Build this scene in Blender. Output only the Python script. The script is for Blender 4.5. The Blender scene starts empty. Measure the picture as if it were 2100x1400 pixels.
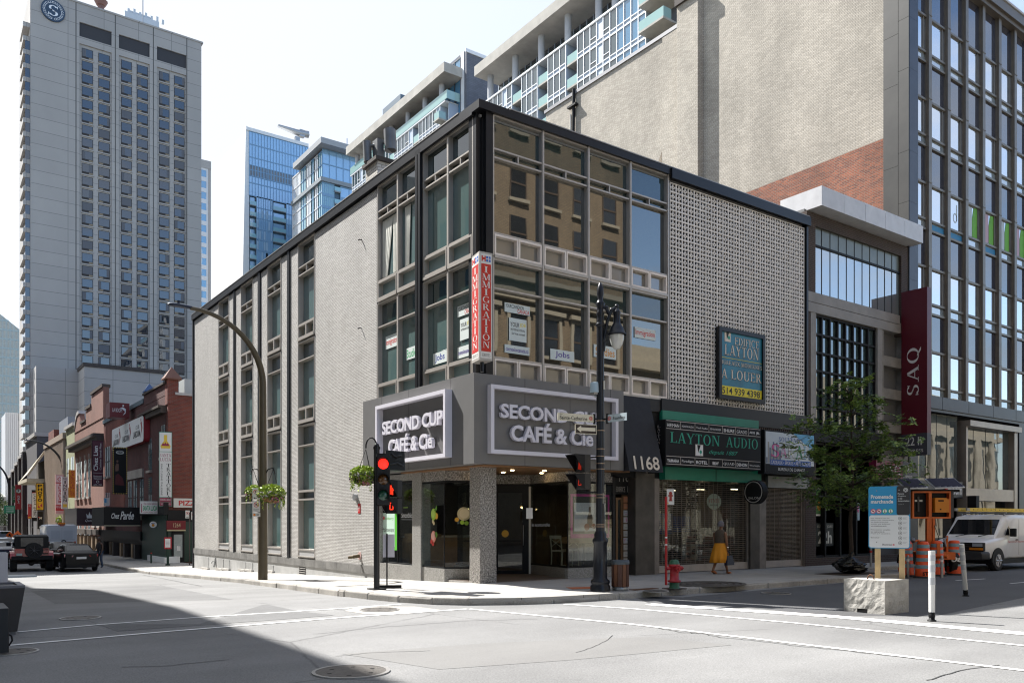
import bpy, bmesh, math, random
from math import sin, cos, pi, radians, sqrt, atan2
from mathutils import Vector, Matrix
S = bpy.context.scene
COL = S.collection
rnd = random.Random(7)
# ---------------------------------------------------------------- camera, sky, sun, exposure
FOC, PCX, HOR, CAMZ = 1689.0, 1050.0, 1067.0, 1.65
TH = atan2(2346.0, FOC)                      # angle between the view direction and the X axis
CF = (cos(TH), sin(TH)); CR = (sin(TH), -cos(TH))
cd = bpy.data.cameras.new('camera'); cam = bpy.data.objects.new('camera', cd); COL.objects.link(cam)
cam.location = (0, 0, CAMZ); cam.rotation_euler = (pi/2, 0, TH - pi/2)
cd.sensor_width = 36; cd.lens = 36*FOC/2100; cd.shift_y = (HOR-700)/2100; cd.clip_end = 3000; cd.clip_start = .1
S.camera = cam
SUN = Vector((-.40, 1.0, 1.27)).normalized()
SUN_EL = math.asin(SUN.z); SUN_AZ = atan2(SUN.x, SUN.y)
w = bpy.data.worlds.new('World'); S.world = w; w.use_nodes = True
nt = w.node_tree; nt.nodes.clear(); N = nt.nodes.new; L = nt.links.new
sky = N('ShaderNodeTexSky'); sky.sky_type = 'NISHITA'; sky.sun_disc = False
sky.sun_elevation = SUN_EL; sky.sun_rotation = SUN_AZ; sky.air_density = 1.0; sky.dust_density = .9; sky.ozone_density = 3.0
bg1 = N('ShaderNodeBackground'); bg1.inputs['Strength'].default_value = .15
bg2 = N('ShaderNodeBackground'); bg2.inputs['Color'].default_value = (.975, .99, 1, 1); bg2.inputs['Strength'].default_value = .44
tc = N('ShaderNodeTexCoord'); mp = N('ShaderNodeMapping'); mp.inputs['Scale'].default_value = (1.0, 1.0, 2.2)
nz = N('ShaderNodeTexNoise'); nz.inputs['Scale'].default_value = 2.1; nz.inputs['Detail'].default_value = 7; nz.inputs['Roughness'].default_value = .58
cr = N('ShaderNodeValToRGB'); cr.color_ramp.elements[0].position = .50; cr.color_ramp.elements[1].position = .74
dp = N('ShaderNodeVectorMath'); dp.operation = 'DOT_PRODUCT'; dp.inputs[1].default_value = SUN
mr = N('ShaderNodeMapRange'); mr.inputs['From Min'].default_value = .15; mr.inputs['From Max'].default_value = .8
mx = N('ShaderNodeMath'); mx.operation = 'MAXIMUM'
ms = N('ShaderNodeMixShader'); out = N('ShaderNodeOutputWorld')
L(tc.outputs['Generated'], mp.inputs['Vector']); L(mp.outputs[0], nz.inputs['Vector']); L(nz.outputs[0], cr.inputs[0])
L(tc.outputs['Generated'], dp.inputs[0]); L(dp.outputs['Value'], mr.inputs[0])
L(cr.outputs[0], mx.inputs[0]); L(mr.outputs[0], mx.inputs[1])
m8 = N('ShaderNodeMath'); m8.operation = 'MULTIPLY'; m8.inputs[1].default_value = .9; L(mx.outputs[0], m8.inputs[0])
L(sky.outputs[0], bg1.inputs['Color']); L(m8.outputs[0], ms.inputs[0]); L(bg1.outputs[0], ms.inputs[1]); L(bg2.outputs[0], ms.inputs[2])
L(ms.outputs[0], out.inputs[0])
sl = bpy.data.lights.new('sun', 'SUN'); sl.energy = 5.0; sl.angle = radians(.55); sl.color = (1, .975, .935)
so = bpy.data.objects.new('sun', sl); COL.objects.link(so); so.rotation_euler = (-SUN).to_track_quat('-Z', 'Y').to_euler(); so.location = (0, 0, 90)
S.view_settings.view_transform = 'Standard'; S.view_settings.look = 'None'; S.view_settings.exposure = 1.22; S.view_settings.gamma = 1
S.cycles.filter_width = 1.15; S.cycles.max_bounces = 6; S.cycles.diffuse_bounces = 3; S.cycles.glossy_bounces = 4; S.cycles.transparent_max_bounces = 12
S.cycles.caustics_reflective = False; S.cycles.caustics_refractive = False; S.cycles.sample_clamp_indirect = 6
# ---------------------------------------------------------------- survey: sight lines of the photograph onto the real planes
def ray(px):
    r = (px-PCX)/FOC
    return (CF[0]+CR[0]*r, CF[1]+CR[1]*r)
XB, YA = 11.94, 18.02                        # street facades of the corner building
def pA(px, py, Y=YA):
    d = ray(px); t = Y/d[1]
    return d[0]*t, CAMZ+(HOR-py)*t/FOC
def pB(px, py, X=XB):                        # returns u = -y, z
    d = ray(px); t = X/d[0]
    return -d[1]*t, CAMZ+(HOR-py)*t/FOC
def aX(px, Y=YA): return pA(px, 0, Y)[0]
def bU(px, X=XB): return pB(px, 0, X)[0]
def slope(y): return -.0334*max(0.0, min(y, 44)-18.0)-.006*max(0.0, min(y, 260)-44)
def ground(px, py, z0=0.0):                  # z0: 0 pavement, -.15 road
    d = ray(px); k = (HOR-py)/FOC
    t = 20.0
    for _ in range(60):
        z = z0+slope(d[1]*t); t2 = (z-CAMZ)/k; t = .5*t+.5*min(t2, 400) if t2 > 0 else 200
    return Vector((d[0]*t, d[1]*t, z0+slope(d[1]*t)))
# ---------------------------------------------------------------- materials
MATS = {}
def nodes(name):
    m = bpy.data.materials.new(name); m.use_nodes = True
    nt = m.node_tree; b = nt.nodes['Principled BSDF']; MATS[name] = m
    return m, nt, b
def c4(c): return (c[0], c[1], c[2], 1)
def M(name, col=(.5, .5, .5), rough=.6, metal=0, var=0, scale=3.0, bump=0, bscale=40, ior=1.5, emit=0, coat=0):
    if name in MATS: return MATS[name]
    m, nt, b = nodes(name); N = nt.nodes.new; L = nt.links.new
    b.inputs['Base Color'].default_value = c4(col); b.inputs['Roughness'].default_value = rough; b.inputs['Metallic'].default_value = metal
    b.inputs['IOR'].default_value = ior; b.inputs['Coat Weight'].default_value = coat
    if emit: b.inputs['Emission Color'].default_value = c4(col); b.inputs['Emission Strength'].default_value = emit
    if var or bump:
        tc = N('ShaderNodeTexCoord')
    if var:
        n = N('ShaderNodeTexNoise'); n.inputs['Scale'].default_value = scale; n.inputs['Detail'].default_value = 6; n.inputs['Roughness'].default_value = .6
        L(tc.outputs['Object'], n.inputs['Vector'])
        r = N('ShaderNodeMapRange'); r.inputs['From Min'].default_value = .25; r.inputs['From Max'].default_value = .75
        r.inputs['To Min'].default_value = 1-var; r.inputs['To Max'].default_value = 1+var; L(n.outputs[0], r.inputs[0])
        x = N('ShaderNodeMix'); x.data_type = 'RGBA'; x.blend_type = 'MULTIPLY'; x.inputs[0].default_value = 1
        x.inputs[6].default_value = c4(col); L(r.outputs[0], x.inputs[7]); L(x.outputs[2], b.inputs['Base Color'])
    if bump:
        n2 = N('ShaderNodeTexNoise'); n2.inputs['Scale'].default_value = bscale; n2.inputs['Detail'].default_value = 4
        L(tc.outputs['Object'], n2.inputs['Vector'])
        bu = N('ShaderNodeBump'); bu.inputs['Strength'].default_value = bump; bu.inputs['Distance'].default_value = .02
        L(n2.outputs[0], bu.inputs['Height']); L(bu.outputs[0], b.inputs['Normal'])
    return m
def wall_uv(nt):                              # u = x+y, v = z : true lengths on walls along either street
    N = nt.nodes.new; L = nt.links.new
    tc = N('ShaderNodeTexCoord'); sp = N('ShaderNodeSeparateXYZ'); L(tc.outputs['Object'], sp.inputs[0])
    ad = N('ShaderNodeMath'); ad.operation = 'ADD'; L(sp.outputs[0], ad.inputs[0]); L(sp.outputs[1], ad.inputs[1])
    cb = N('ShaderNodeCombineXYZ'); L(ad.outputs[0], cb.inputs[0]); L(sp.outputs[2], cb.inputs[1])
    return tc, cb
def brick(name, c1, c2, mort, bw=.22, bh=.075, ms=.012, bump=.5, var=.18, rough=.85, off=.5, vscale=.5):
    if name in MATS: return MATS[name]
    m, nt, b = nodes(name); N = nt.nodes.new; L = nt.links.new
    tc, cb = wall_uv(nt)
    t = N('ShaderNodeTexBrick'); t.inputs['Color1'].default_value = c4(c1); t.inputs['Color2'].default_value = c4(c2); t.inputs['Mortar'].default_value = c4(mort)
    t.inputs['Scale'].default_value = 1; t.inputs['Brick Width'].default_value = bw; t.inputs['Row Height'].default_value = bh
    t.inputs['Mortar Size'].default_value = ms; t.inputs['Mortar Smooth'].default_value = .2; t.offset = off
    L(cb.outputs[0], t.inputs['Vector'])
    n = N('ShaderNodeTexNoise'); n.inputs['Scale'].default_value = vscale; n.inputs['Detail'].default_value = 8; n.inputs['Roughness'].default_value = .65
    mp = N('ShaderNodeMapping'); mp.inputs['Scale'].default_value = (1, 1, .6); L(tc.outputs['Object'], mp.inputs[0]); L(mp.outputs[0], n.inputs['Vector'])
    r = N('ShaderNodeMapRange'); r.inputs['From Min'].default_value = .3; r.inputs['From Max'].default_value = .7
    r.inputs['To Min'].default_value = 1-var; r.inputs['To Max'].default_value = 1+var; L(n.outputs[0], r.inputs[0])
    x = N('ShaderNodeMix'); x.data_type = 'RGBA'; x.blend_type = 'MULTIPLY'; x.inputs[0].default_value = 1
    L(t.outputs[0], x.inputs[6]); L(r.outputs[0], x.inputs[7]); L(x.outputs[2], b.inputs['Base Color'])
    b.inputs['Roughness'].default_value = rough
    if bump:
        bu = N('ShaderNodeBump'); bu.inputs['Strength'].default_value = bump; bu.inputs['Distance'].default_value = .01; bu.invert = True
        L(t.outputs['Fac'], bu.inputs['Height']); L(bu.outputs[0], b.inputs['Normal'])
    return m
def glass(name, col=(.02, .03, .03), ior=2.4, rough=.015, wav=.06, wscale=1.2, tint=None):
    if name in MATS: return MATS[name]
    m, nt, b = nodes(name); N = nt.nodes.new; L = nt.links.new
    b.inputs['Base Color'].default_value = c4(col); b.inputs['Roughness'].default_value = rough; b.inputs['IOR'].default_value = ior
    if tint: b.inputs['Specular Tint'].default_value = c4(tint)
    tc = N('ShaderNodeTexCoord'); n = N('ShaderNodeTexNoise'); n.inputs['Scale'].default_value = wscale; n.inputs['Detail'].default_value = 1
    L(tc.outputs['Object'], n.inputs['Vector'])
    bu = N('ShaderNodeBump'); bu.inputs['Strength'].default_value = wav; bu.inputs['Distance'].default_value = .05
    L(n.outputs[0], bu.inputs['Height']); L(bu.outputs[0], b.inputs['Normal'])
    return m
def clear(name, refl=.16, tint=(.75, .8, .8)):
    if name in MATS: return MATS[name]
    m, nt, b = nodes(name); N = nt.nodes.new; L = nt.links.new
    tr = N('ShaderNodeBsdfTransparent'); tr.inputs[0].default_value = c4(tint)
    gl = N('ShaderNodeBsdfGlossy'); gl.inputs['Roughness'].default_value = .01
    fr = N('ShaderNodeLayerWeight'); fr.inputs[0].default_value = .35
    ad = N('ShaderNodeMath'); ad.operation = 'MULTIPLY_ADD'; ad.inputs[1].default_value = .2; ad.inputs[2].default_value = refl; ad.use_clamp = True
    L(fr.outputs['Fresnel'], ad.inputs[0])
    mi = N('ShaderNodeMixShader'); L(ad.outputs[0], mi.inputs[0]); L(tr.outputs[0], mi.inputs[1]); L(gl.outputs[0], mi.inputs[2])
    L(mi.outputs[0], nt.nodes['Material Output'].inputs[0])
    return m
def granite(name, c1, c2, c3, sc=24, rough=.55):
    if name in MATS: return MATS[name]
    m, nt, b = nodes(name); N = nt.nodes.new; L = nt.links.new
    tc = N('ShaderNodeTexCoord'); n = N('ShaderNodeTexNoise'); n.inputs['Scale'].default_value = sc; n.inputs['Detail'].default_value = 3; n.inputs['Roughness'].default_value = .8
    L(tc.outputs['Object'], n.inputs['Vector'])
    n3 = N('ShaderNodeTexNoise'); n3.inputs['Scale'].default_value = 1.6; n3.inputs['Detail'].default_value = 4; L(tc.outputs['Object'], n3.inputs['Vector'])
    r = N('ShaderNodeValToRGB'); e = r.color_ramp.elements; e[0].position = .36; e[0].color = c4(c1); e[1].position = .62; e[1].color = c4(c3)
    k = e.new(.49); k.color = c4(c2); L(n.outputs[0], r.inputs[0])
    rr = N('ShaderNodeMapRange'); rr.inputs['To Min'].default_value = .75; rr.inputs['To Max'].default_value = 1.25; L(n3.outputs[0], rr.inputs[0])
    x = N('ShaderNodeMix'); x.data_type = 'RGBA'; x.blend_type = 'MULTIPLY'; x.inputs[0].default_value = 1; L(r.outputs[0], x.inputs[6]); L(rr.outputs[0], x.inputs[7])
    L(x.outputs[2], b.inputs['Base Color']); b.inputs['Roughness'].default_value = rough
    return m
def paving(name, col, speck=.25, sc=60, big=.2, crack=0, joints=0, rough=.9, bsc=.22, warm=(1, 1, 1)):
    if name in MATS: return MATS[name]
    m, nt, b = nodes(name); N = nt.nodes.new; L = nt.links.new
    tc = N('ShaderNodeTexCoord')
    def noise(s, d, r=.6):
        n = N('ShaderNodeTexNoise'); n.inputs['Scale'].default_value = s; n.inputs['Detail'].default_value = d; n.inputs['Roughness'].default_value = r
        L(tc.outputs['Object'], n.inputs['Vector']); return n
    def rng(src, a, bb, lo=.3, hi=.7):
        r = N('ShaderNodeMapRange'); r.inputs['From Min'].default_value = lo; r.inputs['From Max'].default_value = hi
        r.inputs['To Min'].default_value = a; r.inputs['To Max'].default_value = bb; L(src, r.inputs[0]); return r.outputs[0]
    def mul(a, bb):
        x = N('ShaderNodeMath'); x.operation = 'MULTIPLY'; L(a, x.inputs[0]); L(bb, x.inputs[1]); return x.outputs[0]
    f = mul(rng(noise(sc, 3, .8).outputs[0], 1-speck, 1+speck), rng(noise(bsc, 9, .62).outputs[0], 1-big, 1+big))
    mp = N('ShaderNodeMapping'); mp.inputs['Scale'].default_value = (.12, 1.1, 1); L(tc.outputs['Object'], mp.inputs[0])
    n4 = N('ShaderNodeTexNoise'); n4.inputs['Scale'].default_value = .8; n4.inputs['Detail'].default_value = 5; L(mp.outputs[0], n4.inputs['Vector'])
    f = mul(f, rng(n4.outputs[0], 1-big*.6, 1+big*.6))
    if crack:
        v = N('ShaderNodeTexVoronoi'); v.feature = 'DISTANCE_TO_EDGE'; v.inputs['Scale'].default_value = .22
        ds = N('ShaderNodeMix'); ds.data_type = 'RGBA'; ds.inputs[0].default_value = .12
        L(tc.outputs['Object'], ds.inputs[6]); L(noise(1.7, 6, .7).outputs['Color'], ds.inputs[7]); L(ds.outputs[2], v.inputs['Vector'])
        k = rng(v.outputs['Distance'], 1-crack, 1, .0, .006)
        gate = rng(noise(.35, 2).outputs[0], 0, 1, .5, .56)
        mm = N('ShaderNodeMix'); mm.data_type = 'FLOAT'; mm.inputs[2].default_value = 1; L(gate, mm.inputs[0]); L(k, mm.inputs[3])
        f = mul(f, mm.outputs[0])
    if joints:
        t = N('ShaderNodeTexBrick'); t.inputs['Color1'].default_value = (1, 1, 1, 1); t.inputs['Color2'].default_value = (.9, .9, .9, 1); t.inputs['Mortar'].default_value = (.45, .43, .4, 1)
        t.inputs['Scale'].default_value = 1; t.inputs['Brick Width'].default_value = joints; t.inputs['Row Height'].default_value = joints; t.inputs['Mortar Size'].default_value = .012; t.offset = 0
        L(tc.outputs['Object'], t.inputs['Vector']); f = mul(f, t.outputs[0])
    x = N('ShaderNodeMix'); x.data_type = 'RGBA'; x.blend_type = 'MULTIPLY'; x.inputs[0].default_value = 1; x.inputs[6].default_value = c4(col); L(f, x.inputs[7])
    L(x.outputs[2], b.inputs['Base Color']); b.inputs['Roughness'].default_value = rough
    bu = N('ShaderNodeBump'); bu.inputs['Strength'].default_value = .35; bu.inputs['Distance'].default_value = .01; L(noise(sc*1.3, 2).outputs[0], bu.inputs['Height']); L(bu.outputs[0], b.inputs['Normal'])
    return m
# ---------------------------------------------------------------- mesh building
class Fr:                                     # local (u along, v up, w out) -> world
    def __init__(s, o, u, v, n): s.o, s.u, s.v, s.n = Vector(o), Vector(u), Vector(v), Vector(n)
    def __call__(s, p): return s.o+s.u*p[0]+s.v*p[1]+s.n*p[2]
def FA(Y=YA): return Fr((0, Y, 0), (1, 0, 0), (0, 0, 1), (0, -1, 0))
def FB(X=XB): return Fr((X, 0, 0), (0, -1, 0), (0, 0, 1), (-1, 0, 0))
def FY(o, ang):                               # upright frame facing direction ang-90deg, u along ang
    return Fr(o, (cos(ang), sin(ang), 0), (0, 0, 1), (sin(ang), -cos(ang), 0))
_txt = {}
def text_geo(s, bold=0.0, ext=0.0, shear=0.0):
    k = (s, bold, ext, shear)
    if k not in _txt:
        c = bpy.data.curves.new('t', 'FONT'); c.body = s; c.size = 1; c.offset = bold; c.extrude = ext; c.resolution_u = 3; c.shear = shear
        o = bpy.data.objects.new('t', c); me = bpy.data.meshes.new_from_object(o)
        v = [tuple(x.co) for x in me.vertices]; f = [tuple(p.vertices) for p in me.polygons]
        bpy.data.objects.remove(o); bpy.data.curves.remove(c); bpy.data.meshes.remove(me)
        _txt[k] = (v, f)
    return _txt[k]
def arc(cx, cy, rx, ry, a0, a1, tx, ty, n=10):     # modulated ring piece as quads
    q = []
    for i in range(n):
        A, B = radians(a0+(a1-a0)*i/n), radians(a0+(a1-a0)*(i+1)/n)
        q.append([(cx+rx*cos(A), cy+ry*sin(A)), (cx+rx*cos(B), cy+ry*sin(B)), (cx+(rx-tx)*cos(B), cy+(ry-ty)*sin(B)), (cx+(rx-tx)*cos(A), cy+(ry-ty)*sin(A))])
    return q
def bar(x0, y0, x1, y1, t): return [[(x0-t/2, y0), (x0+t/2, y0), (x1+t/2, y1), (x1-t/2, y1)]]
def hb(x0, x1, y, t=.055): return [[(x0, y-t/2), (x1, y-t/2), (x1, y+t/2), (x0, y+t/2)]]
def sf(x, y, w=.3): return hb(x-w/2, x+w/2, y+(.025 if y < .5 else -.025), .05)
def stem(x, t=.14, y0=0, y1=1, s=3):
    q = bar(x, y0, x, y1, t)
    if s & 1: q += sf(x, 0)
    if s & 2: q += sf(x, 1)
    return q
SER = {
 'A': (.8, lambda: bar(.1, 0, .38, 1, .06)+bar(.68, 0, .4, 1, .15)+hb(.2, .58, .33)+sf(.1, 0, .24)+sf(.68, 0, .28)),
 'B': (.68, lambda: stem(.16)+arc(.3, .75, .27, .25, -90, 90, .13, .05)+arc(.3, .27, .32, .27, -90, 90, .14, .05)+hb(.1, .32, .975)+hb(.1, .32, .025)+hb(.1, .32, .52)),
 'C': (.78, lambda: arc(.42, .5, .38, .52, 45, 315, .14, .05, 18)+bar(.7, .7, .7, 1, .05)),
 'D': (.8, lambda: stem(.16)+arc(.3, .5, .44, .5, -90, 90, .15, .055, 16)+hb(.1, .32, .97)+hb(.1, .32, .03)),
 'E': (.66, lambda: stem(.16)+hb(.1, .6, .97)+hb(.1, .62, .03)+hb(.1, .48, .52)+bar(.6, .8, .6, 1, .05)+bar(.62, 0, .62, .22, .05)+bar(.48, .43, .48, .61, .045)),
 'F': (.62, lambda: stem(.16)+hb(.1, .58, .97)+hb(.1, .46, .5)+bar(.58, .8, .58, 1, .05)+bar(.46, .41, .46, .59, .045)),
 'G': (.82, lambda: arc(.42, .5, .38, .52, 45, 330, .14, .05, 18)+stem(.7, .13, 0, .42, 0)+hb(.56, .82, .42, .05)+bar(.7, .75, .7, 1, .05)),
 'H': (.84, lambda: stem(.16)+stem(.68)+hb(.16, .68, .5)),
 'I': (.34, lambda: stem(.17)),
 'L': (.64, lambda: stem(.16)+hb(.1, .6, .03)+bar(.6, 0, .6, .24, .05)),
 'M': (1.0, lambda: bar(.12, 0, .14, 1, .06)+bar(.2, 1, .48, 0, .14)+bar(.8, 1, .5, 0, .06)+stem(.84)+sf(.12, 0, .24)+sf(.12, 1, .2)),
 'N': (.84, lambda: bar(.12, 0, .12, 1, .06)+bar(.18, 1, .7, 0, .15)+bar(.72, 0, .72, 1, .06)+sf(.12, 0, .26)+sf(.1, 1, .2)+sf(.72, 1, .26)),
 'O': (.84, lambda: arc(.42, .5, .38, .52, 0, 360, .14, .05, 24)),
 'P': (.64, lambda: stem(.16)+arc(.3, .73, .28, .27, -90, 90, .13, .05)+hb(.1, .32, .975)+hb(.1, .32, .485)),
 'Q': (.84, lambda: arc(.42, .5, .38, .52, 0, 360, .14, .05, 24)+bar(.42, .12, .74, -.2, .15)),
 'R': (.76, lambda: stem(.16)+arc(.3, .75, .27, .25, -90, 90, .13, .05)+hb(.1, .32, .975)+hb(.1, .34, .52)+bar(.38, .5, .66, 0, .15)+sf(.68, 0, .2)),
 'S': (.62, lambda: arc(.3, .745, .23, .265, 20, 250, .12, .06, 14)+arc(.3, .25, .25, .26, -160, 70, .13, .06, 14)+bar(.16, .6, .42, .4, .14)+bar(.52, .74, .52, .98, .04)+bar(.06, .02, .06, .26, .04)),
 'T': (.7, lambda: stem(.35, s=1)+hb(.05, .65, .97)+bar(.06, .78, .06, 1, .05)+bar(.64, .78, .64, 1, .05)),
 'U': (.82, lambda: stem(.16, y0=.3, s=2)+stem(.68, .06, y0=.3, s=2)+arc(.4, .3, .31, .32, 180, 360, .13, .06)),
 'V': (.8, lambda: bar(.12, 1, .4, 0, .15)+bar(.7, 1, .42, 0, .06)+sf(.12, 1)+sf(.7, 1, .24)),
 'X': (.78, lambda: bar(.12, 1, .66, 0, .15)+bar(.64, 1, .12, 0, .06)+sf(.12, 1, .26)+sf(.64, 1, .24)+sf(.12, 0, .24)+sf(.66, 0, .26)),
 'Y': (.78, lambda: bar(.1, 1, .38, .45, .15)+bar(.68, 1, .4, .45, .06)+stem(.39, y1=.5, s=1)+sf(.1, 1, .26)+sf(.68, 1, .24)),
}
def serif_geo(s, gap=.08):
    v, f, x = [], [], 0.0
    for ch in s:
        if ch == ' ': x += .42; continue
        wd, fn = SER[ch]
        for q in fn():
            i = len(v); v += [(a+x, b, 0) for a, b in q]; f.append((i, i+1, i+2, i+3))
        x += wd+gap
    return v, f
class MB:
    def __init__(s, fr=None): s.v, s.f, s.m, s.s, s.fr = [], [], [], [], fr
    def add(s, vs, fs, m=0, smooth=False):
        i = len(s.v); fr = s.fr
        s.v += [Vector(p) if fr is None else fr(p) for p in vs]
        for f in fs: s.f.append([i+k for k in f]); s.m.append(m); s.s.append(smooth)
        return s
    def box(s, a0, a1, b0, b1, c0, c1, m=0):
        a0, a1 = min(a0, a1), max(a0, a1); b0, b1 = min(b0, b1), max(b0, b1); c0, c1 = min(c0, c1), max(c0, c1)
        v = [(a, b, c) for c in (c0, c1) for b in (b0, b1) for a in (a0, a1)]
        return s.add(v, [(0, 2, 3, 1), (4, 5, 7, 6), (0, 1, 5, 4), (2, 6, 7, 3), (0, 4, 6, 2), (1, 3, 7, 5)], m)
    def hexa(s, bot, top, m=0):               # 4 points + 4 points
        return s.add(list(bot)+list(top), [(3, 2, 1, 0), (4, 5, 6, 7), (0, 1, 5, 4), (1, 2, 6, 5), (2, 3, 7, 6), (3, 0, 4, 7)], m)
    def face(s, pts, m=0): return s.add(pts, [tuple(range(len(pts)))], m)
    def prism(s, pts, c0, c1, m=0, ax=2, smooth=False):   # outline in two axes, thick along the third
        def p3(p, c): return (p[0], p[1], c) if ax == 2 else ((p[0], c, p[1]) if ax == 1 else (c, p[0], p[1]))
        n = len(pts); v = [p3(p, c0) for p in pts]+[p3(p, c1) for p in pts]
        s.add(v, [tuple(range(n))[::-1], tuple(range(n, 2*n))], m)
        return s.add(v, [(i, (i+1) % n, n+(i+1) % n, n+i) for i in range(n)], m, smooth)
    def cyl(s, p0, p1, r0, r1=None, n=12, m=0, caps=True, smooth=True):
        return s.tube([p0, p1], [r0, r0 if r1 is None else r1], n, m, caps, smooth)
    def tube(s, pts, r, n=8, m=0, caps=True, smooth=True):
        P = [Vector(p) for p in pts]; R = r if isinstance(r, (list, tuple)) else [r]*len(P)
        v, f = [], []; up = None
        for i, p in enumerate(P):
            d = (P[min(i+1, len(P)-1)]-P[max(i-1, 0)]).normalized()
            if up is None: up = Vector((0, 0, 1)) if abs(d.z) < .9 else Vector((1, 0, 0))
            a = d.cross(up); a = a.normalized() if a.length > 1e-6 else Vector((1, 0, 0)); b = a.cross(d)
            up = b
            for k in range(n):
                t = 2*pi*k/n; v.append(p+a*(R[i]*cos(t))+b*(R[i]*sin(t)))
        for i in range(len(P)-1):
            for k in range(n): f.append((i*n+k, i*n+(k+1) % n, (i+1)*n+(k+1) % n, (i+1)*n+k))
        s.add(v, f, m, smooth)
        if caps: s.add(v, [tuple(range(n))[::-1], tuple(range((len(P)-1)*n, len(P)*n))], m)
        return s
    def lathe(s, c, prof, n=16, m=0, ax=2, smooth=True, caps=True):
        v, f = [], []
        for r, h in prof:
            for k in range(n):
                t = 2*pi*k/n; p = [r*cos(t), r*sin(t)]; p.insert(ax, h)
                v.append((c[0]+p[0], c[1]+p[1], c[2]+p[2]))
        for i in range(len(prof)-1):
            for k in range(n): f.append((i*n+k, i*n+(k+1) % n, (i+1)*n+(k+1) % n, (i+1)*n+k))
        s.add(v, f, m, smooth)
        if caps: s.add(v, [tuple(range(n))[::-1], tuple(range((len(prof)-1)*n, len(prof)*n))], m)
        return s
    def ball(s, c, rx, ry=None, rz=None, n=12, m=0, ax=2):
        ry = rx if ry is None else ry; rz = rx if rz is None else rz
        v, f = [], []; k = n//2
        for i in range(k+1):
            a = -pi/2+pi*i/k
            for j in range(n):
                b = 2*pi*j/n; v.append((c[0]+rx*cos(a)*cos(b), c[1]+ry*cos(a)*sin(b), c[2]+rz*sin(a)))
        for i in range(k):
            for j in range(n): f.append((i*n+j, i*n+(j+1) % n, (i+1)*n+(j+1) % n, (i+1)*n+j))
        return s.add(v, f, m, True)
    def loft(s, secs, m=0, smooth=True, caps=True):
        n = len(secs[0]); v = [p for q in secs for p in q]; f = []
        for i in range(len(secs)-1):
            for k in range(n): f.append((i*n+k, i*n+(k+1) % n, (i+1)*n+(k+1) % n, (i+1)*n+k))
        s.add(v, f, m, smooth)
        if caps: s.add(v, [tuple(range(n))[::-1], tuple(range((len(secs)-1)*n, len(secs)*n))], m)
        return s
    def text(s, t, u0, u1, v0, v1, w=0.0, m=0, bold=0.0, font='sans', ext=0.0, shear=0.0, rot=0, keep=False):
        # fitted in the rectangle; rot=1: reads bottom to top, rot=-1: top to bottom
        v, f = serif_geo(t) if font == 'serif' else text_geo(t, bold, .5 if ext else 0, shear)
        if not v: return s
        x0 = min(p[0] for p in v); x1 = max(p[0] for p in v); y0 = min(p[1] for p in v); y1 = max(p[1] for p in v)
        o = []
        for p in v:
            a, b = (p[0]-x0)/(x1-x0), (p[1]-y0)/(y1-y0)
            c = w+(p[2]+.5)*ext if ext else w
            if rot == 1: a, b = 1-b, a
            elif rot == -1: a, b = b, 1-a
            o.append((u0+(u1-u0)*a, v0+(v1-v0)*b, c))
        return s.add(o, f, m)
    def ring(s, u, v, r0, r1, w0, w1, m=0, n=24, ru=1.0):
        o = [(u+ru*r1*cos(2*pi*k/n), v+r1*sin(2*pi*k/n)) for k in range(n)]; i = [(u+ru*r0*cos(2*pi*k/n), v+r0*sin(2*pi*k/n)) for k in range(n)]
        V = [(a, b, w1) for a, b in o]+[(a, b, w1) for a, b in i]+[(a, b, w0) for a, b in o]+[(a, b, w0) for a, b in i]
        F = []
        for k in range(n):
            j = (k+1) % n; F += [(k, j, n+j, n+k), (k, 2*n+k, 2*n+j, j), (n+k, n+j, 3*n+j, 3*n+k)]
        return s.add(V, F, m)
    def disc(s, u, v, r, w0, w1, m=0, n=24, ru=1.0):
        return s.prism([(u+ru*r*cos(2*pi*k/n), v+r*sin(2*pi*k/n)) for k in range(n)], w0, w1, m)
    def build(s, name, mats, parent=None, label=None, cat=None, group=None, kind=None, loc=None, bevel=0):
        me = bpy.data.meshes.new(name)
        off = Vector((0, 0, 0)); p = parent
        while p is not None: off += p.location; p = p.parent
        if loc is not None: off = Vector(loc)
        me.from_pydata([tuple(v-off) for v in s.v], [], s.f)
        if not isinstance(mats, (list, tuple)): mats = [mats]
        for m in mats: me.materials.append(m)
        me.polygons.foreach_set('material_index', s.m); me.polygons.foreach_set('use_smooth', s.s)
        me.update()
        o = bpy.data.objects.new(name, me); COL.objects.link(o)
        if parent is not None: o.parent = parent
        if loc is not None: o.location = off
        if bevel:
            md = o.modifiers.new('bevel', 'BEVEL'); md.width = bevel; md.segments = 2; md.limit_method = 'ANGLE'
        return tag(o, label, cat, group, kind)
def tag(o, label=None, cat=None, group=None, kind=None):
    if label: o['label'] = label
    if cat: o['category'] = cat
    if group: o['group'] = group
    if kind: o['kind'] = kind
    return o
def thing(name, label, cat, loc=(0, 0, 0), group=None, rz=0):
    o = bpy.data.objects.new(name, None); COL.objects.link(o); o.location = loc; o.rotation_euler = (0, 0, rz); o.empty_display_size = .3
    return tag(o, label, cat, group)
def each(fr, boxes, name, mat, parent):
    for b_ in boxes: MB(fr).box(*b_).build(name, mat, parent)
def kids(o): return list(o.children)
def copy_tree(o, parent=None):
    c = o.copy(); COL.objects.link(c)
    if parent is not None: c.parent = parent
    for ch in kids(o): copy_tree(ch, c)
    return c
def put(o, loc, rz=0, label=None):
    o.location = loc; o.rotation_euler = (0, 0, rz)
    if label: o['label'] = label
    return o
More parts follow.
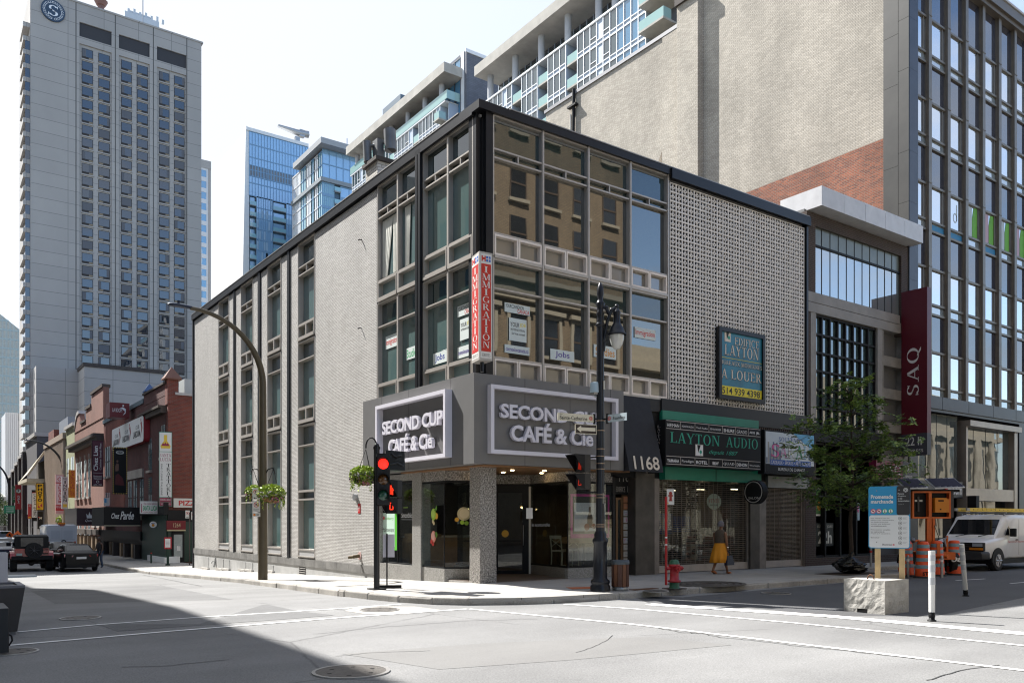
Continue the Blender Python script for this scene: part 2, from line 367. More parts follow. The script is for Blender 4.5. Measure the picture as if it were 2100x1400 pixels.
# shared materials
BLK = M('black_metal', (.012, .013, .016), .38, .3, var=.15)
BLK2 = M('black_paint', (.010, .010, .011), .55, ior=1.3)
WHT = M('white_paint', (.8, .8, .78), .5)
GRYM = M('grey_metal', (.35, .36, .37), .4, .7)
CONC = M('concrete', (.42, .40, .37), .9, var=.18, scale=1.2, bump=.3)
RED = M('red_paint', (.5, .015, .015), .4)
SILV = M('satin_aluminium', (.5, .45, .4), .4, .55, var=.08)
# ---------------------------------------------------------------- ground, roads, pavements
ASPH = paving('worn_asphalt', (.195, .193, .19), .35, 48, .20, crack=.4)
ASPD = paving('patched_asphalt', (.142, .141, .14), .35, 60, .18, bsc=.5)
SIDE = paving('pavement_concrete', (.38, .362, .335), .12, 80, .16, joints=1.5, bsc=.35)
KERB = paving('kerb_stone', (.33, .31, .28), .25, 30, .3, bsc=1.2)
LINE = M('road_paint', (.74, .73, .71), .7, var=.06, scale=9)
ys = [-120, 18, 19]+[18+i*6 for i in range(1, 41)]+[300, 1500]
g = MB()
for a, b in zip(ys, ys[1:]):
    g.face([(-900, a, slope(a)-.2), (1400, a, slope(a)-.2), (1400, b, slope(b)-.2), (-900, b, slope(b)-.2)])
g.build('ground', ASPD, kind='structure')
g = MB()
for a, b in zip(ys, ys[1:-1]):
    x0, x1 = (-150, 260) if b <= 18 else (-2.2, 10.2)
    g.face([(x0, a, slope(a)-.15), (x1, a, slope(a)-.15), (x1, b, slope(b)-.15), (x0, b, slope(b)-.15)])
g.build('road', ASPH, kind='structure')
def curb_x(y):
    P = [(18.5, 8.2), (22, 8.5), (28, 9.0), (34, 9.15), (400, 9.15)]
    for (a, xa), (b, xb) in zip(P, P[1:]):
        if y <= b: return xa+(xb-xa)*(y-a)/(b-a)
    return 9.15
front = [(8.2, 18.5), (8.22, 18.2), (8.35, 17.2), (8.6, 16.2), (8.95, 15.35), (9.5, 14.75), (10.3, 14.3), (11.2, 14.02), (12.4, 13.9), (13, 13.87)]
front += [(13+i*1.35, 13.87) for i in range(1, 10)]+[(25.4, 13.95), (26.0, 14.4), (26.2, 16.2), (28, 16.3), (31, 16.3), (34, 16.3), (38, 16.3), (44, 16.3), (60, 16.3)]
g = MB()
poly = front+[(60, 24), (12.02, 24), (12.02, 18.5)]
g.prism(poly, -.3, 0)
sy = [18.5, 20, 22, 24, 26, 28, 31, 34]+[38+5*i for i in range(44)]
for a, b in zip(sy, sy[1:]):
    za, zb = slope(a)-.002*(a > 18.6), slope(b)-.002
    g.hexa([(curb_x(a), a, za-.4), (13.2, a, za-.4), (13.2, b, zb-.4), (curb_x(b), b, zb-.4)], [(curb_x(a), a, za), (13.2, a, za), (13.2, b, zb), (curb_x(b), b, zb)])
g.build('pavement', SIDE, kind='structure')
g = MB()                                      # far pavement, camera side
g.box(-150, -3, -30, 1.0, -.3, 0); g.box(-9, -2.2, 1.0, 17, -.3, .0)
for a, b in zip(ys[1:], ys[2:-1]): g.hexa([(-9, a, slope(a)-.5), (-2.2, a, slope(a)-.5), (-2.2, b, slope(b)-.5), (-9, b, slope(b)-.5)], [(-9, a, slope(a)), (-2.2, a, slope(a)), (-2.2, b, slope(b)), (-9, b, slope(b))])
g.box(12.5, 150, -30, 1.2, -.3, 0)
g.build('pavement', SIDE, kind='structure')
g = MB()
line = [(curb_x(y), y) for y in sy[::-1]]+front[1:]
rk = random.Random(3)
for (xa, ya), (xb, yb) in zip(line, line[1:]):
    d = Vector((xb-xa, yb-ya, 0)); l = d.length; d /= l; n = Vector((-d.y, d.x, 0))      # inward (left of travel)
    a, b = Vector((xa, ya, 0))+d*.008, Vector((xb, yb, 0))-d*.008
    h = .004+rk.uniform(-.006, .012); o = rk.uniform(-.015, .015)
    lo = .06 if 9.0 < xa < 11.5 and ya < 16 else 0
    za, zb = slope(ya), slope(yb)
    a0, b0 = a-n*(.03+o), b-n*(.03+o); a1, b1 = a+n*.17, b+n*.17
    g.hexa([(a0.x, a0.y, za-.4), (b0.x, b0.y, zb-.4), (b1.x, b1.y, zb-.4), (a1.x, a1.y, za-.4)],
           [(a0.x, a0.y, za+h-lo-.012), (b0.x, b0.y, zb+h-lo-.012), (b1.x, b1.y, zb+h), (a1.x, a1.y, za+h)])
g.build('kerb', KERB, kind='structure', bevel=.03)
def patch(name, pts, mat, dz, z0=-.15, kind='structure', **k):
    v = []
    for p in pts:
        q = ground(p[0], p[1], z0); v.append((q.x, q.y, q.z+dz))
    return MB().face(v).build(name, mat, kind=kind, **k)
patch('road', [(63, 1212), (130, 1207), (230, 1203), (312, 1200), (340, 1202), (400, 1213), (467, 1227), (553, 1240), (610, 1252), (685, 1261), (600, 1268), (420, 1281), (240, 1294), (205, 1281), (155, 1262), (110, 1236)], ASPD, .004)
patch('road', [(706, 1252), (735, 1243), (850, 1243), (905, 1250), (830, 1259), (745, 1258)], paving('pale_concrete', (.36, .34, .31), .1, 60, .15), .004)
patch('road', [(700, 1340), (1000, 1318), (1330, 1305), (1500, 1322), (1180, 1352), (900, 1372)], paving('smooth_asphalt', (.188, .184, .178), .2, 70, .12), .003)
patch('road', [(1260, 1203), (1350, 1222), (1400, 1224), (1700, 1197), (1840, 1184), (2100, 1160), (2100, 1225), (1915, 1263), (1720, 1262), (1540, 1246), (1330, 1236)], paving('dark_lane_shade', (.085, .085, .088), .3, 60, .15), .003)  # dark lane asphalt, with the corner building's cast shadow painted into colour and outline
def stripe(pts, wd, dz=.008, mat=None):
    P = [ground(x, y, -.15) for x, y in pts]; g = MB()
    for a, b in zip(P, P[1:]):
        d = (b-a); d.z = 0; d.normalize(); n = Vector((-d.y, d.x, 0))*wd/2; up = Vector((0, 0, dz))
        g.face([a-n+up, b-n+up, b+n+up, a+n+up])
    g.build('road_marking' if mat is None else 'road_crack', mat or LINE, kind='structure')
stripe([(37, 1295.5), (197, 1281), (400, 1266), (700, 1247.5), (822, 1238.5)], .10)
stripe([(20, 1323), (350, 1294), (700, 1266), (958, 1248.3)], .115)
stripe([(962, 1248.3), (1300, 1280), (2110, 1376)], .115)
stripe([(1157, 1238.5), (1300, 1248), (1640, 1278), (2110, 1324.5)], .115)
stripe([(1330, 1238.5), (1700, 1263), (2110, 1300)], .40)
for a, b in [((2072, 1196), (2110, 1193)), ((1960, 1190), (2020, 1186.5))]: stripe([a, b], .08)
TAR = M('tar_seam', (.05, .05, .05), .8)
rc = random.Random(12)
for pts, wd in [([(1340, 1286), (1400, 1296), (1440, 1299), (1480, 1307), (1540, 1312), (1620, 1322), (1760, 1337), (1900, 1352)], .02), ([(640, 1300), (800, 1284), (960, 1272), (1120, 1268)], .015), ([(470, 1352), (330, 1366), (240, 1368)], .02), ([(690, 1345), (760, 1338), (900, 1334)], .014), ([(180, 1156), (300, 1180), (430, 1204)], .03), ([(1900, 1395), (1980, 1372), (2060, 1362)], .02), ([(1180, 1338), (1230, 1322), (1260, 1300)], .012)]:
    q = []
    for (xa, ya), (xb, yb) in zip(pts, pts[1:]):
        for k in range(8): s_ = k/8; q.append((xa+(xb-xa)*s_+rc.uniform(-2, 2), ya+(yb-ya)*s_+rc.uniform(-.8, .8)))
    stripe(q, wd, .006, TAR)
# manhole covers
IRON = M('cast_iron', (.12, .11, .10), .6, .5, var=.3, scale=14, bump=.5, bscale=60)
RIM = M('worn_iron_rim', (.34, .33, .32), .5, .6)
def manhole(px, py, r, z0, label, square=False):
    p = ground(px, py, z0); t = thing('manhole_cover', label, 'manhole cover', p, 'manhole covers in the street')
    m = MB(); m.lathe((p.x, p.y, p.z), [(r*.9, .002), (r*.9, .012)], 32); 
    for k in range(6): m.cyl((p.x+r*.6*cos(k*1.05), p.y+r*.6*sin(k*1.05), p.z+.0121), (p.x+r*.6*cos(k*1.05), p.y+r*.6*sin(k*1.05), p.z+.014), .03, n=6, m=1)
    m.ring(0, 0, 0, 0, 0, 0) if False else None
    m.build('lid', [IRON, BLK2], t)
    rg = MB(Fr(p, (1, 0, 0), (0, 1, 0), (0, 0, 1))); rg.ring(0, 0, r*.905, r, .001, .016, n=36); rg.build('rim', RIM, t)
    return t
manhole(720, 1377, .46, -.15, 'large round iron manhole cover in the foreground road')
manhole(24, 1337, .33, -.15, 'patterned iron cover beside the black planters')
manhole(778, 1250, .40, -.15, 'dull iron cover set in a pale concrete square')
manhole(1592, 1216.5, .36, -.15, 'dark iron cover in the shaded lane before the kerb')
manhole(165, 1267, .35, -.15, 'worn iron cover at the edge of the dark asphalt patch')
manhole(1345, 1212, .3, 0, 'small green black cover on the pavement by the drain inlet')
p = ground(1450, 1197, 0)                      # tree pit grate
t = thing('tree_grate', 'large dark oval iron tree grate in the pavement beyond the hydrant', 'tree grate', p)
m = MB(Fr(p, (1, 0, 0), (0, 1, 0), (0, 0, 1)))
for k in range(5): m.ring(0, 0, .2+.15*k, .3+.15*k, .002, .012, 0, 32, ru=1.25)
for k in range(20): m.box(-.01, .01, 0, .01, 0, .001) if False else None
m.build('grate', IRON, t)
m = MB(Fr(p, (1, 0, 0), (0, 1, 0), (0, 0, 1))); m.disc(0, 0, .9, .0005, .004, 0, 32, ru=1.25); m.build('soil', M('soil', (.05, .035, .025), .95), t)
p = ground(1328, 1221, -.15)
m = MB(); m.box(p.x-.42, p.x+.36, p.y-.02, p.y+.2, p.z+.02, p.z+.165); m.box(p.x-.3, p.x+.24, p.y-.026, p.y-.021, p.z+.04, p.z+.12, 1)
m.build('drain_inlet', [M('rusty_iron', (.13, .06, .03), .8, .3, var=.4, scale=12), BLK2], None, 'rusty brown drain inlet let into the kerb near the litter bin', 'drain inlet', loc=p)
p = ground(1190, 1205, 0)
MB(Fr(p, (1, 0, 0), (0, 1, 0), (0, 0, 1))).prism([(-.42, -.2), (.25, -.35), (.42, .1), (-.2, .3)], .002, .008).build('tactile_plate', M('rust_orange', (.45, .13, .05), .8, var=.2), None, 'small orange tactile plate lying flat on the corner pavement', 'ground plate', loc=p)
# ---------------------------------------------------------------- corner building
BRW = brick('white_glazed_brick', (.52, .505, .48), (.415, .40, .375), (.17, .155, .14), .25, .05, .008, .4, .10, .7)
GLZ = glass('curtain_wall_glass', (.024, .028, .026), 2.7, wav=.022, wscale=.9, tint=(1, .97, .9))
SPG = glass('green_spandrel_glass', (.018, .036, .033), 2.0, wav=.035, wscale=1.1)
FRO = glass('frosted_pane', (.20, .19, .165), 2.2, .10, wav=.15)
GLB = glass('side_window_glass', (.085, .14, .135), 2.1, wav=.03)
FRB = glass('side_frosted_pane', (.20, .30, .31), 1.8, .15)
CLR = clear('shop_glass', .03, (.82, .86, .86))
GRA = granite('speckled_granite', (.045, .04, .035), (.20, .185, .165), (.46, .43, .40))
GRA2 = granite('plain_granite', (.16, .152, .14), (.26, .25, .23), (.36, .35, .33), 30)
STN = M('stained_stone', (.17, .165, .155), .85, var=.45, scale=1.6, bump=.3, bscale=20)
FND = M('painted_foundation', (.40, .40, .39), .85, var=.25, scale=1.3, bump=.4, bscale=12)
FASC = M('grey_fascia_panel', (.155, .152, .15), .5, .15, var=.06, scale=2)
DRK = M('dark_interior', (.014, .013, .012), .8)
WOOD = M('soffit_wood', (.22, .11, .045), .55, var=.25, scale=4)
ROOFM = M('roof_membrane', (.2, .2, .2), .9)
b1 = thing('corner_building', 'corner building of pale brick, black steel and curtain windows with a pierced block screen', 'building', (XB, YA, 0))
A, B = FA(), FB()
XE = 26.15; YE = 45.8; ZT = 12.64
m = MB(); m.box(XB+.4, XE-.02, YA+.45, YE-.02, 3.3, 12.3); m.box(XB+.4, 26.1, 26.2, YE-.02, -2, 3.3); m.box(17.2, 26.1, 22.5, 26.2, -.3, 3.3)
m.build('core', DRK, b1)
m = MB(); m.box(XB+.05, XE, YA+.1, YE, 12.30, 12.36); m.build('roof', ROOFM, b1)
# ---- Stanley side brick
px_seg = [(398, 448), (470, 494), (519, 548), (577, 611), (646, 773)]
m = MB(B)
for a, c in px_seg: m.box(bU(a), bU(c), .19, 12.3, -.3, 0)
for a, c in [(448, 470), (494, 519), (548, 577), (611, 646)]: m.box(bU(a), bU(c), .19, .30, -.3, -.03)
m.build('brick_wall', BRW, b1)
m = MB(); m.box(XB+.05, XE, YE-.3, YE-.001, -2, 12.29); m.box(XE-.2, XE, YA+.31, YE-.3, -1, 12.29); m.build('rear_wall', BRW, b1)
m = MB(B)
for a, c in [(480, 483), (530.6, 535), (591, 595.6)]: m.box(bU(a), bU(c), .17, 12.33, .002, .05)
m.box(bU(396.6), bU(398.2), -.9, 12.6, -.25, .06)
m.build('steel_column', BLK, b1)
m = MB(B); us = [bU(398)]
while us[-1] < bU(773)-.4: us.append(us[-1]+.98)
us[-1] = bU(773)
for a, c in zip(us, us[1:]): m.box(a+.006, c-.006, -.08, .19, -.3, .045)
m.build('stone_course', STN, b1)
m = MB(B); m.box(bU(398), bU(773)+.1, -2.2, -.08, -.3, .012)
for a, c in [(417, 429), (448, 459), (461, 472), (494, 505), (507, 519), (548, 562)]:
    z = slope(-bU(a)); m.box(bU(a), bU(c), z+.12, max(z+.2, -.2), .012, .03, 1); m.box(bU(a)-.1, bU(c)+.1, z+.03, z+.12, .012, .12, 2)
m.box(bU(614), bU(628), -.62, -.12, .0125, .014, 3)
for k in range(6): m.box(bU(614), bU(628), -.58+.08*k, -.56+.08*k, .014, .03, 2)
m.box(bU(612), bU(630), -.7, -.62, .012, .12, 1); m.box(bU(713), bU(727), -.42, -.40, .012, .1, 2)
m.build('foundation_wall', [FND, M('grey_board', (.33, .33, .32), .8, var=.15), CONC, BLK2], b1)
# ---- roof edge
m = MB(); m.box(XB-.10, XE+.05, YA-.10, YA+.25, 12.42, ZT); m.box(XB-.10, XB+.25, YA+.25, YE+.05, 12.36, ZT)
m.box(19.0, XE+.05, YA-.16, YA-.1, 12.3, ZT-.02)
m.build('roof_edge', BLK, b1)
m = MB(); m.box(XB-.115, XB+.26, YA+.9, YE+.05, ZT, ZT+.03); m.box(XB+.9, XE+.05, YA-.115, YA+.26, ZT, ZT+.03); m.build('roof_flashing', M('flashing', (.32, .31, .3), .45, .5), b1)
# ---- corner column, notched
m = MB(); m.box(XB-.02, XB+.30, YA+.16, YA+.52, 4.6, ZT+.05); m.box(XB+.18, XB+.40, YA-.02, YA+.30, 4.6, ZT+.05); m.box(XB+.12, XB+.3, YA+.10, YA+.3, 4.6, ZT-.1, 1)
m.build('corner_column', [BLK, BLK2], b1)
# ---- windows
BRZ = M('bronzed_frame', (.30, .25, .20), .4, .5, var=.1); ALU = M('aluminium_frame', (.46, .425, .385), .42, .4, var=.08)
def window_unit(fr, u0, u1, zs, parent, gl, fro, fm, sash, spl=2, band=None, depth=.12, sill=None):
    # zs: top, spandrel bottom, main top, main bottom, sash bottom
    zt, z1, z2, z3, z4 = zs; w0 = -depth; t = .02
    g = MB(fr)
    g.face([(u0, z3, w0), (u1, z3, w0), (u1, z2, w0), (u0, z2, w0)])
    g.face([(u0, z1, w0), (u1, z1, w0), (u1, zt, w0), (u0, zt, w0)], 1)
    if z1 > z2+.05: g.face([(u0, z2, w0), (u1, z2, w0), (u1, z1, w0), (u0, z1, w0)], 1)
    if z4 is not None: g.face([(u0, z4, w0), (u1, z4, w0), (u1, z3, w0), (u0, z3, w0)], 2)
    wn = g.build('window', [gl, SPG, fro], parent)
    f = MB(fr); zb = z3 if z4 is None else z4
    f.box(u0-t, u0+t, zb, zt, w0-.02, .02); f.box(u1-t, u1+t, zb, zt, w0-.02, .02)
    for z in sorted({zt, z1, z2, z3}): f.box(u0+t, u1-t, z-.022, z+.022, w0-.02, .012)
    if z1 > z2+.05:
        um = (u0+u1)/2; f.box(um-.02, um+.02, z2+.03, z1-.03, w0-.01, .008)
    if z4 is not None:
        f.box(u0+t, u1-t, z4-.04, z4+.04, w0-.02, .05)
        n = spl
        for i in range(n):
            a, c = u0+t+(u1-u0-2*t)*i/n, u0+t+(u1-u0-2*t)*(i+1)/n; q = .055
            f.box(a+.008, c-.008, z3-.03-q, z3-.032, w0, .03, 1); f.box(a+.008, c-.008, z4+.042, z4+.04+q, w0, .03, 1)
            f.box(a+.008, a+q, z4+.04+q, z3-.03-q, w0, .03, 1); f.box(c-q, c-.008, z4+.04+q, z3-.03-q, w0, .03, 1)
    f.build('frame', [fm, sash], wn)
    return wn
CRM = M('cream_sash', (.82, .73, .65), .5, var=.06)
ub = [12.34]+[aX(p) for p in (1112.5, 1206, 1292, 1369)]
for a, c in zip(ub, ub[1:]):
    window_unit(A, a+.02, c-.02, (12.40, 11.52, 11.29, 9.29, 8.66), b1, GLZ, FRO, ALU, CRM)
    window_unit(A, a+.02, c-.02, (8.58, 7.82, 7.82, 5.99, 5.40), b1, GLZ, FRO, ALU, CRM)
m = MB(A)
for u in ub[1:]: m.box(u-.028, u+.028, 5.36, 12.42, -.14, .045)
m.box(12.3, 18.97, 8.58, 8.64, -.15, .02); m.build('mullion', ALU, b1)
for a, c in [(bU(775), bU(816)), (bU(816), bU(856)), (bU(868), bU(919)), (bU(919), bU(971))]:
    window_unit(B, a+.02, c-.02, (12.34, 11.52, 11.29, 9.29, 8.66), b1, GLB, FRB, ALU, ALU, spl=1, depth=.14)
    window_unit(B, a+.02, c-.02, (8.58, 7.82, 7.82, 5.99, 5.40), b1, GLB, FRB, ALU, ALU, spl=1, depth=.14)
m = MB(B); m.box(bU(857), bU(860.8), 5.3, 12.5, -.2, .10); m.box(bU(862.6), bU(867), 5.3, 12.5, -.2, .10); m.box(bU(860), bU(864), 5.3, 12.5, -.2, .02); m.box(bU(773), bU(775), 3.0, 12.4, -.2, .004); m.build('steel_column', BLK, b1)
for a, c in [(448, 470), (494, 519), (548, 577), (611, 646)]:
    a, c = bU(a)+.05, bU(c)-.03
    window_unit(B, a, c, (12.33, 11.40, 11.10, 9.20, 8.62), b1, GLB, FRB, ALU, ALU, depth=.2)
    window_unit(B, a, c, (8.50, 7.80, 7.80, 5.98, 5.42), b1, GLB, FRB, ALU, ALU, depth=.2)
    window_unit(B, a, c, (5.30, 4.52, 4.52, 2.80, None), b1, GLB, FRB, ALU, ALU, depth=.2)
    g = MB(B); g.face([(a, .56, -.2), (c, .56, -.2), (c, 2.44, -.2), (a, 2.44, -.2)]); g.face([(a, 2.44, -.2), (c, 2.44, -.2), (c, 2.8, -.2), (a, 2.8, -.2)], 1)
    wn = g.build('window', [GLB, SPG], b1)
    f = MB(B)
    for z in (2.77, 2.46, .54): f.box(a, c, z-.03, z+.03, -.22, .015)
    f.box(a, c, .30, .51, -.2, -.012, 1); f.box(a-.02, c+.02, .26, .30, -.2, .05)
    f.box(a-.03, a+.02, .3, 2.8, -.22, .01); f.box(c-.02, c+.03, .3, 2.8, -.22, .01); f.build('frame', [ALU, M('grey_sill_panel', (.38, .38, .38), .6)], wn)
# net curtains behind the third floor panes, standing folds in front of the glass line of the room
cu = M('net_curtain', (.62, .62, .56), .8, var=.1)
for a, c, lean in [(bU(778), bU(800), .5), (bU(800), bU(816), -.2), (bU(824), bU(836), .25)]:
    m = MB(B); n = 10; top, bot = [], []
    for i in range(n+1):
        s = i/n; top.append((a+(c-a)*s, 11.2, -.11+.012*(i % 2))); bot.append((a+(c-a)*(s*(1-abs(lean))+(lean if lean > 0 else 0)*0), 9.4, -.11+.012*(i % 2)))
    for i in range(n): m.face([top[i], top[i+1], bot[i+1], bot[i]])
    m.build('curtain', cu, b1)
# ---- pierced block screen
u0, u1, z0, z1 = aX(1373), aX(1648), 5.44, 12.22
SCR = M('cast_block', (.80, .76, .71), .85, var=.12, scale=2.5)
cols, rows = 25, 24; du, dv = (u1-u0)/cols, (z1-z0)/rows
m = MB(A)
for i in range(cols+1):
    u = u0+i*du; m.box(max(u0, u-.021), min(u1, u+.021), z0, z1, -.02, .03)
for j in range(rows+1):
    z = z0+j*dv
    for i in range(cols): m.box(u0+i*du+.0211, u0+(i+1)*du-.0211, max(z0, z-.021), min(z1, z+.021), -.02, .027)
for i in range(cols):
    for j in range(rows):
        c, d = u0+(i+.5)*du, z0+(j+.5)*dv
        m.ring(c, d,    .026, .060, -.02, .024, n=10)
        for q in (1, -1):
            m.box(c+q*.054, c+q*(du/2-.0215), d-.013, d+.013, -.02, .022); m.box(c-.013, c+.013, d+q*.054, d+q*(dv/2-.0215), -.02, .022)
m.build('block_screen', SCR, b1)
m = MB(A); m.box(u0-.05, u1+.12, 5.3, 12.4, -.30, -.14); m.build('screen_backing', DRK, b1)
m = MB(A); m.box(aX(1650.5), XE, 4.75, 12.5, -.1, .08); m.box(18.6, XE, 4.86, 5.42, -.2, .10); m.box(16.6, 18.6, 5.0, 5.38, -.2, .06); m.build('screen_frame', BLK, b1)
# ---- chimney with vents on the roof
t = thing('brick_chimney', 'short white brick chimney with two metal vent hoods on the roof edge', 'chimney', (12.2, 23.6, 12.36))
u0, u1 = bU(752), bU(800)
yc0, yc1 = 24.3, 25.15; xc0, xc1 = 12.1, 12.72
m = MB(); m.box(xc0, xc1, yc0, yc1, 12.36, 13.36); m.build('shaft', brick('chimney_brick', (.6, .57, .52), (.5, .47, .42), (.3, .28, .25), .3, .1, .012), t)
m = MB(); m.box(xc0-.1, xc1+.1, yc0-.1, yc1+.1, 13.36, 13.48); m.build('cap', M('dark_cap', (.05, .04, .035), .8, var=.3), t)
VNT = M('galvanised', (.16, .165, .17), .5, .5, var=.2)
m = MB(); m.box(12.22, 12.46, 24.55, 24.9, 13.48, 14.22); m.cyl((12.12, 24.95, 14.05), (12.6, 24.4, 14.15), .05, n=10); m.build('vent_duct', VNT, t)
for (x, y, z, r_) in [(12.6, 24.34, 13.9, .2), (12.1, 25.0, 13.62, .14)]:
    m = MB(); m.cyl((x, y, z-.08), (x-.02, y+.03, z+.6), r_, n=16); m.cyl((x, y, z-.082), (x, y, z-.081), r_*.85, n=16, m=1); m.build('vent_hood', [VNT, BLK2], t)
# ---- canopy fascia over the shop
P = .54; zf0, zf1 = 3.10, 5.40; XF, YF = 16.57, 23.9
m = MB()
m.box(XB-P, XF, YA-P, YA-.02, zf0, zf1); m.box(XB-P, XB-.02, YA-.02, YF, zf0, zf1)
for x in (13.0, 14.55, 16.05): m.box(x, x+.012, YA-P-.001, YA-P, zf0, zf1, 1)
for y in (18.6, 20.9, 22.6): m.box(XB-P-.001, XB-P, y, y+.012, zf0, zf1, 1)
m.box(XB-P+.01, XF, YA-.02, YA+.4, zf1-.3, zf1-.1); m.build('fascia', [FASC, BLK2], b1)
m = MB(); m.box(XB-.2, 16.9, YA-.45, YA+4.0, 3.06, 3.095); m.build('soffit', WOOD, b1)
LAMP = M('downlight_glow', (1, .72, .35), emit=16)
for x, y in [(12.6, 19.1), (12.9, 20.0), (13.4, 18.6), (14.3, 18.3), (13.8, 19.6), (12.3, 18.3), (14.9, 19.2)]:
    m = MB(); m.lathe((x, y, 3.04), [(.05, 0), (.05, .019)], 10); m.build('downlight', LAMP, b1)
# ---- granite piers, plinths and lintels of the shop front
m = MB(); m.box(XB, XB+.52, YA, YA+.5, .42, 3.06); m.build('granite_pier', GRA, b1)
m = MB(); m.box(XB-.004, XB+.524, YA-.004, YA+.504, -.05, .42); m.build('granite_pier', GRA, b1)
yb1, yb0 = -bU(864.6), -bU(847)      # pier beside the cafe window
m = MB(B)
m.box(bU(847), bU(864.6), -.5, 3.06, -.3, .03); m.box(bU(773), bU(847), 2.86, 3.06, -.3, .02); m.box(bU(773), bU(847), -.6, .31, -.3, .02); m.box(bU(773), bU(780), .31, 2.86, -.3, .015)
m.build('granite_surround', GRA2, b1)
yv = 19.86; xd, yd = 12.80, 19.27; xe, ye = 13.45, 21.55; xr, yr = 15.3, 20.3; xv = 14.94
def wallseg(m, a, c, z0, z1, t=.12, mm=0):
    a, c = Vector((*a, 0)), Vector((*c, 0)); d = (c-a).normalized(); n = Vector((-d.y, d.x, 0))*t
    q = [a, c, c+n, a+n]; m.hexa([(p.x, p.y, z0) for p in q], [(p.x, p.y, z1) for p in q], mm)
path = [(XB+.02, yb1), (XB+.02, yv), (xd, yd), (xe, ye), (xr, yr), (xv, YA+.02), (aX(1262), YA+.02)]
for a, c in [(0, 1), (1, 2), (2, 3), (4, 5), (5, 6)]:
    m = MB(); wallseg(m, path[a], path[c], -.3, .30); m.build('granite_plinth', GRA2, b1)
m = MB()
for a, c in zip(path, path[1:]): wallseg(m, a, c, 2.78, 3.055)
m.build('granite_lintel', GRA, b1)
m = MB()
for a, c in zip(path, path[1:]):
    if (a, c) == (path[3], path[4]): continue
    for z_ in (2.72, .30): m = MB(); wallseg(m, a, c, z_, z_+.05, .06); m.build('shop_window_frame', BLK2, b1)
for p in path[1:3]+path[5:6]: MB().box(p[0]-.012, p[0]+.012, p[1]-.012, p[1]+.012, .34, 2.72).build('glass_joint', BLK2, b1)
for a, c in zip(path, path[1:]):
    if (a, c) == (path[3], path[4]): continue
    m = MB(); wallseg(m, Vector(a)*1.0, c, .34, 2.72, .012); m.build('shop_window', CLR, b1)
m = MB(B); m.box(bU(780), bU(847), .31, 2.86, -.12, -.11); wn = m.build('shop_window', CLR, b1)
m = MB(B); m.box(bU(780), bU(847), 2.80, 2.86, -.14, -.05); m.box(bU(780), bU(847), .31, .35, -.14, -.05); m.box(bU(809)-.01, bU(809)+.01, .35, 2.8, -.14, -.1); m.build('frame', BLK2, wn)
# doors
d0, d1 = Vector((xe, ye, 0)), Vector((xr, yr, 0)); dd = (d1-d0); dl = dd.length; ang = atan2(dd.y, dd.x)
D = FY(d0, ang)
m = MB(D); m.box(0, .08, 0, 2.78, -.06, .03); m.box(dl-.16, dl-.04, 0, 2.78, -.06, .03); m.box(.08, dl-.16, 2.6, 2.78, -.06, .03); m.box(dl*.5-.05, dl*.5+.05, 0, 2.6, -.06, .03); m.build('door_frame', BLK2, b1)
for a, c in [(.08, dl*.5-.05), (dl*.5+.05, dl-.16)]:
    m = MB(D); m.box(a+.08, c-.08, .12, 2.5, -.02, -.01); dr = m.build('door', CLR, b1)
    m = MB(D); m.box(a, a+.08, 0, 2.6, -.03, .02); m.box(c-.08, c, 0, 2.6, -.03, .02); m.box(a+.08, c-.08, 0, .12, -.03, .02); m.box(a+.08, c-.08, 2.5, 2.6, -.03, .02); m.build('frame', BLK2, dr)
    m = MB(D); m.tube([(c-.05, .9, .03), (c-.05, .9, .08), (c-.05, 1.5, .08), (c-.05, 1.5, .03)], .015, 6); m.box(a+.1, c-.1, 1.0, 1.05, .0, .03, 1); m.build('handle', [GRYM, BLK2], dr)
m = MB(D); m.disc(dl*.5+.35, 1.25, .11, -.008, -.004, ru=1); m.build('door_sticker', M('amber_sticker', (.6, .33, .03), .6), b1)
m = MB(D); m.box(dl-.04, dl+.02, 0.02, 2.7, -.05, .04); m.build('white_jamb', M('cream_jamb', (.6, .58, .5), .6), b1)
# ---- cafe interior
m = MB(); m.box(12.05, 17.15, 18.1, 26.2, -.02, .012); m.build('cafe_floor', M('cafe_floor', (.13, .10, .08), .5, var=.2), b1)
m = MB(); m.box(12.3, 17.15, 25.9, 26.15, 0, 3.2); m.box(16.95, 17.15, 18.6, 25.9, 0, 3.2); m.build('cafe_wall', M('cafe_wall', (.07, .055, .045), .7, var=.3), b1)
m = MB(); m.box(12.3, 16.9, 22.2, 25.9, 2.95, 3.05); m.build('cafe_ceiling', DRK, b1)
m = MB(); m.box(12.8, 15.5, 23.4, 23.9, .02, 1.1); m.box(12.75, 15.6, 23.3, 23.95, 1.1, 1.16, 1); m.build('cafe_counter', [M('oak_front', (.36, .22, .11), .6, var=.2), M('counter_top', (.5, .46, .4), .4)], b1)
def pendant(x, y, z, label, on=True):
    t = thing('pendant_lamp', label, 'lamp', (x, y, 3.0), 'pendant lamps inside the corner cafe')
    m = MB(); m.cyl((x, y, z+.22), (x, y, 2.95), .008, n=6); m.lathe((x, y, z), [(.16, 0), (.17, .03), (.12, .10), (.05, .15), (.03, .22)], 14); m.build('shade', M('brass_shade', (.35, .25, .1), .35, .8), t)
    m = MB(); m.ball((x, y, z-.02), .12, .12, .06); m.build('bulb', M('bulb_glow', (1, .66, .28), emit=5 if on else 1), t)
pendant(14.4, 22.6, 2.05, 'brass pendant lamp seen through the cafe door glass')
pendant(15.9, 21.4, 2.1, 'brass pendant lamp hanging behind the right cafe window')
pendant(12.75, 22.9, 2.45, 'brass pendant lamp high in the side cafe window')
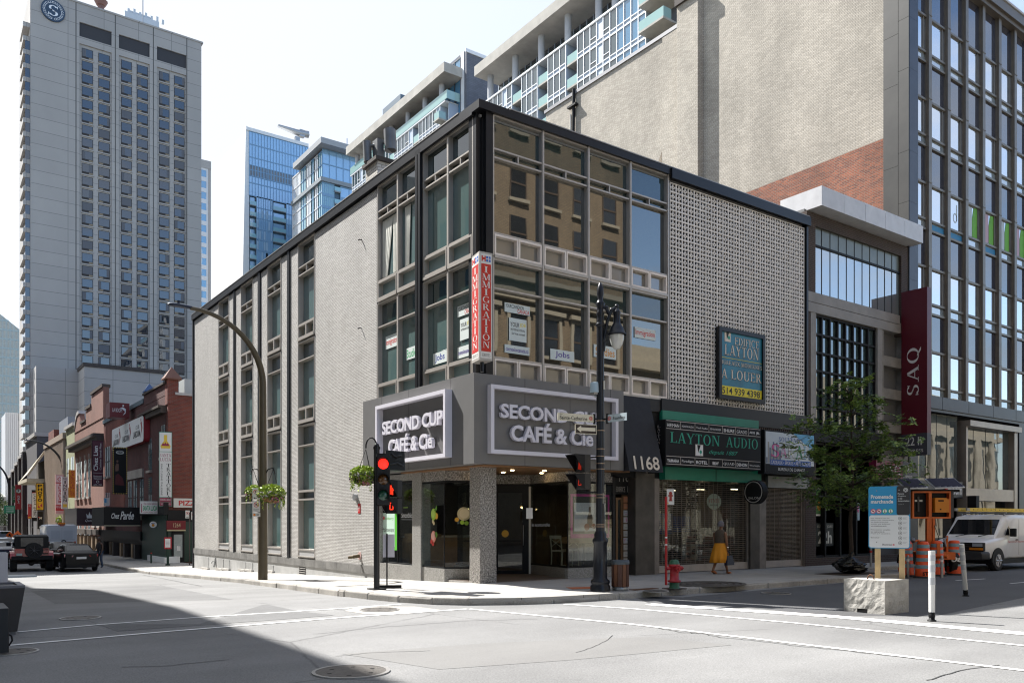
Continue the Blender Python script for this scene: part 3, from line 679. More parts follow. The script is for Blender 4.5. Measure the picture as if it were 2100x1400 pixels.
def cafe_chair(x, y, rz, label):
    t = thing('cafe_chair', label, 'chair', (0, 0, 0), 'chairs at the high table inside the cafe'); W = M('cream_wood', (.55, .50, .38), .5)
    m = MB(); m.box(-.2, .2, -.2, .2, .72, .76); m.build('seat', W, t, bevel=.01)
    for a in (-.18, .18):
        m = MB(); m.tube([(a, .22, 0), (a, .17, .73), (a, .2, .9), (a, .25, 1.15)], .018, 6); m.build('leg', W, t)
        m = MB(); m.tube([(a, -.22, 0), (a, -.17, .73)], .018, 6); m.build('leg', W, t)
    m = MB(); m.box(-.2, .2, .23, .26, 1.1, 1.2); m.tube([(-.18, .21, .85), (.18, .24, 1.1)], .01, 5); m.tube([(.18, .21, .85), (-.18, .24, 1.1)], .01, 5); m.build('backrest', W, t)
    m = MB(); m.tube([(-.18, -.2, .28), (.18, -.2, .28)], .012, 5); m.tube([(-.18, .21, .28), (.18, .21, .28)], .012, 5); m.build('stretcher', W, t)
    put(t, (x, y, .012), rz); return t
cafe_chair(15.55, 19.15, 1.9, 'cream wooden cafe chair standing left of the pink framed poster')
cafe_chair(16.25, 19.5, -1.2, 'cream wooden cafe chair half hidden behind the ornate lamp post')
t = thing('high_table', 'oak high table behind the right cafe window', 'table', (16.0, 19.1, .012))
m = MB(); m.box(15.5, 16.7, 18.75, 19.4, .98, 1.16); m.build('tabletop', M('oak_front'), t, bevel=.01)
for x in (15.6, 16.6):
    for y in (18.85, 19.3): m = MB(); m.box(x-.03, x+.03, y-.03, y+.03, .012, .98); m.build('leg', BLK2, t)
t = thing('framed_poster', 'pink framed cafe poster of a drink bottle hanging behind the corner window', 'poster', (15.9, YA+.12, 1.2))
u0, z0 = pA(1167, 1103, YA+.15); u1, z1 = pA(1246, 1014, YA+.15)
C = FA(YA+.07); m = MB(C); m.box(u0, u1, z0, z1, -.02, 0); m.build('frame', M('magenta_frame', (.65, .02, .25), .5), t)
m = MB(C); m.box(u0+.07, u1-.07, z0+.12, z1-.07, 0, .004); m.box(u0+.12, u1-.16, z0+.2, z1-.25, .004, .008, 1)
cx = (u0+u1)/2-.03; m.prism([(cx-.1, z0+.3), (cx+.1, z0+.3), (cx+.1, z0+.6), (cx+.04, z0+.75), (cx+.04, z0+.9), (cx-.04, z0+.9), (cx-.04, z0+.75), (cx-.1, z0+.6)], .008, .012, 2)
m.disc(cx-.12, z0+.32, .1, .012, .015, 3); m.disc(cx+.14, z0+.34, .08, .012, .015, 3); m.ring(cx+.16, z0+.5, .05, .07, .012, .016, 1); m.text('30', cx+.05, cx+.2, z0+.24, z0+.34, .017, 1)
m.build('print', [M('print_dark', (.05, .045, .03), .6), M('print_pale', (.8, .75, .74), .6), M('print_brown', (.09, .06, .05), .5), M('print_red', (.35, .07, .03), .5)], t)
m = MB(A); m.text('les incontournables', aX(1104), aX(1141), pA(1104, 1079)[1], pA(1104, 1072)[1], -.3); m.build('window_lettering', M('grey_letters', (.3, .3, .3), .7), b1)
m = MB(A); u, z = pA(1097, 1063); m.box(u, u+.22, z, z+.3, -.4, -.395); u, z = pA(1017, 1055, 19.9); m.build('window_notice', M('white_paper', (.7, .7, .68), .8), b1)
m = MB(D); m.box(.0, .06, 1.55, 1.95, .03, .035); m.build('window_notice', M('white_paper'), b1)
# fruit stickers on the left vitrine
GRN = M('sticker_green', (.28, .45, .03), .6); PNK = M('sticker_pink', (.62, .22, .16), .6); CRE = M('sticker_cream', (.55, .45, .25), .6); ORA = M('sticker_orange', (.6, .3, .02), .6); LEAF = M('sticker_leaf', (.1, .25, .02), .6)
m = MB(B)
u, z = pB(889, 1054); m.disc(u, z, .17, .0, .003, 0, ru=.8); m.disc(u-.02, z+.02, .12, .003, .005, 5, ru=.8); m.prism([(u+.05, z+.1), (u+.18, z+.26), (u+.2, z+.12)], .003, .006, 4); m.disc(u+.16, z-.05, .09, .0, .002, 3); m.disc(u-.03, z-.2, .06, .0, .002, 2); m.disc(u+.02, z-.26, .05, 0, .003, 2)
u, z = pB(889, 1100); m.disc(u, z, .17, .0, .003, 1, ru=.8); m.disc(u-.02, z+.02, .12, .003, .005, 6, ru=.8); m.disc(u-.1, z-.14, .07, .003, .006, 7); m.disc(u-.02, z-.2, .06, .003, .006, 7); m.disc(u+.14, z+.06, .08, 0, .003, 4)
m.build('fruit_sticker', [GRN, PNK, CRE, ORA, LEAF, M('sticker_lime', (.4, .55, .1), .6), M('sticker_rose', (.75, .4, .33), .6), M('sticker_red', (.5, .03, .02), .6)], b1)
Q = FY((XB+.02, yv, 0), atan2(yd-yv, xd-XB))
m = MB(Q); m.disc(.55, 1.84, .19, .002, .006, 0); m.disc(.56, 1.85, .14, .006, .009, 1); m.disc(.35, 1.68, .06, .002, .006, 2); m.disc(.72, 1.9, .07, .002, .005, 3); m.disc(.5, 1.6, .06, .002, .006, 4); m.disc(.62, 1.58, .06, .002, .006, 4)
m.build('fruit_sticker', [CRE, M('sticker_tan', (.62, .52, .33), .6), ORA, M('sticker_rose'), GRN], b1)
m = MB(B); u0, z0 = pB(818, 1061); u1, z1 = pB(841, 1050); m.text('Smoothies', u0, u1, z0, z1, -.09); m.box(u0, u1+.02, z0-.06, z0-.052, -.09, -.089)
u, z = pB(822, 1041); m.box(u, u+.28, z, z+.02, -.09, -.089, 1); m.box(u, u+.28, z+.1, z+.2, -.09, -.0895, 0) if False else None
m.build('window_lettering', [M('white_letters', (.75, .75, .75), .7), GRN], b1)
m = MB(B); m.box(bU(806), bU(846), 1.0, 1.25, -1.0, -.4); m.build('cafe_counter', M('oak_front'), b1)
# green opening poster standing inside the side window
t = thing('opening_poster', 'tall pale green now open poster fixed inside the side cafe window', 'poster', (XB+.1, 24.5, 1.2))
u0, z0 = pB(778.5, 1126); u1, z1 = pB(808, 1023)
m = MB(B); m.box(u0, u1, z0, z1, -.105, -.095); m.build('sheet', M('leaf_green', (.10, .48, .04), .5), t)
m = MB(B); m.box(u0, u1-.13, z0+.1, z1-.02, -.095, -.091); m.box(u0+.05, u1-.17, z1-.42, z1-.06, -.091, -.088, 1)
m.text('SECOND CUP', u0+.09, u1-.2, z1-.20, z1-.10, -.087, 2); m.text('CAFÉ & Cie', u0+.1, u1-.21, z1-.36, z1-.25, -.087, 2)
m.text('pinkberry', u0+.12, u1-.2, z1-.66, z1-.55, -.089, 3); m.disc(u0+.12, z1-.58, .06, -.09, -.0885, 4)
m.text('Maintenant', u0+.02, u1-.15, z1-1.02, z1-.88, -.089, 5); m.text('ouvert', u0+.12, u1-.25, z1-1.22, z1-1.09, -.089, 5)
m.build('print', [M('mint', (.55, .72, .62), .5), BLK2, WHT, M('print_green', (.15, .4, .05), .5), M('print_rose', (.6, .1, .12), .5), M('ink', (.02, .02, .02), .6)], t)
# ---------------------------------------------------------------- signs and shop fronts of the corner building
LIT = M('white_channel_letter', (.66, .64, .70), .45); LSIDE = M('cream_return', (.6, .56, .5), .5)
def frame_rect(m, u0, u1, z0, z1, w0, w1, t, mm=0):
    m.box(u0, u1, z0, z0+t, w0, w1, mm); m.box(u0, u1, z1-t, z1, w0, w1, mm); m.box(u0, u0+t, z0+t, z1-t, w0, w1, mm); m.box(u1-t, u1, z0+t, z1-t, w0, w1, mm)
def cafe_sign(fr, u0, u1, z0, z1, depth, label, pos, tx):
    t = thing('cafe_sign', label, 'sign', pos, 'raised letter signs of the corner cafe')
    m = MB(fr); frame_rect(m, u0, u1, z0, z1, .004, depth, .10); m.build('frame', LIT, t)
    W, H = u1-u0, z1-z0
    for i, (s, a, b, c, d) in enumerate(tx):
        m = MB(fr); m.text(s, u0+W*a, u0+W*b, z0+H*c, z0+H*d, .04, 0, bold=.028, ext=.10); m.build('lettering', LIT, t)
Yf, Xf = YA-P, XB-P
u0, z0 = pA(1004, 930, Yf-.1); u1, z1 = pA(1265, 788, Yf-.1)
z0 = pA(1006, 929, Yf-.1)[1]; z1 = pA(1006, 788, Yf-.1)[1]
cafe_sign(FA(Yf), u0, u1, z0, z1, .17, 'large framed white letter cafe sign on the shaded side of the corner fascia', (13, Yf, 3.4),
          [('SECOND CUP', .075, .875, .53, .74), ('CAFÉ & Cie', .15, .79, .20, .50)])
u0 = pB(778, 0, Xf-.08)[0]; u1 = pB(922, 0, Xf-.08)[0]; z0 = pB(924, 936, Xf-.15)[1]; z1 = pB(924, 796, Xf-.15)[1]
cafe_sign(FB(Xf), u0, u1, z0, z1, .22, 'framed white letter cafe sign on the sunlit side of the corner fascia', (Xf, 21, 3.4),
          [('SECOND CUP', .07, .93, .50, .72), ('CAFÉ & Cie', .17, .80, .17, .46)])
# immigration blade box on the corner column: two faces meeting at the corner
t = thing('corner_lightbox', 'tall red and white two sided lightbox sign on the black corner column', 'sign', (XB-.1, YA-.1, 5.6))
z0, z1 = pA(988, 745, YA-.3)[1], pA(988, 528, YA-.3)[1]
ca = Vector((XB-.22, YA-.02, 0)); 
pA0 = Vector((XB-.10, YA-.42, 0))            # near vertical edge
pL = Vector((XB-.62, YA+.36, 0)); pR = Vector((XB+.42, YA-.30, 0)); bk = Vector((XB+.02, YA+.02, 0))
def vat(px, d):                               # point on the sight line px at view depth d
    r = ray(px); return Vector((r[0]*d, r[1]*d, 0))
pA0, pL, pR, bk = vat(983, 20.75), vat(967.5, 21.25), vat(1010, 20.95), vat(988, 21.45)
m = MB(); m.prism([(p.x, p.y) for p in (pL, pA0, pR, bk)], z0, z1); m.build('case', M('lightbox_case', (.45, .42, .38), .5), t)
for (a, c), nm in (((pL, pA0), 0), ((pA0, pR), 1)):
    fr = FY(a, atan2((c-a).y, (c-a).x)); W = (c-a).length; H = z1-z0
    m = MB(fr); m.box(.03, W-.03, z0+.05, z1-.05, .002, .006, 0); m.box(.05, W-.05, z0+.22, z1-.30, .006, .010, 1)
    s = 'IMMIGRATION'; hh = (H-.22-.30-.12)/len(s)
    for i, ch in enumerate(s):
        zt = z1-.36-hh*i; wd = min(.86, {'I': .36, 'M': .86, 'R': .72, 'A': .72}.get(ch, .7)); cu_ = W/2
        m.text(ch, cu_-wd*(W-.1)/2, cu_+wd*(W-.1)/2, zt-hh*.84, zt, .013, 0, font='serif')
    m.text('SERVICES', .07, W-.07, z0+.09, z0+.17, .008, 2, font='serif')
    q = (W-.12)/2; m.box(.06, .06+q*.28, z1-.24, z1-.1, .008, .010, 1); m.box(.06+q*.66, .06+q*.92, z1-.24, z1-.1, .008, .010, 1); m.disc(.06+q*.47, z1-.17, .03, .008, .010, 1, 8)
    m.box(.06+q, W-.06, z1-.24, z1-.1, .008, .010, 3); m.box(.06+q, W-.06, z1-.18, z1-.16, .010, .011, 0); m.box(.06+q*1.45, .06+q*1.6, z1-.24, z1-.1, .010, .011, 0)
    m.build('panel', [M('lightbox_white', (.72, .70, .66), .4), M('lightbox_red', (.55, .025, .015), .35), BLK2, M('flag_blue', (.05, .15, .5), .5)], t)
m = MB(); c0 = (pL+pR)/2; m.cyl((c0.x, c0.y, z0-.25), (c0.x, c0.y, z0), .05, n=8); m.build('bracket', BLK, t)
# notices in the office windows
PAPER = M('poster_paper', (.62, .68, .66), .6); RD = M('poster_red', (.6, .04, .03), .6); GN = M('poster_green', (.03, .35, .12), .6); BL = M('poster_blue', (.03, .05, .3), .6); PU = M('poster_violet', (.10, .06, .30), .6); OR = M('poster_orange', (.65, .28, .02), .6); INK = M('ink', (.02, .02, .02), .6); YL = M('poster_yellow', (.75, .6, .02), .6)
def notice(fn, fr, x0, y0, x1, y1, ink, txt, label, depth=-.10):
    # corner pixels of left and right edges; slope handled by the real plane
    u0, za = fn(x0, y0); u1, _ = fn(x1, y0); _, zb = fn(x0, y1)
    t = thing('window_notice', label, 'notice', fr((u0, zb, depth)), 'notices in the second floor windows')
    m = MB(fr); m.box(u0, u1, zb, za, depth, depth+.006); m.build('sheet', PAPER, t)
    m = MB(fr); W, H = u1-u0, za-zb
    for s, a, b, c, d, k in txt: m.text(s, u0+W*a, u0+W*b, zb+H*c, zb+H*d, depth+.008, k, bold=.012)
    m.build('lettering', ink, t)
notice(pA, A, 1133, 713, 1182, 735, [PU], [('Jobs', .2, .8, .15, .85, 0)], 'white notice reading Jobs in the second bay of the shaded side')
notice(pA, A, 1222, 704, 1268, 730, [OR], [('Studies', .08, .93, .18, .82, 0)], 'white notice with orange lettering behind the ornate lamp post')
notice(pA, A, 1306, 668, 1349, 690, [RD], [('Immigration', .04, .96, .15, .8, 0)], 'white notice with red lettering in the bay beside the block screen')
notice(pA, A, 1039, 618, 1091, 637, [INK, RD], [('YOURCONNEXION', .04, .75, .5, .9, 0), ('CANADA', .5, .98, .06, .5, 1)], 'white notice with a red maple word at the top of the first shaded bay')
notice(pA, A, 1048, 649, 1084, 696, [INK, YL], [('YOUR', .08, .58, .62, .82, 0), ('JOB', .6, .95, .62, .82, 1), ('INTERNATIONAL', .1, .92, .45, .55, 0), ('Service-conseil', .15, .9, .28, .38, 0)], 'square white and yellow job notice in the middle of the first shaded bay')
notice(pA, A, 1039, 704, 1090, 721, [PU], [('connexioncanada.ca', .04, .96, .25, .75, 0)], 'white web address strip at the foot of the first shaded bay')
notice(pB, B, 784, 690, 809, 716, [RD], [('Immigration', .05, .95, .15, .75, 0)], 'white notice with red lettering on the sunlit side next to the brick', -.12)
notice(pB, B, 826, 714, 851, 738, [GN], [('Studies', .06, .94, .15, .85, 0)], 'white notice with green lettering on the sunlit side', -.12)
notice(pB, B, 881, 725, 909, 748, [BL], [('Jobs', .15, .85, .12, .85, 0)], 'white notice reading Jobs on the sunlit side of the corner', -.12)
notice(pB, B, 931, 628, 964, 650, [INK, RD], [('YOURCONNEXION', .04, .8, .5, .9, 0), ('CANADA', .45, .98, .06, .5, 1)], 'small white notice high in the last sunlit bay before the corner', -.12)
notice(pB, B, 936, 655, 960, 698, [INK, YL], [('YOUR', .08, .58, .62, .82, 0), ('JOB', .6, .95, .62, .82, 1), ('INTERNATIONAL', .1, .92, .45, .55, 0)], 'square white and yellow notice in the last sunlit bay before the corner', -.12)
notice(pB, B, 931, 712, 962, 735, [PU], [('connexioncanada.ca', .05, .95, .3, .7, 0)], 'white web address strip in the last sunlit bay before the corner', -.12)
# small wall fittings on the brick side
def fitting(name, px, py, label, cat, fn):
    u, z = pB(px, py); t = thing(name, label, cat, B((u, z, 0))); fn(t, u, z); return t
def f1(t, u, z):
    m = MB(B); m.cyl((u, z, 0), (u, z, .1), .12, .11, n=14); m.build('bell', GRYM, t)
fitting('alarm_bell', 731, 1019, 'grey round alarm bell on the pale brick beside the traffic light', 'alarm bell', f1)
def f2(t, u, z):
    m = MB(B); m.box(u-.09, u+.09, z-.16, z+.16, 0, .015); m.build('plate', RED, t); m = MB(B); m.box(u-.012, u+.012, z-.1, z+.02, .015, .018); m.box(u-.05, u-.03, z, z+.08, .015, .018); m.box(u+.03, u+.05, z, z+.08, .015, .018); m.box(u-.05, u+.05, z-.01, z+.015, .015, .018); m.build('symbol', WHT, t)
fitting('standpipe_sign', 737, 1042, 'small red plate with a white fire connection symbol on the brick', 'sign', f2)
def f3(t, u, z):
    m = MB(B); m.cyl((u, z, 0), (u, z, .02), .13, n=14, m=1); m.cyl((u, z, .02), (u-.02, z-.03, .22), .06, n=10); m.cyl((u-.02, z-.03, .22), (u-.1, z-.05, .38), .055, .045, n=10); m.build('pipe', [M('dull_brass', (.12, .09, .05), .5, .5), M('pink_flange', (.5, .33, .3), .7)], t)
fitting('fire_connection', 738, 1139, 'short brass fire hose connection low on the brick wall', 'hose connection', f3)
def f4(t, u, z):
    m = MB(B); m.box(u-.08, u+.08, z-.08, z+.08, 0, .01); m.tube([(u, z, .01), (u, z, .12), (u, z-.1, .2)], .03, 8); m.tube([(u+.15, z+.25, 0), (u+.15, z-.28, .1)], .045, 8); m.build('valve', FND, t)
fitting('wall_hydrant', 441, 1150, 'pale painted standpipe valve near the far end of the wall foot', 'valve', f4)
for px, py, lb in [(741, 673, 'small dark hook high in the brick panel left of the corner bays'), (742, 492, 'small dark hook just below the roof in the brick panel')]:
    def f5(t, u, z):
        m = MB(B); m.tube([(u, z, 0), (u, z, .08), (u, z-.03, .13)], .018, 6); m.build('hook', BLK2, t)
    fitting('wall_hook', px, py, lb, 'hook', f5)
# ---- ground floor of the Sainte-Catherine side
STD = M('dark_marble', (.055, .048, .042), .45, var=.5, scale=2.2); STM = M('grey_marble', (.20, .175, .155), .5, var=.35, scale=2.2)
each(A, [(aX(1302), aX(1341), -.1, 3.3, -.6, .03), (aX(1537), aX(1556), -.1, 3.0, -.5, .04)], 'marble_pier', STD, b1)
each(A, [(aX(1341), aX(1351), -.1, 2.95, -.5, .025), (aX(1556), aX(1570), -.1, 3.0, -.5, .025), (aX(1647.5), XE-.15, -.1, 3.0, -.5, .025)], 'marble_pier', STM, b1)
m = MB(A); m.box(XE-.15, XE, -.1, 4.8, -.3, .05); m.build('brick_pier', brick('dark_brown_brick', (.06, .035, .028), (.045, .028, .022), (.08, .07, .06), .2, .07), b1)
m = MB(A); m.box(16.6, XE-.15, 2.95, 5.1, -.3, 0); m.build('shop_lintel', BLK2, b1)
# entry 1168
ue0, ue1 = aX(1262), aX(1302)
m = MB(A); m.box(ue0, ue1, 0, 3.3, -1.3, -1.2); m.box(ue0-.1, ue0, .3, 3, -1.2, 0); m.build('entry_wall', DRK, b1)
DB = M('bronze_door', (.16, .095, .05), .4, .4)
u0, u1 = aX(1262.5, YA+.35), aX(1276, YA+.35)
m = MB(FA(YA+.35)); frame_rect(m, u0, u1, .05, 2.35, -.04, .02, .07); dr = m.build('entry_door', DB, b1)
m = MB(FA(YA+.35)); m.box(u0+.07, u1-.07, .12, 2.28, -.02, -.01); m.build('pane', GLZ, dr)
m = MB(FA(YA+.35)); m.tube([(u1-.1, .9, .02), (u1-.1, .9, .07), (u1-.1, 1.25, .07), (u1-.1, 1.25, .02)], .015, 6); m.build('handle', DB, dr)
t = thing('tenant_directory', 'column of white and copper tenant plates beside the bronze entry door', 'sign', (aX(1287), YA+.33, .3))
u0, u1 = aX(1276.5, YA+.33), aX(1297.5, YA+.33)
m = MB(FA(YA+.33)); m.box(u0, u1, .02, 2.42, -.05, 0); m.build('board', DB, t)
rows_ = [((.42, .18, .09), ''), ((.42, .18, .09), ''), ((.5, .52, .5), 'b'), ((.55, .52, .52), 'p'), ((.5, .5, .45), 'g'), ((.5, .48, .44), 't'), ((.5, .5, .5), 'y'), ((.5, .46, .4), ''), ((.5, .46, .4), ''), ((.48, .45, .4), '')]
for i, (c, k) in enumerate(rows_):
    zt = 2.38-i*.208
    m = MB(FA(YA+.33)); m.box(u0+.04, u1-.03, zt-.17, zt, .001, .012, 0)
    if k == 'b': m.text('EuroConnect', u0+.05, u1-.05, zt-.08, zt-.03, .014, 1); m.box(u0+.08, u1-.08, zt-.12, zt-.11, .012, .014, 2)
    if k == 'p': m.text('IC', u0+.12, u1-.12, zt-.14, zt-.03, .014, 2, font='serif')
    if k in 'gt' and k: m.text('Centre de service', u0+.07, u1-.06, zt-.12, zt-.07, .014, 3)
    if k == 'y': m.text('Y', u0+.05, u0+.12, zt-.14, zt-.04, .014, 2); m.text('VOYAGES', u0+.16, u1-.06, zt-.1, zt-.06, .014, 1)
    if not k: m.text('Suite', u0+.1, u1-.12, zt-.1, zt-.06, .014, 3)
    m.build('plate', [M('plate_%d' % i, c, .5), BL, M('print_magenta', (.5, .02, .2), .6), M('print_grey', (.2, .2, .2), .6)], t)
m = MB(FA(YA+.30)); u0, u1 = aX(1262, YA+.3), aX(1298, YA+.3); m.box(u0, u1, 2.45, 3.28, -.05, 0); m.text('1168', u0+.15, u0+.72, 2.83, 3.1, .002, 1, font='sans'); m.text('EDIFICE', u0+.02, u0+.4, 2.52, 2.68, .002, 1, font='serif'); m.text('LAYTON', u0+.48, u0+.98, 2.52, 2.7, .002, 1, font='serif')
t = m.build('entry_sign', [BLK2, M('dim_silver', (.4, .38, .35), .5)], None, 'black panel with silver lettering over the recessed entry door', 'sign', loc=(u0, YA+.3, 2.4))
# black number awning
t = thing('entry_awning', 'black sloping canvas awning with the white number 1168', 'awning', (17.1, YA, 3.0))
ua, ub2 = 16.62, 18.02; CAN = M('black_canvas', (.013, .013, .016), .75, var=.25, scale=5, bump=.2, bscale=25)
m = MB(A); za, zb = 5.36, 3.08
prof = [(za, .08), (za, .12), (4.6, .34), (3.4, .66), (zb, .72), (zb, .70)]
m.add([(u, z, w_) for u in (ua, ub2) for z, w_ in prof], [(i, i+1, i+7, i+6) for i in range(5)]); m.face([(ua, z, w_) for z, w_ in prof]+[(ua, zb, .08)]); m.face([(ub2, z, w_) for z, w_ in prof]+[(ub2, zb, .08)])
m.build('canvas', CAN, t)
sw = (.72-.66)/(3.4-zb); NF = Fr((0, YA-.72, zb), (1, 0, 0), Vector((0, .27, 1)).normalized(), Vector((0, -1, .27)).normalized())
m = MB(Fr((0, YA-.725, zb), (1, 0, 0), Vector((0, .19, 1)).normalized(), Vector((0, -1, .19)).normalized())); m.text('1168', ua+.22, ub2-.14, .06, .47, .012, 0, bold=.015); m.build('number', M('cream_number', (.66, .58, .47), .5), t)
# green shop fascia with black lightbox
TEAL = M('sea_green_panel', (.012, .20, .125), .45, var=.12, scale=3)
t = thing('audio_shop_fascia', 'sea green fascia band above the audio shop grille', 'shop fascia', (19, YA, 2.9))
ug0, ug1 = aX(1352), aX(1549)
m = MB(A); m.box(ug0, ug1, 2.92, 3.45, .0, .25); m.box(ug0, ug1, 4.5, 5.05, 0, .14); m.box(ug0, ug1, 3.45, 4.5, 0, .1); m.box((ug0+ug1)/2, (ug0+ug1)/2+.03, 2.92, 3.44, .25, .253, 1); m.build('band', [TEAL, BLK2], t)
Ys = 17.40; us0, us1 = aX(1365, Ys), aX(1560, Ys); zs0, zs1 = 3.31, 4.70
t = thing('audio_shop_sign', 'long black lightbox sign with sea green serif lettering above the audio shop', 'sign', (us0, Ys, zs0))
m = MB(); m.box(us0, us1, Ys, YA-.26, zs0, zs1); m.build('case', BLK2, t)
m = MB(FA(Ys)); W = us1-us0; H = zs1-zs0; SV = M('silver_line', (.5, .45, .42), .5); GT = M('green_letters', (.02, .32, .22), .5)
for z in (.03, .2, .8, .97): m.box(us0+.03, us1-.03, zs0+H*z, zs0+H*z+.018, .002, .006, 0)
for k in range(1, 7): m.box(us0+W*k/7, us0+W*k/7+.012, zs0+H*.03, zs0+H*.2, .002, .005, 0); m.box(us0+W*k/7, us0+W*k/7+.012, zs0+H*.8, zs0+H*.97, .002, .005, 0)
top = [('HIFIMAN', 0), ('MONITOR AUDIO', 0), ('Tivoli Audio', 0), ('SENNHEISER', 0), ('SHURE', 1), ('GRADO', 0), ('AKG  JBL', 1)]
bot = [('YAMAHA', 1), ('Paradigm', 0), ('ROTEL', 1), ('B&W', 1), ('QUAD', 2), ('DENON', 1), ('Wharfedale', 0)]
for rowz, lst in ((.83, top), (.06, bot)):
    for k, (s, b) in enumerate(lst):
        a, c = us0+W*k/7+.06, us0+W*(k+1)/7-.06; hh = .1 if len(s) < 9 else .06
        if s == 'B&W': a += .12; c -= .12
        m.text(s, a, c, zs0+H*rowz+(.07-hh/2)/1.0+.0, zs0+H*rowz+.07+hh/2, .004, 1, bold=.02*b if b != 2 else 0, font='serif' if b == 2 else 'sans')
m.text('LAYTON', us0+W*.045, us0+W*.545, zs0+H*.50, zs0+H*.74, .004, 2, font='serif'); m.text('AUDIO', us0+W*.61, us0+W*.965, zs0+H*.50, zs0+H*.74, .004, 2, font='serif')
m.text('depuis 1887', us0+W*.43, us0+W*.74, zs0+H*.29, zs0+H*.41, .004, 2, shear=.35)
q = us0+W*.29; m.box(q, q+.36, zs0+H*.25, zs0+H*.25+.36, .002, .006, 0); m.box(q+.02, q+.34, zs0+H*.25+.02, zs0+H*.25+.34, .006, .009, 1); m.prism([(q+.08, zs0+H*.25+.34), (q+.24, zs0+H*.25+.34), (q+.13, zs0+H*.25+.1)], .009, .011, 3); m.disc(q+.24, zs0+H*.25+.13, .055, .009, .012, 2); m.box(q+.235, q+.245, zs0+H*.25+.02, zs0+H*.25+.08, .009, .011, 2)
m.build('lettering', [SV, M('white_letters'), GT, BLK2], t)
m = MB(FB(us0)); s = 'LAYTON AUDIO'
for i, ch in enumerate(s):
    if ch != ' ': m.text(ch, -Ys-.34, -Ys-.22, zs1-.16-i*.098-.075, zs1-.16-i*.098, .004, 0, font='serif')
m.build('side_lettering', SV, t)
# souvenir sign
Yv = 17.5; u0, u1 = aX(1570, Yv), aX(1669, Yv); z0, z1 = 3.29, 4.66
t = thing('souvenir_sign', 'colourful sky blue souvenir shop lightbox beside the black audio sign', 'sign', (u0, Yv, z0))
m = MB(); m.box(u0-.06, u1+.05, Yv, YA-.06, z0-.06, z1+.05); m.build('case', BLK2, t)
W, H = u1-u0, z1-z0; m = MB(FA(Yv)); m.box(u0, u1, z0, z1, .002, .006, 0)
m.prism([(u0+W*.55, z1), (u1, z1), (u1, z1-.5), (u0+W*.8, z1-.32)], .006, .008, 1)
for k in range(9): a = u0+.02+k*.09; m.box(a, a+.075, z0+.3, z0+.5+.55*abs(sin(k*1.9)), .0065, .0085+.0003*k, 2+k % 2)
m.box(u0, u1, z0, z0+.28, .006, .0085, 7)
m.text('SOUVENIRS', u0+W*.26, u0+W*.76, z0+H*.77, z0+H*.89, .012, 4, font='serif')
for k, (ch, c) in enumerate(zip('SARAH', (5, 9, 6, 8, 10))):
    a = u0+W*(.11+.165*k); m.text(ch, a-.012, a+W*.155+.012, z0+H*.38-.012, z0+H*.70+.012, .0115, 7, font='serif'); m.text(ch, a, a+W*.155, z0+H*.38, z0+H*.70, .014, c, font='serif')
m.box(u0+W*.09, u0+W*.93, z0+H*.18, z0+H*.32, .0095, .0115, 4); m.text('CADEAUX • SPORTS • ARTS INDIENS', u0+W*.1, u0+W*.92, z0+H*.205, z0+H*.295, .0135, 6)
m.text('BUREAU DE CHANGE', u0+W*.25, u0+W*.8, z0+H*.05, z0+H*.125, .011, 6)
m.build('lettering', [M('sign_sky', (.62, .68, .72), .5), M('sign_blue', (.12, .40, .65), .5), M('sign_tower', (.16, .2, .28), .6), M('sign_stone', (.38, .36, .33), .6), M('sign_deep_blue', (.02, .10, .4), .5), M('sign_pink', (.72, .12, .35), .5), WHT, BLK2, M('sign_green', (.02, .3, .12), .5), M('sign_rose', (.75, .3, .55), .5), M('sign_aqua', (.35, .6, .75), .5)], t)
RIB = M('brown_rib', (.085, .05, .04), .6)
m = MB(A); ur0, ur1 = aX(1551), aX(1660); m.box(ur0, ur1, 4.6, 4.95, 0, .03)
k = ur0
while k < ur1-.1: m.box(k, k+.06, 4.62, 4.93, .03, .07); k += .11
m.build('ribbed_band', RIB, b1)
m = MB(A); m.box(aX(1570), aX(1655), 2.80, 3.2, -.02, .1); m.build('grey_band', M('grey_steel_band', (.22, .23, .23), .5, .4, var=.2), b1)
t = thing('round_shop_sign', 'round black projecting sign between the two shuttered shops', 'sign', (aX(1575), YA-.1, 2.6))
u, z = pB(1584, 1007, 22.55)[0], pA(1584, 1007, 17.6)[1]
m = MB(FB(22.65)); m.cyl((-17.55, 2.60, -.12), (-17.55, 2.60, .12), .40, n=28); m.build('disc', BLK2, t)
m = MB(FB(22.65)); m.ring(-17.55, 2.6, .33, .36, .121, .126, n=28); m.text('SALON', -17.75, -17.3, 2.36, 2.44, .127, bold=.02); m.build('lettering', M('dim_silver'), t); m = MB(); m.box(22.62, 22.68, 17.9, 18.0, 2.5, 2.7); m.build('bracket', BLK2, t)
# roller grilles
def grille(u0, u1, z0, z1, label, pitch, vp, mat, foot):
    t = thing('roller_grille', label, 'roller grille', (u0, YA, z0), 'closed roller grilles')
    m = MB(A); n = int((z1-z0)/pitch)
    for i in range(n+1): z = z0+i*pitch; m.box(u0, u1, z, z+.012, -.10, -.085)
    n = int((u1-u0)/vp)
    for i in range(n+1): u = u0+(u1-u0)*i/n; m.box(u-.006, u+.006, z0, z1, -.085, -.075)
    m.build('bars', mat, t)
    m = MB(A); m.box(u0, u1, foot, z0+.03, -.13, -.07); m.box(u0-.04, u0, foot, z1, -.14, -.05); m.box(u1, u1+.04, foot, z1, -.14, -.05); m.build('rail', M('rail_steel', (.42, .38, .35), .5, .4, var=.15), t)
    return t
gb = M('grille_steel', (.24, .21, .185), .45, .6)
grille(aX(1352.5), aX(1536), .22, 2.93, 'wide open mesh roller grille across the audio shop window', .066, .205, gb, .02)
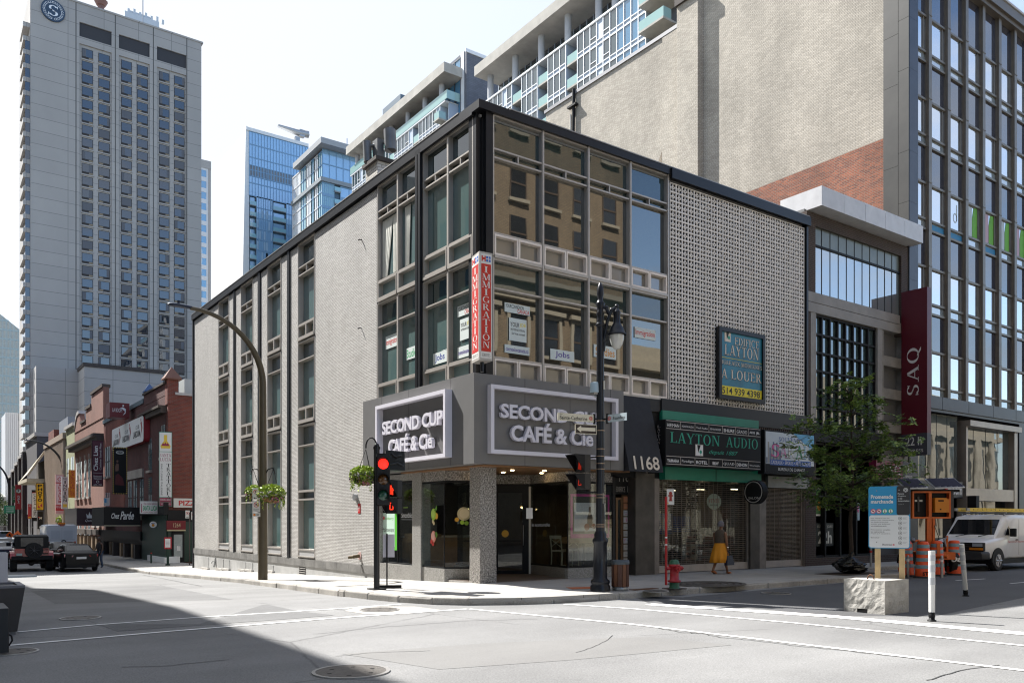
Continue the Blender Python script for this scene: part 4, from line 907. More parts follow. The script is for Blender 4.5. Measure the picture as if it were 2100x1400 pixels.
grille(aX(1573), aX(1646), .22, 2.80, 'narrow fine mesh roller grille below the souvenir sign', .046, .25, gb, .02)
m = MB(A); m.box(aX(1351), aX(1556), .1, 3.0, -1.65, -1.6); m.box(aX(1570), aX(1648), -.1, 3, -1.0, -.95); m.box(aX(1351), aX(1537), -.1, .34, -1.6, -.25); m.box(aX(1351), aX(1556), 2.95, 3.0, -1.6, 0); m.build('shop_back_wall', M('shop_interior', (.05, .04, .032), .8, var=.5, scale=3), b1)
m = MB(A); m.box(aX(1352), aX(1537), .36, 2.92, -.30, -.29); m.build('shop_window', clear('grilled_shop_glass', .0, (.8, .84, .84)), b1)
m = MB(A); m.box(aX(1500), aX(1512), 2.0, 2.3, -1.58, -1.5, 0); m.box(aX(1505), aX(1537), .9, 2.75, -1.59, -1.55, 1); m.box(aX(1352), aX(1375), .5, 2.6, -1.59, -1.56, 2); m.box(aX(1424), aX(1452), 1.2, 1.9, -1.59, -1.55, 3); m.box(aX(1455), aX(1490), 1.25, 1.8, -1.59, -1.56, 3); m.build('shop_display_panel', [M('wall_beige', (.25, .19, .12), .8), M('wall_tan', (.2, .14, .08), .8), M('wall_green', (.04, .12, .09), .8), M('wall_blue', (.02, .05, .2), .7)], b1)
rs = random.Random(5)
DISP = M('display_cream', (.42, .38, .30), .6); DISP2 = M('display_grey', (.22, .23, .23), .6)
items = [(1400, .34, .5, .6), (1411, .34, .3, .85), (1420, .34, .62, .7), (1429, .34, .35, .5), (1446, .34, .3, .5), (1457, .34, .36, .9), (1466, .9, .3, .5), (1459, 1.0, .3, .45), (1500, .34, .4, .6), (1508, .34, .35, .45), (1497, 1.2, .6, .3), (1520, .34, .2, .75)]
DLB = ['leftmost grey %s' % 'boxed audio gear behind the shop grille', 'narrow cream speaker left of the tall grey box', 'wide cream display box at the left of the grille', 'grey boxed gear next to the wide cream box', 'small cream box left of the passing person', 'tall cream stack left of the passing person', 'grey box on the shelf behind the passing person', 'small cream box high on the stack behind the grille', 'low cream box right of the passing person', 'grey box just right of the passing person', 'broad cream shelf unit right of the sale sign', 'slim cream speaker at the right end of the grille']
for i, (px, zb, wd, h) in enumerate(items):
    u = aX(px); t = thing('display_box', DLB[i], 'display box', (u, YA+.8, zb), 'boxed goods in the audio shop window')
    m = MB(A); m.box(u-wd/2, u+wd/2, zb, zb+h*.6, -1.1, -.7); m.build('box', DISP if i % 3 else DISP2, t)
    m = MB(A); m.disc(u, zb+h*.3, min(wd, h*.6)*.3, -.70, -.69, 0, 14); m.build('speaker_cone', BLK2, t)
for px, py in [(1436, 1003), (1505, 1003), (1375, 1005)]:
    u, z = pA(px, py, YA+1); m = MB(FA(YA+1)); m.box(u-.18, u+.18, z-.012, z+.012, 0, .05); m.build('shop_lamp', M('warm_tube', (1, .8, .5), emit=4), b1)
t = thing('sale_sign', 'oval pale green sale sign hanging inside the grilled window', 'sign', (aX(1463), YA+.25, 2.1))
u, z = pA(1464, 1028, YA+.2); m = MB(FA(YA+.2)); m.disc(u, z, .26, 0, .01, 0, 28, ru=1.35); m.build('board', M('sale_board', (.38, .48, .40), .6), t)
m = MB(FA(YA+.2)); m.text('VENTE', u-.27, u+.27, z-.04, z+.09, .012, 0, font='serif'); m.text('JUSQU\'A 50%', u-.2, u+.2, z-.15, z-.09, .012, 1, bold=.02); m.build('lettering', [M('dark_red', (.3, .03, .02), .6), BLK2], t)
# for rent board on the screen
Yb = 17.86; u0, z1_ = pA(1472.5, 669, Yb); u1, _ = pA(1567, 0, Yb); z0_ = pA(1472.5, 816, Yb)[1]
t = thing('rental_board', 'black framed blue and yellow office rental board on the block screen', 'sign', (u0, Yb, z0_))
m = MB(FA(Yb)); frame_rect(m, u0, u1, z0_, z1_, -.1, .06, .13); m.build('frame', BLK, t)
u0 += .13; u1 -= .13; z0_ += .13; z1_ -= .13; W, H = u1-u0, z1_-z0_
m = MB(FA(Yb)); m.box(u0, u1, z0_, z1_, -.06, 0); m.build('panel', M('blue_print', (.015, .17, .26), .35, var=.5, scale=1.2), t)
m = MB(FA(Yb)); m.box(u0+.01, u1-.01, z0_+.01, z0_+H*.15, .002, .006, 1); m.text('514 939 4398', u0+W*.03, u0+W*.95, z0_+H*.022, z0_+H*.13, .010, 2, bold=.012)
for s, a, b, c, d in [('EDIFICE', .33, .92, .82, .95), ('LAYTON', .09, .92, .635, .81), ('BUREAUX', .0, .45, .485, .55), ('MODERNES', .485, 1.0, .485, .55), ('A', .01, .155, .265, .42), ('LOUER', .24, .99, .265, .42)]:
    m.text(s, u0+W*a+.012, u0+W*b+.012, z0_+H*c-.012, z0_+H*d-.012, .004, 2, font='serif'); m.text(s, u0+W*a, u0+W*b, z0_+H*c, z0_+H*d, .010, 0, font='serif')
m.box(u0+.01, u1-.01, z0_+H*.59, z0_+H*.597, .002, .006, 1)
q, h = u0+W*.09, z0_+H*.85; m.box(q, q+.3, h, h+.3, .003, .007, 0); m.prism([(q+.08, h+.3), (q+.22, h+.3), (q+.11, h+.08)], .007, .009, 2); m.disc(q+.21, h+.14, .06, .007, .01, 3)
m.build('lettering', [M('cream_print', (.7, .62, .52), .5), M('yellow_print', (.75, .62, .02), .5), M('ink', (.02, .02, .02)), GT], t)
# ---------------------------------------------------------------- narrow liquor shop building
GRN2 = M('grey_stone_panel', (.24, .225, .205), .6, var=.2, scale=1.5); MRB = M('pale_marble', (.55, .55, .56), .4, var=.12, scale=2); DBR = MATS['dark_brown_brick']
SKYG = glass('sky_mirror_glass', (.20, .24, .25), 4.5, wav=.05, wscale=.8)
TEALG = glass('teal_grid_glass', (.05, .08, .085), 2.4, wav=.1)
XO = 33.1
s1 = thing('liquor_shop_building', 'narrow grey building with a pale stone canopy, mirrored attic window and gridded glazing', 'building', (XE, YA, 0))
zA = lambda px, py: pA(px, py)[1]
m = MB(); m.box(XE+.01, XO-.01, YA+.3, 28, -1, 12.9); m.build('core', M('core_grey', (.12, .12, .12), .9), s1)
m = MB(); m.box(XE+.01, XO-.01, YA+.1, 28, 12.9, 13.0); m.box(XE-.1, XE+.3, YA+1, 28, 12.6, 13.3, 1); m.box(XE-3.2, XE+.01, YA+3.2, YA+7, 12.6, 13.25, 1); m.box(XE-3.3, XE+.02, YA+3.1, YA+3.2, 13.2, 13.3, 2); m.build('roof', [ROOFM, M('weathered_render', (.33, .30, .25), .9, var=.25), WHT], s1)
x0, x1 = aX(1672), aX(1848)
m = MB(A); m.box(XE+.005, x0, 9.6, 12.9, -.3, .01); m.box(x1, XO-.01, 9.2, 12.9, -.3, .01); m.box(x0, x1, 12.45, 12.9, -.3, .01); m.build('brick_wall', DBR, s1)
zt = 13.65
m = MB(); n = 5; yo = YA-.55
for k in range(n): a = XE+.1+(XO+.05-XE)*k/n; c = XE+.1+(XO+.05-XE)*(k+1)/n; m.box(a+.008, c-.008, yo, YA+1.2, 12.95, zt)
m.build('canopy', MRB, s1)
m = MB(A); z0, z1 = 10.02, 12.45; m.box(x0, x1, z0, 11.75, -.15, -.10); wn = m.build('window', SKYG, s1)
m = MB(A); m.box(x0, x1, 11.80, z1, -.15, -.1); m.build('window', M('attic_panel', (.16, .19, .18), .3, var=.1), s1)
m = MB(A); m.box(x0, x1, 11.74, 11.81, -.16, -.05); m.box(x0, x1, z0-.06, z0, -.16, -.02)
for k in range(12): u = x0+(x1-x0)*k/11; m.box(u-.012, u+.012, z0, z1, -.14, -.085)
m.build('frame', BLK2, wn)
xs = aX(1672); xg1 = aX(1798); xf = aX(1803)
m = MB(A); m.box(XE+.005, x1-.2, 9.25, 9.6, -.3, .06); m.box(XE+.005, x1-.2, 9.62, 9.98, -.3, .06); m.box(XE+.2, xs, 5.1, 9.25, -.3, .04); m.box(xg1, xf+.15, 5.1, 9.25, -.3, .04); m.build('stone_surround', GRN2, s1)
m = MB(A); m.box(XE+.005, XE+.2, 0, 9.25, -.3, .03); m.box(XE+.2, xs, 0, 5.1, -.3, .03); m.build('brick_pier', DBR, s1)
z0, z1 = 5.15, 9.2
m = MB(A); m.box(xs, xg1, z0, z1, -.2, -.15); wn = m.build('window', TEALG, s1)
m = MB(A)
for k in range(9): u = xs+(xg1-xs)*k/8; m.box(u-.035, u+.035, z0, z1, -.15, -.05)
for k in range(7): z = z0+(z1-z0)*k/6; m.box(xs, xg1, z-.035, z+.035, -.15, -.053)
m.build('frame', BLK2, wn)
# louvred recess column
xa, xb = xf+.15, aX(1851)
zs = [9.2, 7.85, 6.45, 5.05, 3.65]
m = MB(A); m.box(xa, xb+.2, 0, 9.9, -.6, -.4)
for z in [9.5, 8.05, 6.75, 5.4, 4.05, 2.9]: m.box(xa, xb+.2, z-.2, z+.2, -.4, -.0)
m.box(xa, xa+.14, 2.5, 9.9, -.4, .02); m.box(xb+.05, XO-.01, 0, 9.2, -.4, .02); m.build('stone_grille', M('soot_stone', (.2, .185, .16), .7, var=.35, scale=2), s1)
m = MB(A)
for z in [7.4, 6.08, 4.73, 3.5, 8.78]: m.box(xa+.14, xb+.05, z-.42, z+.40, -.395, -.39)
m.build('recess_glass', glass('dim_glass', (.07, .075, .06), 1.8), s1)
# shop front
m = MB(A); m.box(xs-.1, xa, 4.55, 5.1, -.3, .05); m.build('sign_band', BLK2, s1)
m = MB(A); m.box(xs, xa+.1, .35, 4.55, -.35, -.3); wn = m.build('shop_window', glass('shop_dark_glass', (.02, .025, .027), 2.3, wav=.15, wscale=.7), s1)
m = MB(A)
for px in (1672, 1698, 1729, 1762, 1795): u = aX(px); m.box(u-.045, u+.045, .3, 4.55, -.32, -.1)
for z in (.32, 2.55, 3.2, 4.5): m.box(xs, xa+.1, z-.04, z+.04, -.32, -.12)
m.build('frame', BLK2, wn)
m = MB(A); m.box(xs-.1, XO-.01, -.2, .28, -.3, .02); m.build('plinth', DBR, s1)
t = thing('hours_poster', 'dark shop window poster reading open seven days until 22h', 'poster', A((aX(1708), .6, -.28)))
u0, z0 = pA(1688, 1120); u1, z1 = pA(1723, 1072); m = MB(A); m.box(u0, u1, z0, z1, -.29, -.285); m.text('OUVERT 7 JOURS', u0+.06, u1-.06, z1-.2, z1-.08, -.283, 1); m.text('22h', u0+.1, u1-.1, z0+.1, z1-.3, -.283, 1, bold=.03); m.build('sheet', [M('poster_dark', (.04, .05, .05), .6), M('poster_white_ink', (.6, .62, .58), .6)], t)
t = thing('bottle_poster', 'framed drink poster hanging high in the liquor shop window', 'poster', A((aX(1692), 2.0, -.28)))
u0, z0 = pA(1680, 1057); u1, z1 = pA(1707, 1000); m = MB(A); m.box(u0, u1, z0, z1, -.29, -.285); m.box(u0+.06, u1-.06, z0+.06, z1-.06, -.285, -.282, 1); m.disc((u0+u1)/2, (z0+z1)/2-.15, .17, -.282, -.279, 2, ru=.7); m.box((u0+u1)/2-.05, (u0+u1)/2+.05, (z0+z1)/2, z1-.15, -.282, -.279, 3); m.build('sheet', [WHT, M('poster_leaf', (.08, .2, .06), .6), M('poster_amber', (.6, .25, .02), .6), M('poster_olive', (.03, .08, .02), .5)], t)
u0, z0 = pA(1759, 1066); u1, z1 = pA(1777, 1030); m = MB(A); m.box(u0, u1, z0, z1, -.29, -.285); m.text('20%', u0+.05, u1-.05, z0+.3, z0+.55, -.283, 1, bold=.03); m.build('offer_poster', [M('poster_paleblue', (.35, .5, .6), .6), M('poster_pink', (.6, .1, .3), .6)], None, 'small pale blue offer poster in the liquor shop window', 'poster', loc=A((u0, z0, -.28)))
# vertical banner sign
t = thing('liquor_banner_sign', 'tall maroon projecting banner sign with white serif letters', 'sign', (32.6, YA, 4.3))
BR = FB(32.55); MAR = M('maroon_panel', (.085, .004, .012), .4, var=.05)
m = MB(BR); m.box(-YA+.02, -YA+1.08, 5.15, 10.95, -.3, 0); m.build('panel', MAR, t)
m = MB(BR); m.box(-YA+.02, -YA+1.08, 4.28, 5.15, -.3, .004); m.build('hours_panel', M('slate_panel', (.045, .045, .055), .5), t)
m = MB(BR); m.text('SAQ', -YA+.25, -YA+.83, 6.70, 8.62, .004, 0, font='serif', rot=1); m.text('22 h', -YA+.2, -YA+.86, 4.68, 5.02, .008, 0, bold=.01); m.text('EXPRESS', -YA+.12, -YA+.92, 4.40, 4.52, .008, 0); m.build('lettering', M('sign_white', (.62, .6, .58), .5), t)
t = thing('liquor_door_sign', 'small maroon and grey sign above the liquor shop door', 'sign', A((aX(1797), 3.2, .3)))
K = FA(YA-.45); u0, z0 = pA(1797, 981, YA-.45); u1, z1 = pA(1872, 941, YA-.45); um = pA(1851, 0, YA-.45)[0]; z1 = z0+.72
m = MB(K); m.box(u0, um, z0, z1, -.3, 0); m.box(um, u1, z0, z1, -.3, .002, 1); m.text('SAQ', u0+.3, um-.12, z0+.18, z1-.15, .006, 2, font='serif'); m.text('22h', um+.08, u1-.08, z0+.3, z1-.12, .006, 2); m.text('EXPRESS', um+.05, u1-.05, z0+.1, z0+.2, .006, 2); m.build('panel', [M('wine_panel', (.15, .01, .04), .4), M('slate_panel'), M('sign_white')], t)
# ---------------------------------------------------------------- dark stone office block with the blank party wall
TAN = brick('buff_party_brick', (.48, .435, .365), (.36, .325, .27), (.25, .225, .19), .26, .066, .011, .6, .22, .9, vscale=.35)
REDB = brick('orange_party_brick', (.31, .092, .045), (.13, .042, .03), (.21, .155, .115), .24, .07, .012, .6, .3, .9, vscale=.5)
SLT = M('slate_cladding', (.022, .021, .018), .5, var=.5, scale=.9); SLT2 = M('dark_cladding', (.045, .045, .052), .35, .2, var=.3, scale=1.2)
o1 = thing('office_block', 'large office block with gridded mirrored windows, dark stone edge and blank buff brick party wall', 'building', (XO, YA, 0))
XR = 75
ZH, ZL = 29.5, 28.1
m = MB(); m.box(XO+.3, XR, YA+.5, 42, -1, 25.5); m.build('core', DRK, o1)
PW = FB(XO)
m = MB(PW); yq = 19.08; ym = 28.95; yp = 30.4
m.box(-42.2, -yp, 6, ZL, -.6, 0); m.box(-ym, -yq, 17.8, ZH, -.6, 0); m.box(-yp, -ym, 12.4, 28.9, -.6, .42); m.box(-31.8, -yp, 12.4, ZL-.02, -.3, .06)
m.build('party_wall', TAN, o1)
m = MB(PW); m.box(-ym, -yq, 0, 17.8, -.6, .004); m.box(-30.0, -ym-.02, 11.4, 12.4, -.3, .425); m.build('old_brick', REDB, o1)
m = MB(PW); m.prism([(-33.6, 13), (-33.5, 19.6), (-32.6, 20.6), (-31.9, 21.9), (-31.8, 13)], .001, .012); m.prism([(-38.2, 12), (-36.5, 17.3), (-33.6, 18.6), (-33.6, 12)], .001, .012); m.build('repair_patch', brick('buff_repair_brick', (.37, .30, .22), (.30, .245, .18), (.20, .17, .14), .26, .085, .016, .7, .25, .9), o1)
m = MB(PW); m.box(-42.3, -yp, ZL, ZL+.2, -.7, .08); m.box(-yp-.05, -ym+.05, 28.9, 29.4, -.5, .55, 1); m.box(-ym+.05, -yq, ZH, ZH+.2, -.7, .08); m.build('coping', [M('coping_metal', (.2, .2, .21), .5, .4), M('dark_cap')], o1)
m = MB(PW); m.tube([(-41.2+1.9, 12, .1), (-41.2+1.9, 24, .14), (-39.25, 28.4, .12)], .10, 8); m.tube([(-39.6, 12, .06), (-39.62, 27, .06)], .05, 6, 1)
for z in (22, 27.3): m.box(-39.7, -38.9, z, z+.12, .05, .3)
m.build('wall_pipe', [BLK2, M('pale_pipe', (.5, .48, .44), .6)], o1)
m = MB(); m.box(XO+.6, XR, 21.5, 42, 25.5, ZL-.01); m.build('penthouse', TAN, o1)
m = MB()
zz_ = [0, 3.4, 6.6, 8.4, 11.6, 14.8, 16.9, 20.3, 22.4, 25.75]
for k, (a, c) in enumerate(zip(zz_, zz_[1:])):
    for j, (ya, yb) in enumerate([(YA-.05, 18.42), (18.43, yq)]):
        o = .5 if j and k else 0; m.box(XO-.03, XO+.3, ya+.004, yb-.004, a+.006-o, c-.006-(.5 if j and c < 25 else 0))
m.build('stone_edge', SLT, o1)
u1 = aX(1880); m = MB(A)
for a, c in zip(zz_, zz_[1:]): m.box(XO+.001, u1, a+.004, c-.004, -.3, .06)
m.build('corner_pilaster', SLT2, o1)
um = [33.75+1.587*k-.63 for k in range(0, 12)]; um = [34.72-1.59+1.59*k for k in range(0, 14)]
Wg = glass('office_window', (.16, .20, .23), 12.0, wav=.03); Wp = glass('office_spandrel', (.028, .03, .045), 2.7, wav=.10, wscale=.6); Wl = glass('office_louvre', (.24, .29, .31), 5)
BRO = M('bronze_mullion', (.18, .155, .125), .45, .4, var=.15)
tops = [22.96, 19.43, 15.9, 12.37, 8.84]
for a, c in zip(um, um[1:]):
    a2, c2 = max(a+.12, u1), c-.12
    for i, zt in enumerate(tops):
        g = MB(A); up = 25.2 if i == 0 else tops[i-1]-1.93
        g.face([(a2, zt, -.08), (c2, zt, -.08), (c2, up, -.08), (a2, up, -.08)], 1)
        g.face([(a2, zt-1.48, -.08), (c2, zt-1.48, -.08), (c2, zt-.03, -.08), (a2, zt-.03, -.08)], 0)
        lo = zt-1.93 if i < 4 else zt-1.9
        g.face([(a2, lo, -.08), (c2, lo, -.08), (c2, zt-1.54, -.08), (a2, zt-1.54, -.08)], 2)
        wn = g.build('window', [Wg, Wp, Wl], o1)
        f = MB(A)
        for z in (zt, zt-1.51, lo): f.box(a2, c2, z-.045, z+.045, -.1, .0)
        f.box(a2, a2+.03, lo, up, -.1, -.01); f.box(c2-.03, c2, lo, up, -.1, -.01); f.box(c2-.22, c2-.17, zt-1.5, zt-.04, -.1, -.04); f.box(a2, c2, up-.02, up+.01, -.1, -.02); f.build('frame', BRO, wn)
for k, u in enumerate(um[1:]):
    f = MB(A); f.box(u-.12, u+.12, 6.95, 25.2, -.12, .09)
    for zt in tops: f.box(u-.13, u+.13, zt+.02, zt+.06, .09, .11)
    f.build('mullion', BRO, o1)
# vivid window films on one storey
FG = M('film_green', (.12, .36, .02), .6); FW = M('film_pale', (.45, .5, .52), .6); FP = M('film_pink', (.45, .3, .35), .6); FBL = M('film_blue', (.03, .2, .38), .6)
m = MB(A)
for k in range(0, 12):
    a, c = um[k]+.16, um[k+1]-.16
    if k >= 3: m.prism([(c-.62, 14.5), (c-.12, 14.45), (c-.12, 15.85), (c-.5, 15.8), (c-.62, 15.3)], -.078, -.070, 0); m.box(a+.25, c-.65, 14.5, 15.8, -.078, -.074, 1 if k % 2 else 2)
    if k in (1, 2, 4, 7): m.box(a, c, 14.0, 14.3, -.078, -.074, 3)
m.ring(um[2]+.85, 15.0, .16, .22, -.078, -.074, 1, ru=.8); m.box(um[2]+.95, um[2]+1.02, 14.9, 15.6, -.078, -.074, 1)
m.build('window_film', [FG, FW, FP, FBL], o1)
m = MB(); m.box(XO+.3, XR, YA-.35, YA+1, 25.3, 25.75); m.box(XO+.3, XR, YA-.22, YA+1, 25.12, 25.3); m.box(XO, XR, YA-.40, YA-.05, 25.75, 25.85, 1); m.build('cornice', [M('bronze_cornice', (.15, .13, .11), .5, .3), M('pale_coping', (.42, .4, .38), .6)], o1)
# base storey
m = MB(A); k = XO+.3
while k < 60: m.box(k+.01, k+2.3, 6.42, 6.95, -.3, .10); k += 2.32
m.box(XO+.2, 60, 6.30, 6.42, -.3, .04); m.build('stone_band', SLT2, o1)
ua_, ub_, uc_, ud_ = aX(1882), aX(1970), aX(1977), aX(2075)
m = MB(A); m.box(XO, aX(1882), 0, 6.3, -.3, .02); m.box(aX(2088), aX(2150), 0, 6.3, -.3, .05); m.box(XO, aX(1971), 2.65, 3.35, -.3, .06, 0); m.build('dark_pier', SLT2, o1)
Wq = glass('office_shop_glass', (.05, .07, .07), 2.3, wav=.06)
m = MB(A); m.box(ua_, ub_, 3.35, 6.25, -.2, -.15); m.build('shop_window', Wq, o1)
m = MB(A); m.box(uc_+.1, ud_, 3.1, 5.85, -.2, -.15); m.build('shop_window', Wq, o1)
m = MB(A); m.box(uc_+.1, aX(2050), 0, 2.55, -.25, -.2); m.build('shop_window', MATS['shop_dark_glass'], o1)
m = MB(A); m.box(ua_, ub_, 0.1, 2.65, -.45, -.4); m.build('shop_window', MATS['shop_dark_glass'], o1)
STL = M('brushed_steel', (.36, .31, .27), .35, .6, var=.15, scale=2)
m = MB(A); m.box(uc_-.05, ud_+.35, 5.85, 6.1, -.3, .30); m.box(ud_, ud_+.32, 0, 5.85, -.3, .12); m.box(uc_-.05, uc_+.1, 0, 5.85, -.3, .12); m.box(uc_+.1, ud_, 2.55, 3.1, -.3, .10); m.build('steel_surround', STL, o1)
m = MB(A)
for k in range(1, 4): u = ua_+(ub_-ua_)*k/4; m.box(u-.008, u+.008, 3.35, 6.25, -.15, -.14); u = uc_+(ud_-uc_)*k/4; m.box(u-.008, u+.008, 3.1, 5.85, -.15, -.14)
m.build('glass_joint', BLK2, o1)
t = thing('clothes_shop_sign', 'white lower case shop letters on the dark band beyond the trailer', 'sign', A((aX(1938), 2.8, .06)))
u0, z0 = pA(1936, 991); u1, z1 = pA(1968, 978); z0, z1 = 2.78, 3.2; m = MB(A); m.text('bloom', aX(1940), aX(1968), z0, z1, .07, 0, bold=.02, ext=.04); m.text('d', aX(1934), aX(1938.5), z0, z1, .07, 1, bold=.02, ext=.04); m.build('lettering', [M('sign_white'), M('sign_red', (.5, .03, .03), .5)], t)
m = MB(A); u = aX(1981); m.box(u-.12, u+.16, 2.1, 2.75, .12, .5); m.build('projecting_sign', BLK2, None, 'small black box sign projecting from the steel shop surround', 'sign', loc=A((u, 2.1, .2)))
# ---------------------------------------------------------------- towers and apartment blocks behind
def cluster(px, t): r = ray(px); return r[0]*t, r[1]*t
# ---- grey hotel tower
HB = brick('precast_panels', (.36, .34, .32), (.335, .318, .30), (.19, .185, .18), 7.3, 2.9, .06, 0, .10, .9, off=0, vscale=.05)
YH = 206.7; xh0 = aX(62, YH); xh1 = aX(413, YH); zh = 117.6
h = thing('hotel_tower', 'tall grey precast hotel tower with three bands of paired windows and a round crest', 'building', (xh0, YH, -6))
HF = FA(YH)
m = MB(); m.box(xh0, xh1, YH+.35, YH+24, 10, zh); m.build('wall', HB, h)
g1 = [(168, 228), (249, 306), (327, 381)]       # window bands, recessed
cols = []
m = MB(HF); edges = [xh0]
for a, c in g1: edges += [aX(a-5, YH), aX(c+1, YH)]
edges.append(xh1)
for k in range(0, len(edges), 2): m.box(edges[k], edges[k+1], -6, zh, -.35, 0)
for k in range(1, len(edges)-1, 2): m.box(edges[k], edges[k+1], 113.5, zh, -.35, 0); m.box(edges[k], edges[k+1], 108.7, 110.3, -.35, -.02)
m.box(edges[0]-.4, edges[-1]+.4, zh, zh+.4, -3, .15)
m.build('pier_wall', HB, h)
m = MB(HF)
for k in range(1, len(edges)-1, 2): m.box(edges[k], edges[k+1], 110.3, 113.5, -.349, -.30)
m.build('plant_louvre', M('louvre_dark', (.04, .04, .045), .8), h)
m = MB(HF)
for u in (edges[1]-.7, (edges[2]+edges[3])/2, (edges[4]+edges[5])/2, xh1-3.4): m.box(u-.1, u+.1, -6, zh-.01, .001, .01)
m.build('wall_joint', M('joint_dark', (.09, .088, .085), .9), h)
HG = glass('hotel_glass', (.022, .028, .038), 2.0, wav=.25, wscale=.25); HC = M('hotel_curtain', (.10, .105, .12), .7); HP = M('hotel_grille', (.035, .03, .028), .8); HS = M('hotel_sill', (.24, .19, .13), .8)
rw = random.Random(11); pitch = 2.88; extra = MB(HF); count = 0
zrow = [108.0-pitch*k for k in range(0, 31)]
for j, zt in enumerate(reversed(zrow)):
    for k in range(1, len(edges)-1, 2):
        e0, e1 = edges[k], edges[k+1]; mid = (e0+e1)/2
        for i, (a, c) in enumerate([(e0+.076*(e1-e0), e0+.424*(e1-e0)), (e0+.59*(e1-e0), e0+.95*(e1-e0))]):
            curt = rw.random(); big = count < 100; g = MB(HF) if big else extra
            g.box(a, c, zt-2.32, zt, -.34, -.30, 3)
            g.face([(a+.12, zt-1.8, -.295), (c-.12, zt-1.8, -.295), (c-.12, zt-.1, -.295), (a+.12, zt-.1, -.295)], 1 if curt < .1 else 0)
            if .1 <= curt < .45: q = .5+rw.random()*.4; s = rw.random() < .5; g.face([(c-q if s else a+.12, zt-1.8, -.292), (c-.12 if s else a+q, zt-1.8, -.292), (c-.12 if s else a+q, zt-.1, -.292), (c-q if s else a+.12, zt-.1, -.292)], 1)
            g.face([((a+c)/2+(.3 if i == 0 else -1.0), zt-2.24, -.293), ((a+c)/2+(1.1 if i == 0 else -.2), zt-2.24, -.293), ((a+c)/2+(1.1 if i == 0 else -.2), zt-1.88, -.293), ((a+c)/2+(.3 if i == 0 else -1.0), zt-1.88, -.293)], 2)
            g.box(a-.1, c+.1, zt-2.62, zt-2.36, -.345, -.12, 4)
            if big: g.build('window', [HG, HC, HS, HP, HB], h)
            count += 1
extra.build('window', [HG, HC, HS, HP, HB], h, kind='stuff')
# bayed west side seen edge on
m = MB()
for j in range(38):
    z = 112-2.98*j
    if j > 1: m.box(xh0-.9, xh0, YH+.6, YH+8, z-1.9, z, 0)
    m.box(xh0-1.3, xh0, YH+.6, YH+8, z-2.9, z-1.9, 1)
m.build('bay_window', [HG, HB], h)
m = MB(); m.box(xh0+.5, xh1-12, YH-6, YH+.2, -6, 34.5); m.box(xh0+8.5, xh1-12, YH-14, YH-6, -6, 34); m.box(xh0+8.3, xh1-11.8, YH-14.2, YH, 34, 34.8, 1); m.build('podium', [HB, M('dark_cap')], h)
t = thing('hotel_crest', 'round dark blue hotel crest with a white letter and leaf ring', 'sign', (aX(109, YH), YH, 115))
cxh, czh = pA(109, 22, YH-.3); C = FA(YH-.3); R = 2.35
m = MB(C); m.disc(cxh, czh, R, -.25, 0, 0, 36); m.build('disc', M('crest_blue', (.02, .045, .085), .5), t)
m = MB(C); m.text('S', cxh-.95, cxh+.95, czh-1.15, czh+1.15, .02, font='serif')
for k in range(30):
    a = radians(100+340*k/30/1.0*1.0) if False else radians(97+346*k/29)
    p = Vector((cxh+1.78*cos(a), czh+1.78*sin(a))); d = Vector((-sin(a), cos(a)))*(-1 if k < 15 else 1); n_ = Vector((cos(a), sin(a)))
    for sgn in (1, -1): q = p+d*.35+n_*.3*sgn; w_ = d*.09; m.face([(p.x, p.y, .02), (p.x+n_.x*.14*sgn, p.y+n_.y*.14*sgn, .02), (q.x+w_.x, q.y+w_.y, .02)])
m.build('emblem', M('crest_white', (.7, .72, .74), .5), t)
m = MB(); x, z = pA(207, 12, YH+6); m.cyl((x, YH+6, zh), (x, YH+6, z), .7, n=10); m.cyl((x, YH+6, z), (x, YH+6, z+1.0), 1.0, 1.5, n=12); m.build('vent_stack', M('rust_vent', (.15, .08, .07), .7), None, 'rusty mushroom vent stack on the hotel roof', 'vent', loc=(x, YH+6, zh))
x, z = pA(293, 0, YH+9); m = MB(); m.cyl((x, YH+9, zh-3), (x, YH+9, z+14), .16, .08, n=6); m.cyl((x+1.1, YH+9, zh-3), (x+1.1, YH+9, z-6), .1, n=5); m.build('mast', GRYM, None, 'thin antenna mast on the hotel roof', 'mast', loc=(x, YH+9, zh-3))
# ---- other towers: generic curtain wall builder
def curtain(root, fr, u0, u1, z0, z1, nu, nz, g, f, tw=.12, th=.25, w=0, name='window'):
    m = MB(fr); m.face([(u0, z0, w), (u1, z0, w), (u1, z1, w), (u0, z1, w)]); wn = m.build(name, g, root)
    m = MB(fr)
    for k in range(nu+1): u = u0+(u1-u0)*k/nu; m.box(u-tw/2, u+tw/2, z0, z1, w, w+.12)
    for k in range(nz+1): z = z0+(z1-z0)*k/nz; m.box(u0, u1, z-th/2, z+th/2, w, w+.10)
    m.build('frame', f, wn); return wn
BG = glass('blue_tower_glass', (.27, .46, .66), 2.6, wav=.08, wscale=.2, tint=(.8, .9, 1)); BF = M('blue_tower_frame', (.18, .32, .48), .5); WG = glass('pale_tower_glass', (.66, .68, .69), 3.0, wav=.1); WF = M('white_tower_frame', (.62, .62, .62), .6)
SLB = M('balcony_slab', (.24, .27, .29), .7); REC = M('balcony_recess', (.08, .14, .20), .7); BGL = glass('balcony_glass', (.24, .45, .52), 1.8)
YT = 229.6; x0, x1 = aX(511, YT), aX(632, YT); zt = 110.4
b = thing('blue_glass_tower', 'tall blue glass apartment tower with recessed balcony columns and a sloping white flank', 'building', (x0, YT, -6)); F = FA(YT)
